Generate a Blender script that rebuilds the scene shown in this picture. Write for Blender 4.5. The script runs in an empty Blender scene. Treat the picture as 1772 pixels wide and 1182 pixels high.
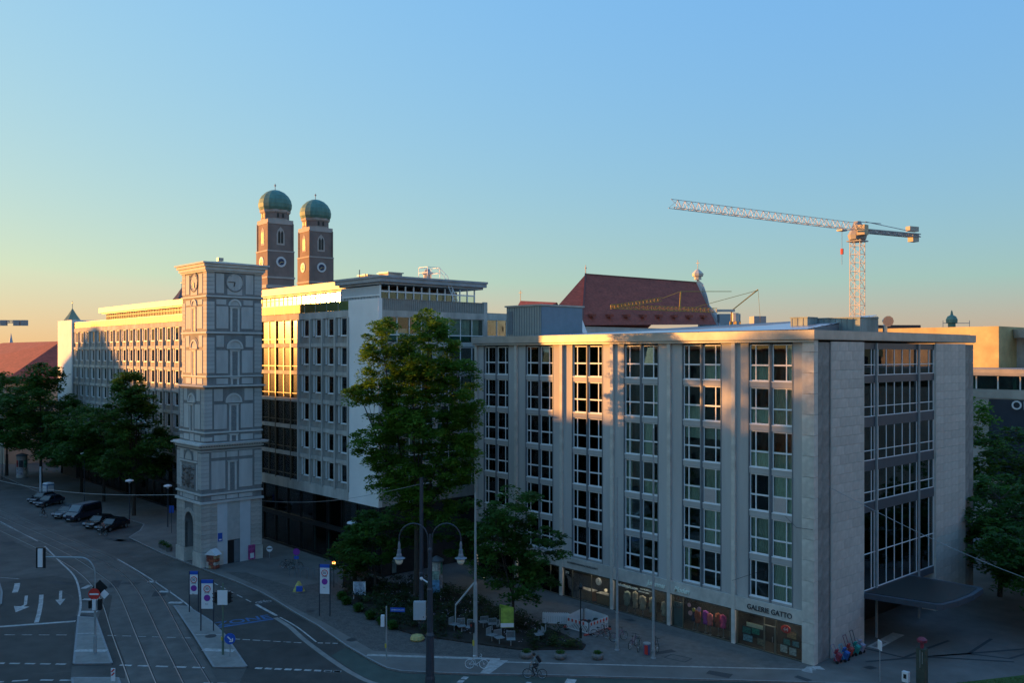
import bpy, bmesh, math, random
import numpy as np
from mathutils import Vector, Matrix
random.seed(7); rng = np.random.default_rng(7)
SC = bpy.context.scene
C = SC.collection
# ------------------------------------------------------------------ camera
FW = Vector((-0.7405, 0.6721, 0.0)).normalized()
camd = bpy.data.cameras.new("camera"); cam = bpy.data.objects.new("camera", camd); C.objects.link(cam)
cam.location = (33.91, -60.84, 22.85)
cam.rotation_euler = FW.to_track_quat('-Z', 'Y').to_euler()
camd.sensor_width = 36.0; camd.lens = 36.0 * 1560 / 1772; camd.shift_y = 21.0 / 1772
camd.clip_start = 0.5; camd.clip_end = 12000
SC.camera = cam
# ------------------------------------------------------------------ sky and sun
SUN = Vector((-0.843, -0.538, 0.0)).normalized(); EL = math.radians(3.6); EXPO = 1.5
SUN = Vector((SUN.x * math.cos(EL), SUN.y * math.cos(EL), math.sin(EL)))
W = bpy.data.worlds.new("World"); SC.world = W; W.use_nodes = True
nt = W.node_tree; nt.nodes.clear()
sky = nt.nodes.new("ShaderNodeTexSky"); sky.sky_type = 'NISHITA'; sky.sun_disc = False
sky.sun_elevation = EL; sky.sun_rotation = math.atan2(SUN.x, SUN.y)
sky.altitude = 500; sky.air_density = 1.0; sky.dust_density = 0.6; sky.ozone_density = 2.2
bg = nt.nodes.new("ShaderNodeBackground"); bg.inputs[1].default_value = 0.15
wo = nt.nodes.new("ShaderNodeOutputWorld")
# the photograph's own tone curve on the whole sky: channels compressed alike in every direction
def wm(op, a, b):
    k = nt.nodes.new("ShaderNodeMath"); k.operation = op
    for i_, q_ in enumerate((a, b)):
        if isinstance(q_, (int, float)): k.inputs[i_].default_value = q_
        else: nt.links.new(q_, k.inputs[i_])
    return k.outputs[0]
sp = nt.nodes.new("ShaderNodeSeparateColor"); nt.links.new(sky.outputs[0], sp.inputs[0]); cb = nt.nodes.new("ShaderNodeCombineColor")
KW = 1.0 / (0.15 * 2 ** EXPO)
r_ = wm('MAXIMUM', wm('MULTIPLY', sp.outputs[0], 0.15), 0.004); g_ = wm('MAXIMUM', wm('MULTIPLY', sp.outputs[1], 0.15), 0.004); b_ = wm('MAXIMUM', wm('MULTIPLY', sp.outputs[2], 0.15), 0.004)
# the sky pales towards the sun all the way round the horizon
tcw = nt.nodes.new("ShaderNodeTexCoord"); dt = nt.nodes.new("ShaderNodeVectorMath"); dt.operation = 'DOT_PRODUCT'; dt.inputs[1].default_value = SUN; nt.links.new(tcw.outputs['Generated'], dt.inputs[0]); dd_ = dt.outputs['Value']
fr_ = wm('MAXIMUM', wm('ADD', wm('MULTIPLY', dd_, 0.34), 0.99), 0.90); fg_ = wm('MAXIMUM', wm('ADD', wm('MULTIPLY', dd_, 0.22), 0.97), 0.90); xq_ = wm('DIVIDE', b_, r_); xr_ = wm('ADD', wm('MULTIPLY', wm('MAXIMUM', wm('SUBTRACT', 1.0, xq_), 0.0), 0.35), 1.0); xg_ = wm('MINIMUM', wm('ADD', wm('MULTIPLY', xq_, 0.28), 0.72), 1.0); fb_ = wm('ADD', wm('MULTIPLY', dd_, 0.08), 0.98)
rv_ = wm('MULTIPLY', wm('MULTIPLY', fr_, xr_), wm('MULTIPLY', wm('POWER', r_, 0.58), 1.04 * KW)); ro_ = wm('MAXIMUM', wm('SUBTRACT', rv_, 0.70 * KW), 0.0)
nt.links.new(wm('MINIMUM', wm('ADD', wm('MINIMUM', rv_, 0.70 * KW), wm('MULTIPLY', ro_, 0.42)), 1.6 * KW), cb.inputs[0])
nt.links.new(wm('MINIMUM', wm('MULTIPLY', wm('MULTIPLY', fg_, xg_), wm('MULTIPLY', wm('POWER', g_, 0.27), 0.87 * KW)), 1.3 * KW), cb.inputs[1])
nt.links.new(wm('MINIMUM', wm('MULTIPLY', fb_, wm('MULTIPLY', wm('POWER', wm('DIVIDE', b_, r_), 0.42), 0.53 * KW)), 0.92 * KW), cb.inputs[2])
nt.links.new(cb.outputs[0], bg.inputs[0]); nt.links.new(bg.outputs[0], wo.inputs[0])
sl = bpy.data.lights.new("sun", 'SUN'); sl.energy = 4.0; sl.angle = math.radians(0.8); sl.color = (1.0, 0.42, 0.09)
so = bpy.data.objects.new("sun", sl); C.objects.link(so); so.rotation_euler = SUN.to_track_quat('Z', 'Y').to_euler(); so.location = (0, 0, 90)
SC.view_settings.view_transform = 'Standard'; SC.view_settings.look = 'None'
SC.view_settings.exposure = EXPO; SC.view_settings.gamma = 1.0; SC.view_settings.use_curve_mapping = False
SC.render.engine = 'CYCLES'
SC.cycles.max_bounces = 6; SC.cycles.transparent_max_bounces = 12
# ------------------------------------------------------------------ materials
MATS = {}
def pmat(name, col, rough=0.8, var=0.12, scale=1.5, bump=0.0, bscale=12.0, metal=0.0, spec=0.5, stain=0.0, stretch=(1, 1, 1), emit=None, es=1.0, rnd=0.0):
    if name in MATS: return MATS[name]
    m = bpy.data.materials.new(name); m.use_nodes = True; n = m.node_tree.nodes; l = m.node_tree.links
    b = n['Principled BSDF']; b.inputs['Roughness'].default_value = rough; b.inputs['Metallic'].default_value = metal
    b.inputs['Specular IOR Level'].default_value = spec
    tc = n.new('ShaderNodeTexCoord'); mp = n.new('ShaderNodeMapping'); mp.inputs['Scale'].default_value = stretch
    l.new(tc.outputs['Object'], mp.inputs[0])
    if var > 0:
        no = n.new('ShaderNodeTexNoise'); no.inputs['Scale'].default_value = scale; no.inputs['Detail'].default_value = 6
        l.new(mp.outputs[0], no.inputs[0])
        rp = n.new('ShaderNodeValToRGB'); rp.color_ramp.elements[0].position = 0.3; rp.color_ramp.elements[1].position = 0.7
        lo = 1 - var; hi = 1 + var
        rp.color_ramp.elements[0].color = (col[0] * lo, col[1] * lo, col[2] * lo, 1); rp.color_ramp.elements[1].color = (col[0] * hi, col[1] * hi, col[2] * hi, 1)
        l.new(no.outputs[0], rp.inputs[0]); out = rp.outputs[0]
        if stain > 0:
            n2 = n.new('ShaderNodeTexNoise'); n2.inputs['Scale'].default_value = scale * 0.23; n2.inputs['Detail'].default_value = 8; n2.inputs['Roughness'].default_value = 0.7
            l.new(mp.outputs[0], n2.inputs[0])
            r2 = n.new('ShaderNodeValToRGB'); r2.color_ramp.elements[0].position = 0.38; r2.color_ramp.elements[1].position = 0.62
            r2.color_ramp.elements[0].color = (1 - stain,) * 3 + (1,); r2.color_ramp.elements[1].color = (1, 1, 1, 1)
            l.new(n2.outputs[0], r2.inputs[0])
            mx = n.new('ShaderNodeMix'); mx.data_type = 'RGBA'; mx.blend_type = 'MULTIPLY'; mx.inputs[0].default_value = 1
            l.new(out, mx.inputs[6]); l.new(r2.outputs[0], mx.inputs[7]); out = mx.outputs[2]
        if rnd > 0:
            oi = n.new('ShaderNodeObjectInfo'); mr = n.new('ShaderNodeMapRange'); mr.inputs[3].default_value = 1 - rnd; mr.inputs[4].default_value = 1 + rnd
            l.new(oi.outputs['Random'], mr.inputs[0])
            vm = n.new('ShaderNodeVectorMath'); vm.operation = 'SCALE'; l.new(out, vm.inputs[0]); l.new(mr.outputs[0], vm.inputs['Scale']); out = vm.outputs[0]
        l.new(out, b.inputs['Base Color'])
    else:
        b.inputs['Base Color'].default_value = (*col, 1)
    if bump > 0:
        nb = n.new('ShaderNodeTexNoise'); nb.inputs['Scale'].default_value = bscale; nb.inputs['Detail'].default_value = 5
        l.new(mp.outputs[0], nb.inputs[0]); bp = n.new('ShaderNodeBump'); bp.inputs['Strength'].default_value = bump; bp.inputs['Distance'].default_value = 0.03
        l.new(nb.outputs[0], bp.inputs['Height']); l.new(bp.outputs[0], b.inputs['Normal'])
    if emit: b.inputs['Emission Color'].default_value = (*emit, 1); b.inputs['Emission Strength'].default_value = es
    MATS[name] = m; return m
def glassmat(name, tint=(0.6, 0.75, 0.72), rough=0.02, boost=1.0):
    if name in MATS: return MATS[name]
    m = bpy.data.materials.new(name); m.use_nodes = True; n = m.node_tree.nodes; l = m.node_tree.links; n.clear()
    o = n.new('ShaderNodeOutputMaterial'); t = n.new('ShaderNodeBsdfTransparent'); t.inputs[0].default_value = (*tint, 1)
    g = n.new('ShaderNodeBsdfGlossy'); g.inputs['Roughness'].default_value = rough; g.inputs[0].default_value = (0.95, 0.97, 1, 1) if rough < .2 else (.62, .6, .5, 1)
    fr = n.new('ShaderNodeFresnel'); fr.inputs[0].default_value = 1.5 * boost
    tc = n.new('ShaderNodeTexCoord'); no = n.new('ShaderNodeTexNoise'); no.inputs['Scale'].default_value = 0.9; no.inputs['Detail'].default_value = 1
    oi = n.new('ShaderNodeObjectInfo'); ad = n.new('ShaderNodeVectorMath'); ad.operation = 'ADD'
    l.new(tc.outputs['Object'], ad.inputs[0]); l.new(oi.outputs['Location'], ad.inputs[1]); l.new(ad.outputs[0], no.inputs[0])
    bp = n.new('ShaderNodeBump'); bp.inputs['Strength'].default_value = 0.05; bp.inputs['Distance'].default_value = 0.05
    l.new(no.outputs[0], bp.inputs['Height']); l.new(bp.outputs[0], g.inputs['Normal'])
    mx = n.new('ShaderNodeMixShader'); l.new(fr.outputs[0], mx.inputs[0]); l.new(t.outputs[0], mx.inputs[1]); l.new(g.outputs[0], mx.inputs[2])
    l.new(mx.outputs[0], o.inputs[0]); MATS[name] = m; return m
def leafmat(name, c1, c2, trans=0.35):
    m = bpy.data.materials.new(name); m.use_nodes = True; n = m.node_tree.nodes; l = m.node_tree.links
    b = n['Principled BSDF']; b.inputs['Roughness'].default_value = 0.6; b.inputs['Specular IOR Level'].default_value = 0.25
    o = n['Material Output']; tc = n.new('ShaderNodeTexCoord'); no = n.new('ShaderNodeTexNoise'); no.inputs['Scale'].default_value = 0.55; no.inputs['Detail'].default_value = 4
    l.new(tc.outputs['Object'], no.inputs[0]); rp = n.new('ShaderNodeValToRGB'); rp.color_ramp.elements[0].position = 0.36; rp.color_ramp.elements[1].position = 0.66
    rp.color_ramp.elements[0].color = (*c1, 1); rp.color_ramp.elements[1].color = (*c2, 1); l.new(no.outputs[0], rp.inputs[0]); l.new(rp.outputs[0], b.inputs['Base Color'])
    t = n.new('ShaderNodeBsdfTranslucent'); l.new(rp.outputs[0], t.inputs[0]); mx = n.new('ShaderNodeMixShader'); mx.inputs[0].default_value = trans
    l.new(b.outputs[0], mx.inputs[1]); l.new(t.outputs[0], mx.inputs[2]); l.new(mx.outputs[0], o.inputs[0]); return m
# ------------------------------------------------------------------ mesh helpers
class MB:
    def __init__(s): s.v = []; s.f = []; s.m = []
    def face(s, pts, m=0):
        i = len(s.v); s.v += [tuple(p) for p in pts]; s.f.append(tuple(range(i, i + len(pts)))); s.m.append(m)
    def box(s, x0, x1, y0, y1, z0, z1, m=0):
        i = len(s.v)
        s.v += [(x0, y0, z0), (x1, y0, z0), (x1, y1, z0), (x0, y1, z0), (x0, y0, z1), (x1, y0, z1), (x1, y1, z1), (x0, y1, z1)]
        for q in ((3, 2, 1, 0), (4, 5, 6, 7), (0, 1, 5, 4), (1, 2, 6, 5), (2, 3, 7, 6), (3, 0, 4, 7)): s.f.append(tuple(i + k for k in q)); s.m.append(m)
        return s
    def obox(s, c, ax, ay, az, hx, hy, hz, m=0):
        i = len(s.v); c = Vector(c)
        for sz in (-1, 1):
            for sx, sy in ((-1, -1), (1, -1), (1, 1), (-1, 1)): s.v.append(tuple(c + ax * hx * sx + ay * hy * sy + az * hz * sz))
        for q in ((3, 2, 1, 0), (4, 5, 6, 7), (0, 1, 5, 4), (1, 2, 6, 5), (2, 3, 7, 6), (3, 0, 4, 7)): s.f.append(tuple(i + k for k in q)); s.m.append(m)
        return s
    def bar(s, a, b, w, m=0, h=None):
        a = Vector(a); b = Vector(b); d = (b - a); L = d.length
        if L < 1e-6: return s
        d /= L; up = Vector((0, 0, 1)) if abs(d.z) < 0.95 else Vector((1, 0, 0)); e = d.cross(up).normalized(); u = e.cross(d)
        return s.obox((a + b) / 2, d, e, u, L / 2, w / 2, (h or w) / 2, m)
    def tube(s, pts, r, n=8, m=0, caps=True):
        P = [Vector(p) for p in pts]; R = r if isinstance(r, (list, tuple)) else [r] * len(P); i0 = len(s.v)
        for k, p in enumerate(P):
            d = (P[min(k + 1, len(P) - 1)] - P[max(k - 1, 0)]).normalized(); up = Vector((0, 0, 1)) if abs(d.z) < 0.9 else Vector((1, 0, 0))
            e = d.cross(up).normalized(); u = e.cross(d)
            for j in range(n): a = 2 * math.pi * j / n; s.v.append(tuple(p + (e * math.cos(a) + u * math.sin(a)) * R[k]))
        for k in range(len(P) - 1):
            for j in range(n):
                a = i0 + k * n; j2 = (j + 1) % n; s.f.append((a + j, a + j2, a + n + j2, a + n + j)); s.m.append(m)
        if caps:
            s.f.append(tuple(i0 + j for j in range(n))[::-1]); s.m.append(m); e = i0 + (len(P) - 1) * n; s.f.append(tuple(e + j for j in range(n))); s.m.append(m)
        return s
    def lathe(s, prof, c=(0, 0, 0), n=16, m=0, rot=0.0):
        i0 = len(s.v)
        for r, z in prof:
            for j in range(n): a = 2 * math.pi * j / n + rot; s.v.append((c[0] + r * math.cos(a), c[1] + r * math.sin(a), c[2] + z))
        for k in range(len(prof) - 1):
            for j in range(n):
                a = i0 + k * n; j2 = (j + 1) % n; s.f.append((a + j, a + j2, a + n + j2, a + n + j)); s.m.append(m)
        s.f.append(tuple(i0 + j for j in range(n))[::-1]); s.m.append(m); e = i0 + (len(prof) - 1) * n; s.f.append(tuple(e + j for j in range(n))); s.m.append(m)
        return s
    def prism(s, pts, z0, z1, m=0, mside=None):
        n = len(pts); i = len(s.v); s.v += [(p[0], p[1], z0) for p in pts] + [(p[0], p[1], z1) for p in pts]
        ar = sum(pts[k][0] * pts[(k + 1) % n][1] - pts[(k + 1) % n][0] * pts[k][1] for k in range(n))
        T = tuple(i + n + k for k in range(n)); B = tuple(i + k for k in range(n))
        s.f.append(T if ar > 0 else T[::-1]); s.m.append(m); s.f.append(B[::-1] if ar > 0 else B); s.m.append(m)
        for k in range(n):
            k2 = (k + 1) % n; q = (i + k, i + k2, i + n + k2, i + n + k); s.f.append(q if ar > 0 else q[::-1]); s.m.append(m if mside is None else mside)
        return s
    def ext(s, pts, y0, y1, m=0):   # prism whose outline lies in the x-z plane
        n = len(pts); i = len(s.v); s.v += [(p[0], y0, p[1]) for p in pts] + [(p[0], y1, p[1]) for p in pts]
        s.f.append(tuple(i + k for k in range(n))); s.m.append(m); s.f.append(tuple(i + n + k for k in range(n))[::-1]); s.m.append(m)
        for k in range(n):
            k2 = (k + 1) % n; s.f.append((i + k, i + n + k, i + n + k2, i + k2)); s.m.append(m)
        return s
    def flat(s, pts, z, m=0):
        n = len(pts); ar = sum(pts[k][0] * pts[(k + 1) % n][1] - pts[(k + 1) % n][0] * pts[k][1] for k in range(n)); P = [(p[0], p[1], z) for p in pts]
        s.face(P if ar > 0 else P[::-1], m); return s
    def strip(s, pts, w, z, m=0):
        P = [Vector((p[0], p[1])) for p in pts]; L = []; R = []
        for k, p in enumerate(P):
            d = (P[min(k + 1, len(P) - 1)] - P[max(k - 1, 0)]).normalized(); nn = Vector((-d.y, d.x)) * w / 2; L.append(p + nn); R.append(p - nn)
        for k in range(len(P) - 1): s.face([(R[k].x, R[k].y, z), (R[k + 1].x, R[k + 1].y, z), (L[k + 1].x, L[k + 1].y, z), (L[k].x, L[k].y, z)], m)
        return s
    def mesh(s, name, mats, smooth=False):
        me = bpy.data.meshes.new(name); me.from_pydata(s.v, [], s.f)
        for m in (mats if isinstance(mats, (list, tuple)) else [mats]): me.materials.append(m)
        if len(me.materials) > 1: me.polygons.foreach_set('material_index', s.m)
        if smooth: me.polygons.foreach_set('use_smooth', [True] * len(me.polygons))
        me.update(); return me
    def build(s, name, mats, parent=None, loc=(0, 0, 0), world=False, smooth=False, rotz=0.0):
        if world and parent is not None:
            o = wl(parent); s.v = [(a - o.x, b - o.y, c - o.z) for a, b, c in s.v]
        ob = bpy.data.objects.new(name, s.mesh(name, mats, smooth)); C.objects.link(ob); ob.parent = parent; ob.location = loc; ob.rotation_euler = (0, 0, rotz)
        return ob
def wl(o):
    v = Vector((0, 0, 0))
    while o is not None: v += o.location; o = o.parent
    return v
def inst(name, me, parent, loc=(0, 0, 0), world=False, rotz=0.0, label=None, scale=None):
    ob = bpy.data.objects.new(name, me); C.objects.link(ob); ob.parent = parent
    l = Vector(loc)
    if world and parent is not None: l = l - wl(parent)
    ob.location = l; ob.rotation_euler = (0, 0, rotz)
    if label: ob['label'] = label
    if scale: ob.scale = scale
    return ob
def tag(o, label, cat, group=None, kind=None):
    o['label'] = label; o['category'] = cat
    if group: o['group'] = group
    if kind: o['kind'] = kind
    return o
def thing(name, label, cat, loc=(0, 0, 0), rotz=0.0, group=None):
    o = bpy.data.objects.new(name, None); o.empty_display_size = 0.3; C.objects.link(o); o.location = loc; o.rotation_euler = (0, 0, rotz)
    return tag(o, label, cat, group)
def copy_tree(o, parent=None):
    c = o.copy(); C.objects.link(c); c.parent = parent
    for ch in list(o.children): copy_tree(ch, c)
    return c
def dup(o, label, loc, rotz=0.0):
    c = copy_tree(o); c.location = loc; c.rotation_euler = (0, 0, rotz); c['label'] = label; return c
def struct(name, mb, mats, **k):
    o = mb.build(name, mats, **k); o['kind'] = 'structure'; return o
def text(body, size, mat, name='letters', parent=None, loc=(0, 0, 0), rot=(math.pi / 2, 0, 0), extr=0.02, shear=0.0, sx=1.0, world=False, align='LEFT', spacing=1.0, bold=0.0):
    cu = bpy.data.curves.new(name, 'FONT'); cu.body = body; cu.size = size; cu.extrude = extr; cu.shear = shear; cu.align_x = align; cu.space_character = spacing; cu.offset = bold
    cu.materials.append(mat); ob = bpy.data.objects.new(name, cu); C.objects.link(ob); ob.parent = parent; l = Vector(loc)
    if world and parent is not None: l = l - wl(parent)
    ob.location = l; ob.rotation_euler = rot; ob.scale = (sx, 1, 1); return ob
def ring(mb, c, r, rr, axis, n=28, k=6, m=0):
    pts = []
    a1, a2 = axis
    pts = [Vector(c) + a1 * (math.cos(2 * math.pi * j / n) * r) + a2 * (math.sin(2 * math.pi * j / n) * r) for j in range(n + 1)]
    return mb.tube(pts, rr, k, m, caps=False)
def disc(mb, c, r, a1, a2, t, n=24, m=0):
    nn = a1.cross(a2); c = Vector(c)
    A = [c + nn * t / 2 + a1 * (math.cos(2 * math.pi * j / n) * r) + a2 * (math.sin(2 * math.pi * j / n) * r) for j in range(n)]
    B = [p - nn * t for p in A]
    mb.face(A, m); mb.face(B[::-1], m)
    for j in range(n): j2 = (j + 1) % n; mb.face([A[j], B[j], B[j2], A[j2]], m)
    return mb
X_, Y_, Z_ = Vector((1, 0, 0)), Vector((0, 1, 0)), Vector((0, 0, 1))
# shared materials
M_asph = pmat('asphalt', (0.098, 0.090, 0.080), 0.85, 0.26, 0.45, 0.5, 40, stain=0.42)
M_asph_new = pmat('asphalt_dark', (0.050, 0.047, 0.041), 0.8, 0.24, 0.7, 0.5, 40, stain=0.35)
M_pave = pmat('pavement_grey', (0.165, 0.153, 0.136), 0.85, 0.15, 0.5, 0.35, 30, stain=0.3)
M_setts = pmat('small_setts', (0.108, 0.100, 0.090), 0.85, 0.35, 7, 0.8, 9, stain=0.35)
M_kerb = pmat('granite_kerb', (0.24, 0.24, 0.235), 0.8, 0.15, 4, 0.2, 30)
M_island = pmat('island_paving', (0.25, 0.235, 0.21), 0.85, 0.12, 1.5, 0.3, 20, stain=0.25)
M_line = pmat('road_paint', (0.46, 0.44, 0.41), 0.7, 0.3, 5, 0.2, 30, stain=0.35)
M_rail = pmat('rail_steel', (0.30, 0.30, 0.30), 0.35, 0.15, 3, metal=0.8)
M_track = pmat('track_paving', (0.118, 0.107, 0.094), 0.85, 0.28, 0.7, 0.5, 30, stain=0.3)
M_green = pmat('cycle_lane_green', (0.055, 0.080, 0.065), 0.85, 0.15, 0.8, 0.4, 35, stain=0.2)
M_white = pmat('white_render', (0.84, 0.82, 0.79), 0.85, 0.05, 0.5, 0.05, 25, stain=0.08)
M_plaster = pmat('grey_plaster', (0.49, 0.475, 0.45), 0.85, 0.05, 0.6, 0.1, 30, stain=0.26, stretch=(1.3, 1.3, 0.16))
M_lime = pmat('limestone', (0.60, 0.56, 0.49), 0.8, 0.10, 2.0, 0.15, 20, stain=0.2, rnd=0.05)
M_slab = pmat('stone_slab_light', (0.56, 0.52, 0.465), 0.75, 0.12, 1.2, 0.12, 16, stain=0.26, stretch=(1, 1, .4), rnd=0.08)
M_dslab = pmat('stone_slab_dark', (0.245, 0.24, 0.225), 0.7, 0.18, 2.2, 0.12, 16, stain=0.2, rnd=0.12)
M_conc = pmat('concrete', (0.54, 0.51, 0.46), 0.85, 0.14, 1.2, 0.15, 18, stain=0.4, stretch=(1, 1, .3))
M_coping = pmat('zinc_coping', (0.43, 0.415, 0.38), 0.5, 0.1, 1.2, metal=0.3, stain=0.2)
M_frame = pmat('white_frame', (0.72, 0.73, 0.73), 0.5, 0.04, 3)
M_steel = pmat('steel_mullion', (0.15, 0.17, 0.185), 0.5, 0.1, 2)
M_spand = pmat('spandrel_panel', (0.17, 0.19, 0.205), 0.6, 0.1, 1.5, rnd=0.08)
M_room = pmat('room_dark', (0.09, 0.09, 0.085), 0.9, 0.4, 0.7)
M_curt = pmat('curtain', (0.58, 0.60, 0.54), 0.9, 0.16, 9, stretch=(3, 3, 0.2), rnd=0.25)
M_blind = pmat('blind', (0.42, 0.48, 0.46), 0.8, 0.1, 5, rnd=0.3)
M_glass = glassmat('window_glass', (0.82, 0.90, 0.86))
M_gglass = glassmat('green_glass', (0.42, 0.66, 0.58))
M_black = pmat('black_paint', (0.012, 0.013, 0.014), 0.4, 0.1, 3)
M_pole = pmat('grey_pole', (0.30, 0.32, 0.32), 0.5, 0.12, 3, metal=0.2)
M_dpole = pmat('dark_pole', (0.035, 0.042, 0.055), 0.5, 0.15, 3)
M_redroof = pmat('clay_tile_roof', (0.32, 0.075, 0.048), 0.85, 0.25, 1.6, 0.5, 8, stain=0.25, stretch=(1, 1, 3))
M_copper = pmat('green_copper', (0.13, 0.27, 0.215), 0.6, 0.22, 0.5, stain=0.3, stretch=(1, 1, 0.4))
M_bark = pmat('bark', (0.045, 0.036, 0.028), 0.95, 0.3, 6, 0.8, 14, stretch=(1, 1, 0.3))
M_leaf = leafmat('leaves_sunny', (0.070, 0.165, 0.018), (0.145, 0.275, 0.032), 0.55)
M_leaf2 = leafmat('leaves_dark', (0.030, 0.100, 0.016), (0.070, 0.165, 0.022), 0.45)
M_grass = pmat('grass_green', (0.05, 0.10, 0.018), 0.9, 0.3, 6, 0.6, 30)
M_soil = pmat('soil', (0.022, 0.018, 0.013), 0.95, 0.4, 4, 0.6, 14)
M_yel = pmat('yellow_paint', (0.50, 0.38, 0.05), 0.5, 0.15, 3)
M_blue = pmat('sign_blue', (0.02, 0.09, 0.42), 0.4, 0.05, 3)
M_red = pmat('sign_red', (0.55, 0.04, 0.03), 0.4, 0.05, 3)
M_sign = pmat('sign_white', (0.70, 0.70, 0.70), 0.45, 0.03, 3)
M_wood = pmat('warm_wood', (0.36, 0.19, 0.06), 0.5, 0.2, 1.5, stretch=(0.4, 1, 6))
M_rubber = pmat('rubber', (0.012, 0.012, 0.012), 0.8, 0.1, 5)
M_chrome = pmat('bare_metal', (0.5, 0.5, 0.5), 0.3, 0.05, 5, metal=0.9)
# ================================================================== GROUND
g = MB(); g.face([(-5000, -5000, -0.135), (5000, -5000, -0.135), (5000, 5000, -0.135), (-5000, 5000, -0.135)])
struct('ground', g, M_asph)
main_kerb = [(-420, -13.0), (-200, -17.2), (-132, -18.6), (-104, -19.0), (-97, -16.6), (-88.5, -16.2), (-84.5, -18.2), (-81, -20.8), (-69.45, -21.17), (-58, -20.8), (-51.5, -20.55), (-46.1, -20.6), (-42.8, -20.9), (-37.7, -21.55), (-33.3, -21.95), (-27, -23.0), (-23, -23.4), (-20.7, -23.5), (-19.4, -23.05), (-17.75, -21.6), (-15.2, -19.25), (-12.7, -16.7), (-5.56, -9.97), (3, -1.9), (7.2, 2.2), (12, 9.5), (24, 30), (50, 76), (50, 140), (-420, 140)]
g = MB(); g.prism(main_kerb, -0.30, 0.0, 0, 1); struct('pavement', g, [M_pave, M_kerb])
# kerb line of the pavement: individual kerb stones
g = MB()
for k in range(3, 24):
    g.strip([main_kerb[k], main_kerb[k + 1]], 0.14, 0.003)
struct('kerb', g, M_kerb)
g = MB()   # darker setts strip beside the square, under the bed and in front of the shops
g.flat([(-56, -19.7), (-46.5, -19.9), (-43.2, -20.5), (-37.8, -21.0), (-33.5, -21.2), (-24.5, -22.2), (-19, -18.0), (-13.5, -13.4), (-17, -13.2), (-21.5, -15), (-28, -17.2), (-32, -17.0), (-40, -14.6), (-45.5, -13.2), (-45.5, -17.5), (-54.2, -18.2)], 0.004)
struct('sett_paving', g, M_setts)
g = MB(); g.flat([(-14.6, -15.2), (-8.2, -8.9), (-0.4, -1.6), (0.1, -0.6), (-1, -0.6), (-14, -0.6), (-24, -0.6), (-24, -6.5), (-16.5, -9.2), (-13.6, -9.6), (-16.4, -13.0)], 0.008)
struct('shop_front_paving', g, pmat('granite_paving', (0.145, 0.138, 0.125), 0.85, 0.18, 2, 0.4, 16, stain=0.25))
# new asphalt patches on the carriageway
g = MB(); z = -0.131
g.flat([(-47.6, -27.6), (-46.2, -20.85), (-43.05, -21.0), (-37.7, -21.7), (-33.3, -22.1), (-27, -23.15), (-23, -23.55), (-19, -26), (-18.6, -31), (-24.2, -33.5), (-27.8, -31), (-36, -28.9), (-40.5, -28.1), (-46.1, -27.8)], z)
g.flat([(-67.5, -38.2), (-67.0, -33.4), (-63.8, -32.2), (-59.0, -33.1), (-54.8, -34.4), (-49.5, -36.3), (-37.1, -40.2), (-33, -41.5), (-30, -45), (-46, -56), (-58, -44)], z)
g.flat([(-59, -32.6), (-55.6, -31.7), (-48.1, -34.9), (-35.3, -37.9), (-33.5, -39.2), (-31.6, -38.3), (-34.6, -37.2), (-47, -34.4), (-55, -31.4)], z + 0.0005)
struct('dark_asphalt', g, M_asph_new)
# tram bed
g = MB()
g.flat([(-300, -36), (-103, -31.6), (-87, -31.8), (-77, -31.3), (-66, -31.2), (-56, -32.6), (-42, -36.2), (-29.5, -39.1), (-18, -43), (-10, -36), (-27, -33.6), (-38, -31.0), (-47, -28.5), (-53.6, -27.1), (-70, -25.4), (-92, -26.1), (-114, -27.0), (-300, -31)], z - 0.0015)
struct('tram_track_bed', g, M_track)
g = MB(); zr = -0.124
ra = [(-97.2, -31.44), (-87, -31.06), (-77.1, -30.75), (-66, -31.0), (-55.1, -32.55), (-42, -35.67), (-30.3, -38.42), (-16, -42.0)]
rb = [(-200, -33.2), (-103, -30.13), (-86.4, -29.41), (-75.7, -29.15), (-64.8, -29.6), (-56.5, -30.5), (-40.7, -34.25), (-29, -37.08), (-14, -40.6)]
rc = [(-200, -31.6), (-114, -29.06), (-92, -28.22), (-77, -27.75), (-66.5, -27.5), (-55.6, -28.95), (-39.4, -32.84), (-27.7, -35.67), (-13, -39.2)]
rd = [(-200, -30.2), (-114.2, -27.63), (-92.5, -26.78), (-77.3, -26.3), (-66, -26.15), (-53.6, -27.7), (-38.2, -31.48), (-31.9, -33.0), (-12, -37.7)]
def smooth(P, n=6):
    out = []
    for k in range(len(P) - 1):
        p0 = P[max(k - 1, 0)]; p1 = P[k]; p2 = P[k + 1]; p3 = P[min(k + 2, len(P) - 1)]
        for j in range(n):
            t = j / n
            out.append(tuple(0.5 * ((2 * p1[i]) + (-p0[i] + p2[i]) * t + (2 * p0[i] - 5 * p1[i] + 4 * p2[i] - p3[i]) * t * t + (-p0[i] + 3 * p1[i] - 3 * p2[i] + p3[i]) * t ** 3) for i in (0, 1)))
    return out + [P[-1]]
for R in (ra, rb, rc, rd): g.strip(smooth(R), 0.075, zr)
struct('tram_rails', g, M_rail)
g = MB()
for R in (ra, rb, rc, rd): g.strip([(p[0], p[1] + 0.07) for p in smooth(R)], 0.05, zr - 0.001)
struct('rail_grooves', g, pmat('groove_dark', (0.012, 0.012, 0.012), 0.9, 0.1, 3))
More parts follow.
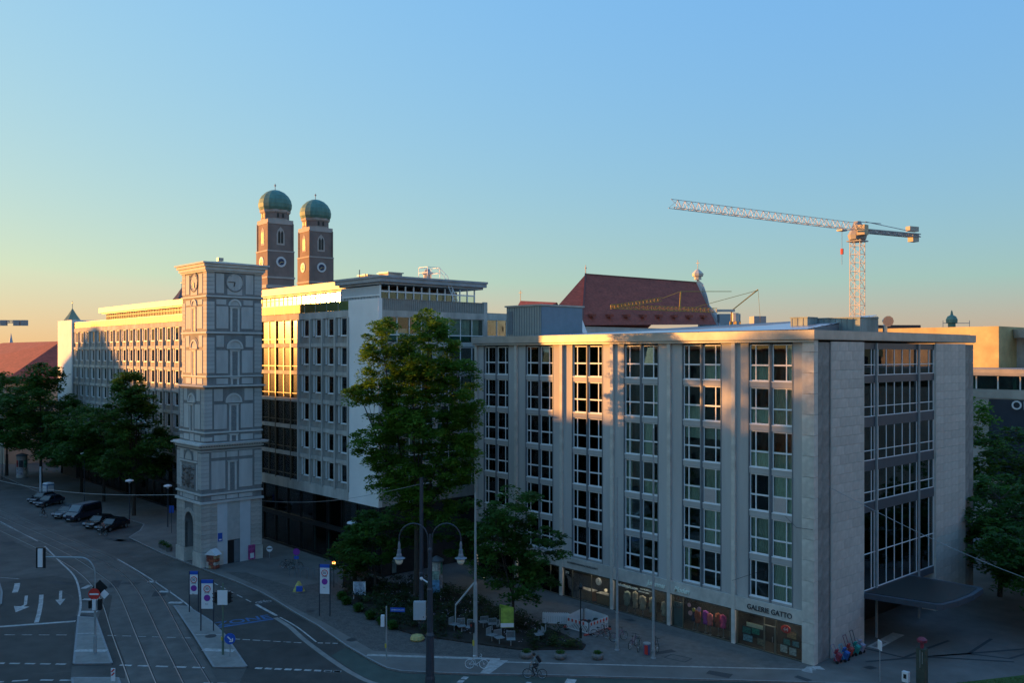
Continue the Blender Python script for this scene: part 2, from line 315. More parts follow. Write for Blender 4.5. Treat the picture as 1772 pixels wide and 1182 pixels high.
# painted markings
g = MB(); zm = -0.126
g.strip(smooth([(-70.3, -25.8), (-60, -26.3), (-47.7, -27.35), (-42.8, -28.25)]), 0.16, zm)
g.strip([(-104.6, -29.85), (-86.6, -29.7)], 0.15, zm); g.strip(smooth([(-83, -29.9), (-73.5, -30.9), (-64.6, -31.9), (-54.8, -34.3), (-49.4, -36.1)]), 0.18, zm)
g.strip([(-51.1, -41.8), (-48.5, -36.6)], 0.42, zm); g.strip([(-55.5, -50), (-51.1, -41.8)], 0.42, zm)
def dashes(a, b, n, w, duty=0.6, zz=zm):
    a = Vector(a); b = Vector(b)
    for k in range(n): p = a + (b - a) * (k / n); q = a + (b - a) * ((k + duty) / n); g.strip([p, q], w, zz)
dashes((-51.3, -45.2), (-44.55, -37.9), 7, 0.12); dashes((-42.6, -35.9), (-37.0, -30.8), 6, 0.12)
dashes((-43, -46), (-37.3, -40.2), 7, 0.25, 0.66); dashes((-34.7, -37.6), (-29.6, -32.9), 5, 0.25, 0.66)
dashes((-38, -47.0), (-35.6, -43.0), 3, 0.25, 0.66); dashes((-35.3, -42.8), (-33.4, -40.8), 2, 0.25, 0.66)
dashes((-34.9, -28.75), (-30.1, -25.0), 7, 0.13, 0.72); dashes((-29.4, -24.2), (-28.1, -22.95), 3, 0.15, 0.7)
dashes((-27.4, -30.5), (-22.4, -26.1), 9, 0.32, 0.7); dashes((-23.4, -27.1), (-22.5, -26.2), 2, 0.30, 0.8)
dashes((-27.0, -34.6), (-23.6, -31.2), 5, 0.32, 0.7); dashes((-22.5, -30.2), (-17, -25), 6, 0.32, 0.7)
g.strip([(-50.3, -39.2), (-53, -38.3), (-56.6, -37.2), (-59.7, -36.35)], 0.36, zm)
for a, b in (((-59.4, -32.7), (-60.4, -31.7)), ((-55.4, -33.9), (-54.2, -32.8)), ((-51.2, -35.4), (-50.2, -34.3))): g.strip([a, b], 0.55, zm)
for a, b in (((-57.9, -27.0), (-57.3, -26.45)), ((-53.3, -27.6), (-52.6, -26.85)), ((-48.9, -28.4), (-48.0, -27.5))): g.strip([a, b], 0.62, zm)
dashes((-53.1, -22.3), (-43.2, -22.75), 5, 0.13, 0.6); g.strip([(-42.9, -22.75), (-38.4, -23.05)], 0.28, zm)
g.strip(smooth([(-37.8, -23.05), (-34.2, -23.35), (-29.7, -24.15)]), 0.13, zm)
# arrows and the turn arrow
def arrow(o, d, L, w=0.16):
    o = Vector(o); d = Vector(d).normalized(); e = Vector((-d.y, d.x)); g.strip([o, o + d * L * 0.62], w, zm)
    t = o + d * L; b1 = o + d * L * 0.6 + e * 0.42; b2 = o + d * L * 0.6 - e * 0.42; g.flat([b1, t, b2], zm)
arrow((-60.0, -34.55), (0.96, -0.28), 5.6, 0.26)
g.strip([(-60.3, -37.5), (-57.0, -38.4), (-56.4, -38.9)], 0.26, zm); g.flat([(-57.2, -39.3), (-54.9, -39.7), (-56.0, -38.3)], zm + 0.0005)
g.strip([(-66, -36.9), (-64.2, -37.4), (-62.3, -38.0)], 0.5, zm); g.strip([(-69.8, -37.6), (-67.8, -36.3)], 0.12, zm)
# small bicycle symbol
ringpts = lambda c, r: [(c[0] + r * math.cos(a * math.pi / 6), c[1] + r * math.sin(a * math.pi / 6)) for a in range(13)]
g.strip(ringpts((-43.35, -22.25), 0.28), 0.09, zm); g.strip(ringpts((-43.1, -21.45), 0.28), 0.09, zm); g.strip([(-43.35, -22.25), (-43.7, -21.9), (-43.1, -21.45)], 0.09, zm); g.strip([(-43.35, -22.25), (-43.2, -21.8), (-43.75, -21.55)], 0.08, zm)
dashes((-15.7, -20.2), (-15.0, -21.5), 2, 0.42, 0.75); dashes((-11.9, -17.6), (-11.4, -18.8), 2, 0.35, 0.75); g.strip([(-10.3, -15.0), (-9.8, -15.8)], 0.7, zm)
struct('road_markings', g, M_line)
# blue ZONE lettering
M_zb = pmat('zone_blue', (0.03, 0.13, 0.30), 0.7, 0.15, 4, stain=0.3)
g = MB(); g.strip([(-38.55, -28.35), (-37.7, -23.7)], 0.32, zm); struct('zone_line', g, M_zb)
t = text('ZONE', 1.65, M_zb, 'zone_lettering', None, (-38.95, -28.2, zm), (0, 0, math.radians(79)), 0.002, sx=1.02, bold=0.02); t['kind'] = 'structure'
# traffic islands
def island(name, P, kerbw=0.16):
    g = MB(); g.prism(P, -0.30, -0.012, 0, 1); struct(name, g, [M_island, M_kerb])
    g = MB(); n = len(P)
    for k in range(n): g.strip([P[k], P[(k + 1) % n]], kerbw, -0.008)
    struct(name + '_kerb', g, M_kerb)
island('traffic_island', [(-49.4, -36.1), (-48.0, -35.1), (-35.2, -38.0), (-37.0, -40.1)])
island('tram_island', [(-47.2, -28.6), (-46.1, -27.8), (-40.6, -28.1), (-36.0, -28.9), (-27.85, -30.95), (-29.4, -32.75), (-37.5, -30.8)])
island('near_island', [(-34.0, -41.1), (-31.8, -38.7), (-27, -39.8), (-29, -42.3)])
island('corner_island', [(-67.0, -38.3), (-62.8, -39.0), (-58.3, -40.1), (-56, -46), (-70, -52)])
g = MB(); g.strip([(-38.3, -37.35), (-40.0, -39.1)], 0.55, -0.004); g.strip([(-33.6, -31.75), (-31.7, -30.1)], 0.6, -0.004)
g.strip([(-43.2, -36.3), (-44.4, -37.7)], 0.12, -0.004); g.strip([(-37.6, -30.7), (-36.1, -29.1)], 0.12, -0.004); struct('tactile_paving', g, M_line)
# kerb strip between carriageway and cycle lane, green cycle lane
kp = [(-37.9, -23.42), (-34.6, -23.8), (-31, -24.55), (-26, -25.35), (-21.5, -25.85), (-18.5, -25.6), (-15.5, -23.5), (-9, -17)]
g = MB(); g.strip(smooth(kp), 0.42, -0.128, 0); struct('lane_edge_strip', g, M_island)
g = MB(); g.flat([(-27, -23.1), (-23, -23.5), (-20.7, -23.6), (-19.3, -23.2), (-17.6, -21.7), (-12.6, -16.8), (-5.5, -10.1), (3, -2.0), (7.3, 2.0), (10.5, -1.5), (-2, -13), (-9, -18.6), (-15.5, -24.8), (-18.6, -25.6), (-21.5, -25.6), (-26, -25.0)], -0.130)
struct('cycle_lane', g, M_green)
# white guide strip on the pavement
g = MB(); zp = 0.012
g.strip([(-24.0, -23.1), (-18.05, -17.65), (-16.5, -16.3)], 0.42, zp); g.flat([(-16.9, -16.9), (-15.9, -16.0), (-14.7, -18.9), (-15.3, -19.25), (-15.9, -18.3)], zp + 0.0006)
g.strip([(-16.0, -16.6), (-7.6, -8.65), (-0.3, -1.6), (0.5, -0.9)], 0.22, zp)
g.flat([(-0.1, -1.9), (0.7, -1.75), (0.2, -0.9), (0.96, -0.4), (0.3, 0.0), (-0.3, -0.75)], zp + 0.0006)
struct('guide_strip', g, pmat('guide_paint', (0.42, 0.40, 0.37), 0.8, 0.2, 4, stain=0.3))
# darker repairs, manholes and pattern lines
g = MB(); zp = 0.0135
g.flat([(-4.4, -7.4), (-4.6, -6.7), (-3.0, -6.1), (-2.75, -7.0)], zp); g.flat([(0.2, -3.4), (0.2, -2.9), (1.4, -3.0), (1.3, -3.5)], zp)
g.flat([(-9.8, -6.6), (-9.3, -5.0), (-8.7, -5.2), (-9.3, -6.9)], zp); g.flat([(-17.0, -1.7), (-16.6, -1.1), (-15.9, -1.3), (-16.2, -1.8)], zp)
for a, b in (((-8.5, -6.9), (-8.6, -5.9)), ((-8.6, -5.9), (-6.95, -5.6)), ((-6.95, -5.6), (-6.85, -6.6)), ((-6.85, -6.6), (-8.5, -6.9))): g.strip([a, b], 0.12, zp)
for P in ([(2.1, 3.4), (3.7, 6.2), (8.95, 15.2), (13, 22)], [(3.61, 6.37), (1.4, 6.3), (0.6, 6.2)], [(3.61, 6.37), (3.9, 10.2), (4.2, 13)], [(4.9, 8.4), (6.5, 10.9), (6.3, 16)], [(6.5, 10.9), (9, 12), (10, 17)], [(4.4, 7.6), (9.5, 11.5)]): g.strip(P, 0.26, zp)
struct('dark_paving_lines', g, pmat('dark_setts', (0.045, 0.05, 0.052), 0.85, 0.2, 8, 0.5, 14))
g = MB()
for c, r in (((-27.9, -22.0, 0.006), 0.42), ((-37.2, -20.4, 0.006), 0.4), ((-36.4, -29.9, -0.004), 0.45)): g.lathe([(r, 0), (r, 0.006)], c, 20)
g.flat([(2.5, 2.1), (2.7, 2.85), (3.3, 2.75), (3.1, 2.05)], 0.009); struct('manhole_covers', g, pmat('cast_iron', (0.06, 0.06, 0.06), 0.6, 0.3, 12, metal=0.4))
g = MB(); g.flat([(-52.5, -33.0), (-51.8, -32.3), (-44, -33.5), (-44.2, -34.3)], -0.1235); 
# grass at the right edge
g = MB(); g.flat([(8.1, 3.4), (11.0, 9.2), (18, 20), (30, 20), (30, 4), (14, -2)], 0.006)
struct('lawn', g, M_grass)
g = MB()
for k in range(9000):
    x = 8.3 + rng.random() * 8; y = 3.2 + rng.random() * 12
    if (y - 3.4) > (x - 8.1) * 1.75 + 0.1 or (y + 0) < 3.3 - (x - 8.1) * 0.8: continue
    h = 0.05 + rng.random() * 0.07; a = rng.random() * 6.28; w = 0.02
    g.face([(x - w * math.cos(a), y - w * math.sin(a), 0.006), (x + w * math.cos(a), y + w * math.sin(a), 0.006), (x + (rng.random() - .5) * .05, y + (rng.random() - .5) * .05, h)])
o = g.build('grass', M_grass); tag(o, 'short green grass blades on the corner lawn', 'grass', kind='stuff')

g = MB(); RC = random.Random(21)
for k in range(46):
    x, y, a = RC.uniform(-110, -20), RC.uniform(-46, -20), RC.uniform(0, 6.28); P = [(x, y)]
    for j in range(RC.randint(4, 9)): a += RC.uniform(-.6, .6); x += math.cos(a) * .7; y += math.sin(a) * .7; P.append((x, y))
    g.strip(P, RC.uniform(.03, .07), -0.1253 - RC.random() * .0002)
struct('tar_seams', g, pmat('tar', (0.014, 0.014, 0.015), 0.5, 0.2, 5))
g = MB(); RC = random.Random(8)
for k in range(16):
    x, y = RC.uniform(-100, -18), RC.uniform(-45, -21.5); a = RC.uniform(0, 3); w, h = RC.uniform(.5, 2.2), RC.uniform(.4, 1.0); c, s_ = math.cos(a), math.sin(a)
    if -50 < x < -27 and -33 < y < -27.5: continue
    g.flat([(x + c * p - s_ * q, y + s_ * p + c * q) for p, q in ((-w, -h), (w, -h), (w, h), (-w, h))], -0.1268)
struct('asphalt_repairs', g, pmat('repair_asphalt', (0.045, 0.046, 0.047), 0.85, 0.3, 1.2, 0.4, 30, stain=.3))
# ================================================================== CORNER BUILDING (right)
B = thing('corner_office_building', 'tall grey corner building with shops, paired windows and a glazed stair front', 'building', (0, 0, 0))
HEAD = [23.55 - 3.34 * k for k in range(6)]; WH = 2.82
cxs = [-3.8 - 6.35 * k for k in range(6)]
XW = -38.9
g = MB()   # walls: piers between bays, rear, ends, top band
edges = [0.0] + [c for cx in cxs for c in (cx + 1.9, cx - 1.9)] + [XW]
for k in range(0, len(edges), 2):
    g.box(edges[k + 1], edges[k] - (0.5 if k == 0 else 0), 0.0, 0.55, 3.8, 23.7)
g.box(XW, XW + 0.3, 0.56, 29.0, 0, 23.7); g.box(XW + 0.31, -0.6, 28.7, 29.0, 0, 23.7)
g.build('wall', [M_plaster], B)
for cx in cxs:
    for k in range(6):
        zt = HEAD[k] - WH - 0.02; zb = (HEAD[k + 1] + 0.02) if k < 5 else 3.8
        MB().box(cx - 1.9, cx + 1.9, 0.03, 0.4, zb, zt).build('spandrel', [pmat('grey_plaster_spandrel', (0.43, 0.42, 0.40), 0.8, 0.06, 0.8, stain=0.12)], B)
for k, cx in enumerate(cxs):   # steel mullion of each bay
    g = MB(); g.box(cx - 0.11, cx + 0.11, 0.0, 0.3, 3.85, 23.6); g.box(cx - 0.03, cx + 0.03, -0.04, 0.02, 3.85, 23.6)
    for s in (-1, 1): g.box(cx + s * 1.9 - 0.04, cx + s * 1.9 + 0.04, -0.03, 0.25, 3.85, 23.6)
    g.build('mullion', M_steel, B)
g = MB().box(-0.17, 0.17, -0.24, -0.02, 0, 23.70); mp = g.mesh('pilaster', M_lime)
for k in range(5): inst('pilaster', mp, B, (cxs[k] - 3.175, 0, 0))
inst('pilaster', mp, B, (XW + 0.35, 0, 0))
# corner pilaster of individual limestone blocks
me = MB().box(-0.98, -0.02, -0.28, 0.30, 0.012, 1.515).mesh('limestone_block', M_lime)
for k in range(15): inst('limestone_block', me, B, (0, 0, k * 1.53 + 0.0))
me = MB().box(-0.96, -0.01, -0.26, 0.3, 22.97, 23.7).mesh('limestone_block', M_lime); inst('limestone_block', me, B)
g = MB()    # fascia above the shops and top band
g.box(XW, -1.0, -0.19, 0.0, 2.72, 3.79); g.build('fascia', M_lime, B)
g = MB(); g.box(XW, -0.0, -0.38, 0.3, 23.702, 23.85); g.box(XW, 0.02, -0.30, 29.3, 23.86, 23.90, 1); g.box(XW - 0.05, 0.12, -0.48, 29.38, 23.905, 24.58, 0)
g.build('roof_edge', [M_coping, M_steel], B)
g = MB(); g.box(XW + 0.2, -0.2, 0.2, 28.8, 24.585, 24.62); g.build('roof', pmat('roof_gravel', (0.2, 0.2, 0.2), 0.9, 0.2, 2), B)
# room shells behind the windows
g = MB()
g.box(XW + 0.3, -0.6, 4.2, 4.3, 0.1, 23.7)
for k in range(6):
    z0 = HEAD[k] - WH; g.box(XW + 0.3, -0.6, 0.42, 4.19, z0 - 0.35, z0 - 0.05)
g.box(XW + 0.3, -0.6, 0.42, 4.19, 23.62, 23.7)
for k in range(7):
    x = -0.62 - 6.35 * k; g.box(x - 0.05, x + 0.05, 0.56, 4.18, 3.5, 23.6)
g.build('interior', M_room, B)
# windows
def window_frame(w, h, vx, hz, fw=0.075, d=0.09):
    g = MB(); g.box(0, fw, 0, d, 0, h); g.box(w - fw, w, 0, d, 0, h); g.box(fw, w - fw, 0, d, h - fw, h); g.box(fw, w - fw, -0.01, d, 0, fw)
    g.box(vx - fw * .55, vx + fw * .55, -0.012, d - .002, fw, h - fw); g.box(fw, vx - fw * .55, -0.02, d - .004, hz - fw * .8, hz + fw * .8); g.box(vx + fw * .55, w - fw, -0.02, d - .004, hz - fw * .8, hz + fw * .8)
    g.box(-0.02, w + 0.02, -0.13, 0.02, -0.07, -0.002); return g
Ww = 1.70; Hz = 1.22
frames = {}; panes = {}
for side, vx in (('l', 0.52), ('r', Ww - 0.52)):
    frames[side] = window_frame(Ww, WH, vx, Hz).mesh('window', M_frame)
    for a, (x0, x1) in enumerate(((0.08, vx - .045), (vx + .045, Ww - .08))):
        for b, (z0, z1) in enumerate(((0.08, Hz - .06), (Hz + .06, WH - .08))):
            panes[side, a, b] = (MB().box(0, x1 - x0, 0, 0.02, 0, z1 - z0).mesh('pane', M_glass), (x0, 0.035, z0))
def curtain_mesh(w, h, m, fold=0.05):
    g = MB(); n = max(4, int(w / 0.09)); 
    for k in range(n):
        a = (k / n) * w; b = ((k + 1) / n) * w; ya = fold * (k % 2); yb = fold * ((k + 1) % 2); g.face([(a, ya, 0), (b, yb, 0), (b, yb, h), (a, ya, h)])
    return g.mesh('curtain', m)
CUR = [curtain_mesh(Ww - .1, WH - .12, M_curt), curtain_mesh(0.55, WH - .12, M_curt), curtain_mesh(Ww - .1, 1.25, M_curt), curtain_mesh(Ww - .1, WH - .12, M_blind, 0.02), curtain_mesh(0.95, WH - .12, M_curt), curtain_mesh(Ww - .1, 0.9, M_blind, 0.01)]
slat = MB()
for k in range(14): slat.box(0, 1.1, 0, 0.05, k * 0.078, k * 0.078 + 0.06)
M_ac = pmat('louvre_beige', (0.50, 0.44, 0.41), 0.6, 0.06, 4)
ME_louvre = slat.mesh('louvre', M_ac)
R2 = random.Random(11)
plan = {}
for i in range(6):
    for k in range(6):
        for s in 'lr': plan[i, k, s] = R2.choices([None, 0, 1, 2, 3, 4, 5], [5, 2, 4, 2, 3, 2, 1])[0]
for key, v in {(0, 4, 'l'): 0, (0, 4, 'r'): 0, (0, 1, 'r'): 0, (0, 3, 'r'): 0, (1, 3, 'r'): 0, (1, 4, 'r'): 0, (0, 0, 'l'): 2, (0, 1, 'l'): 2, (1, 0, 'r'): 2, (1, 1, 'l'): 2, (0, 5, 'l'): None, (0, 2, 'r'): 2, (0, 2, 'l'): 2, (2, 5, 'l'): None, (2, 5, 'r'): None, (3, 5, 'l'): 1, (3, 4, 'r'): None}.items(): plan[key] = v
for i, cx in enumerate(cxs):
    for k in range(6):
        z0 = HEAD[k] - WH
        for s in 'lr':
            x0 = cx - 1.84 if s == 'l' else cx + 0.14
            wdw = inst('window', frames[s], B, (x0, 0.12, z0))
            for a in (0, 1):
                for b in (0, 1):
                    if (i, k, s, a, b) in ((0, 3, 'r', 0, 0), (1, 3, 'r', 0, 0)):
                        inst('louvre', ME_louvre, wdw, (0.06, -0.03, 0.09), label='beige louvred ventilation grille in place of a pane'); continue
                    me_, l_ = panes[s, a, b]; p = inst('pane', me_, wdw, l_)
                    if k == 0 and s == 'r' and i in (2, 4) and (a, b) == (0, 1): p.rotation_euler = (math.radians(-9), 0, 0); p['label'] = 'tilted open pane'
            c = plan[i, k, s]
            if c is not None:
                off = 0.05 if (c != 1 and c != 4) or s == 'l' else Ww - 0.6 if c == 1 else 0.05
                inst('curtain', CUR[c], wdw, (off, 0.2, 0.06 if c not in (5,) else 1.85))
# shops ----------------------------------------------------------------
M_shopglass = glassmat('shop_glass', (0.93, 0.96, 0.95), 0.02, 0.93)
M_shopdark = pmat('shop_interior', (0.03, 0.032, 0.032), 0.9, 0.3, 1.0)
g = MB(); g.box(XW + .3, -1.0, 2.2, 2.3, 0.0, 2.7); g.box(XW + .3, -1.0, -0.2, 2.19, 0.012, 0.03); g.box(XW + .3, -1, -0.2, 2.19, 2.66, 2.71)
for c in [-7.0, -13.3, -19.7, -26.0]: g.box(c - .04, c + .04, 0.0, 2.18, 0.03, 2.65)
g.build('shop_interior', M_shopdark, B)
g = MB()
for k in range(6):
    g.box(-6.3 - k * 6.35, -1.6 - k * 6.35, 0.5, 0.6, 2.60, 2.655)
g.build('added_glow_strip', pmat('added_strip_glow', (0.8, 0.8, 0.75), .5, 0, emit=(1, .86, .66), es=7.0), B)  # glowing strips added under the ceiling to brighten the goods in the shop windows
M_brass = pmat('bronze_frame', (0.20, 0.19, 0.14), 0.45, 0.1, 4, metal=0.5)
def shopfront(x0, x1, posts):
    g = MB(); g.box(x0, x1, -0.15, -0.05, 0.0, 0.07); g.box(x0, x1, -0.15, -0.05, 2.62, 2.715)
    for p in [x0 + .03, x1 - .03] + posts: g.box(p - .03, p + .03, -0.15, -0.05, 0.071, 2.619)
    f = g.build('shop_window', M_brass, B); P = [x0 + .03] + sorted(posts) + [x1 - .03]
    for a, b in zip(P, P[1:]):
        if b - a > 0.2: MB().box(a + .03, b - .03, -0.11, -0.095, 0.08, 2.61).build('pane', M_shopglass, f)
    return f
shopfront(-6.67, -1.0, [-4.25, -3.25]); sf2 = shopfront(-13.0, -7.27, [-11.9]); sf3 = shopfront(-19.35, -13.62, [-14.8]); sf4 = shopfront(-25.7, -19.97, [-24.6, -22.2]); shopfront(-32.05, -26.3, [-29.2, -27.5]); shopfront(-38.2, -32.7, [-35.4])
g = MB(); g.box(-4.24, -4.16, -0.18, -0.10, 0.0, 2.1); g.box(-3.34, -3.26, -0.18, -0.10, 0, 2.1); g.box(-4.16, -3.34, -0.18, -0.10, 2.02, 2.1)
d = g.build('door', M_brass, B); MB().box(-3.5, -3.46, -0.22, -0.18, 0.9, 1.3).build('handle', M_chrome, d)
g = MB(); g.box(-12.9, -11.95, -0.04, 0.02, 0.05, 2.1); g.build('door', pmat('door_green_grey', (0.10, 0.13, 0.13), 0.5, 0.08, 2), B)
# goods in the windows: coats, counters, clock, pictures
M_coat = [pmat('coat_%s' % n, c, 0.9, 0.15, 6) for n, c in (('sage', (0.26, 0.30, 0.25)), ('cream', (0.48, 0.42, 0.32)), ('sand', (0.38, 0.34, 0.26)), ('pink', (0.62, 0.08, 0.22)), ('violet', (0.32, 0.07, 0.36)), ('rust', (0.34, 0.10, 0.05)), ('coral', (0.65, 0.17, 0.16)), ('navy', (0.03, 0.04, 0.09)))]
def coat(x, y, zb, zt, w, mi):
    o = thing('dressed_mannequin', 'x', 'mannequin', (x, y, 0.03))
    g = MB(); h = zt - zb
    g.lathe([(w * .52, 0), (w * .50, h * .2), (w * .36, h * .55), (w * .38, h * .82), (w * .44, h * .9), (w * .12, h), (0.02, h + .02)], (0, 0, zb), 12); 
    g.v = [(a, b * 0.6, c) for a, b, c in g.v]
    for s in (-1, 1): g.tube([(s * w * .40, 0, zb + h * .92), (s * w * .52, 0, zb + h * .6), (s * w * .46, -0.08, zb + h * .35)], [w * .12, w * .11, w * .09], 8)
    g.build('garment', M_coat[mi], o, smooth=True)
    MB().tube([(0, 0, 0), (0, 0, zb + .1)], 0.03, 6).lathe([(0.14, 0), (0.14, 0.02)], (0, 0, 0), 12).build('stand', M_chrome, o); return o
cl = [(-18.2, 0.2, .55, 1.85, .62, 0, 'pale sage coat dress farthest left in the corner fashion shop window'), (-17.4, 0.35, .5, 1.95, .5, 2, 'long sand coloured coat second in the fashion shop window'), (-16.4, 0.15, .6, 1.8, .62, 1, 'cream jacket outfit in the middle of the fashion shop window'), (-15.5, 0.3, .5, 1.8, .55, 2, 'sand coat at the right end of the fashion shop window'), (-14.2, 0.3, .5, 1.7, .5, 1, 'single cream dress in the narrow window beside the column'),
      (-11.1, 0.35, .7, 1.8, .5, 7, 'navy coat at the left end of the window hung with bright clothes'), (-10.6, 0.15, .7, 1.75, .5, 5, 'rust coloured coat beside the navy one'), (-10.0, 0.4, .7, 1.8, .5, 4, 'violet coat in the middle of the bright clothes'), (-9.4, 0.15, .75, 1.75, .48, 6, 'coral jacket right of the violet coat'), (-8.8, 0.45, .7, 1.85, .5, 5, 'tall rust coat behind the pink one'), (-8.2, 0.25, .8, 1.85, .5, 3, 'bright pink jacket next to the shop column')]
for x, y, zb, zt, w, mi, lb in cl:
    o = coat(x, y, zb, zt, w, mi); o['label'] = lb; o['group'] = 'clothes shown on stands in the shop windows'
for x, lb in ((-23.2, 'warm wooden display counter nearer the shop clock'), (-21.0, 'warm wooden display counter left of the pillar by the clothes shop')):
    o = thing('display_counter', lb, 'counter', (x, 0.5, 0.03), group='wooden counters in the shop window'); 
    g = MB()
    for q in range(6): g.box(-0.8, 0.8, -0.3, 0.3, 0.02 + q * 0.15, 0.155 + q * 0.15)
    g.build('front', M_wood, o); MB().box(-0.88, 0.88, -0.36, 0.36, 0.925, 0.975).build('worktop', M_conc, o)
o = thing('shop_clock', 'round white clock hanging in the shop window above the right hand counter', 'clock', (-21.6, 0.2, 2.05)); g = MB(); disc(g, (0, 0, 0), 0.34, X_, Z_, 0.05); g.build('face', M_sign, o); g = MB(); g.box(-.015, .015, -.04, -.03, 0, .24); g.box(0, .17, -.04, -.03, -.012, .012); g.build('hand', M_black, o)
o = thing('hanging_lamp', 'small round lit lamp bulb above the right hand counter', 'lamp', (-20.9, 0.4, 1.35)); MB().lathe([(0.02, -.14), (.12, -.1), (.15, 0), (.12, .1), (.02, .15)], n=12).build('globe', pmat('lamp_glow', (0.8, 0.7, 0.5), 0.5, 0, emit=(1, 0.75, 0.45), es=0.25), o, smooth=True); MB().tube([(0, 0, .15), (0, 0, 1.3)], 0.01, 5).build('cord', M_black, o)
pics = [(-6.0, .9, .75, .5, (0.03, 0.16, 0.14)), (-5.2, 1.0, .7, .45, (0.03, 0.20, 0.15)), (-5.9, .3, .85, .5, (0.20, 0.34, 0.40)), (-4.75, .25, .6, .5, (0.25, 0.20, 0.13)), (-2.75, .2, .6, .55, (0.5, 0.5, 0.47)), (-2.0, .15, .6, .55, (0.5, 0.5, 0.48)), (-2.5, .85, .55, .4, (0.10, 0.25, 0.22)), (-1.75, .85, .55, .4, (0.16, 0.28, 0.30)), (-2.1, 1.4, .8, .5, (0.36, 0.25, 0.12))]
pl = ['dark green picture upper left in the gallery window', 'green landscape picture next to the gallery door', 'pale skyline picture low in the left gallery window', 'brown picture low beside the gallery door', 'white framed print low right of the gallery door', 'white framed print nearest the building corner', 'small teal picture above the white prints', 'small blue green picture above the corner print', 'golden picture high in the right gallery window']
for (x, z, w, h, c), lb in zip(pics, pl):
    o = thing('picture', lb, 'picture', (x, 0.2, z + .03), group='pictures in the gallery window'); MB().box(-w / 2, w / 2, 0, .03, 0, h).build('canvas', pmat('pic%03d' % int(abs(x) * 100 + z * 10), c, 0.6, 0.6, 7), o)
    g = MB(); g.box(-w / 2 - .03, -w / 2, -.02, .03, -.03, h + .03); g.box(w / 2, w / 2 + .03, -.02, .03, -.03, h + .03); g.box(-w / 2, w / 2, -.02, .03, -.03, 0); g.box(-w / 2, w / 2, -.02, .03, h, h + .03); g.build('frame', M_black, o)
o = thing('round_sign', 'red round sign with 44 hanging high in the gallery window', 'sign', (-2.45, -0.02, 2.1)); g = MB(); disc(g, (0, 0, 0), .42, X_, Z_, .03); g.v = [(a, b, c * .72) for a, b, c in g.v]; g.build('board', M_red, o); text('44', .42, M_sign, 'letters', o, (0, -.03, -.15), extr=.005, align='CENTER')
o = thing('banner', 'pale yellow lettered banner in the left gallery window', 'banner', (-5.1, -0.05, 1.75)); MB().box(-.75, .7, 0, .02, -.16, .16).build('cloth', pmat('banner_cream', (0.50, 0.47, 0.33), 0.8, .1, 3), o)
for x, z, r, c, lb in ((-11.3, 2.1, .17, (0.6, 0.35, 0.38), 'pink disc sign highest in the bright clothes window'), (-11.2, 1.45, .2, (0.55, 0.3, 0.33), 'pink disc sign below left among the bright clothes'), (-10.3, 1.95, .2, (0.5, 0.3, 0.42), 'pink disc sign right among the bright clothes'), (-10.85, 1.8, .15, (0.5, 0.42, 0.05), 'yellow disc sign in the bright clothes window')):
    g = MB(); disc(g, (0, 0, 0), r, X_, Z_, .02, 16); o = g.build('disc_sign', pmat('disc%d' % int(z * 100), c, 0.6, .1, 3), None, (x, -0.08, z)); tag(o, lb, 'sign', 'round discs hung in the shop window')
# lettering on and under the fascia
M_let = pmat('dark_letters', (0.04, 0.045, 0.05), 0.5, 0.1, 4); M_letw = pmat('pale_letters', (0.85, 0.88, 0.74), 0.5, 0.03, 4)
L = lambda *a, **k: text(*a, parent=B, **k)
L('GALERIE GATTO', .56, M_let, name='lettering', loc=(-5.7, -0.23, 3.02), extr=.03, sx=0.93)
L('Johannes', .58, M_letw, name='lettering', loc=(-15.6, -0.27, 3.02), extr=.03, shear=.4, sx=.90, bold=.016); L('Moden', .58, M_letw, name='lettering', loc=(-12.75, -0.27, 3.02), extr=.03, shear=.4, sx=.95, bold=.016)
L('SCHREIBWARENFACHGESCHÄFT', .26, M_let, name='lettering', loc=(-25.2, -0.205, 3.2), extr=.012)
L('EGGER', .62, M_letw, name='lettering', loc=(-31.2, -0.24, 3.05), extr=.03, sx=.95)
L('hechelbyjule.com', .36, M_letw, name='lettering', loc=(-19.2, -0.17, 2.28), extr=.006, bold=.004); L('neue Kollektion', .2, M_letw, name='lettering', loc=(-16.45, -0.17, 2.42), extr=.006); L('jetzt im Laden', .2, M_letw, name='lettering', loc=(-16.6, -0.17, 2.18), extr=.006)
L('372', .3, M_letw, name='lettering', loc=(-25.45, -0.17, 2.2), extr=.006)
# side facade ------------------------------------------------------------
YS = [2.17, 7.33, 20.6, 27.1, 29.3]
g = MB(); g.box(-0.6, -0.11, 0.31, 7.3, 0, 23.7); g.box(-0.6, -0.11, 20.62, 29.0, 0, 23.7); g.build('wall', M_steel, B)
ny = 4; dz = 0.72; wd = (YS[1] - YS[0]) / ny
me = MB().box(-0.10, 0.0, 0.008, wd - 0.008, 0.008, dz - 0.008).mesh('stone_slab', M_slab)
meh = MB().box(-0.10, 0.0, 0.008, wd / 2 - 0.008, 0.008, dz - 0.008).mesh('stone_slab', M_slab)
for r in range(33):
    if r % 2:
        inst('stone_slab', meh, B, (0.03, YS[0], r * dz)); inst('stone_slab', meh, B, (0.03, YS[1] - wd / 2, r * dz))
        for c in range(ny - 1): inst('stone_slab', me, B, (0.03 + R2.random() * .006, YS[0] + wd / 2 + c * wd, r * dz))
    else:
        for c in range(ny): inst('stone_slab', me, B, (0.03 + R2.random() * .006, YS[0] + c * wd, r * dz))
me = MB().box(-0.10, 0.0, 0.008, 6.5 / 4 - 0.008, 0.008, dz - 0.008).mesh('stone_slab', M_slab)
for r in range(33):
    for c in range(4): inst('stone_slab', me, B, (0.03 + R2.random() * .006, YS[2] + c * 6.5 / 4, r * dz))
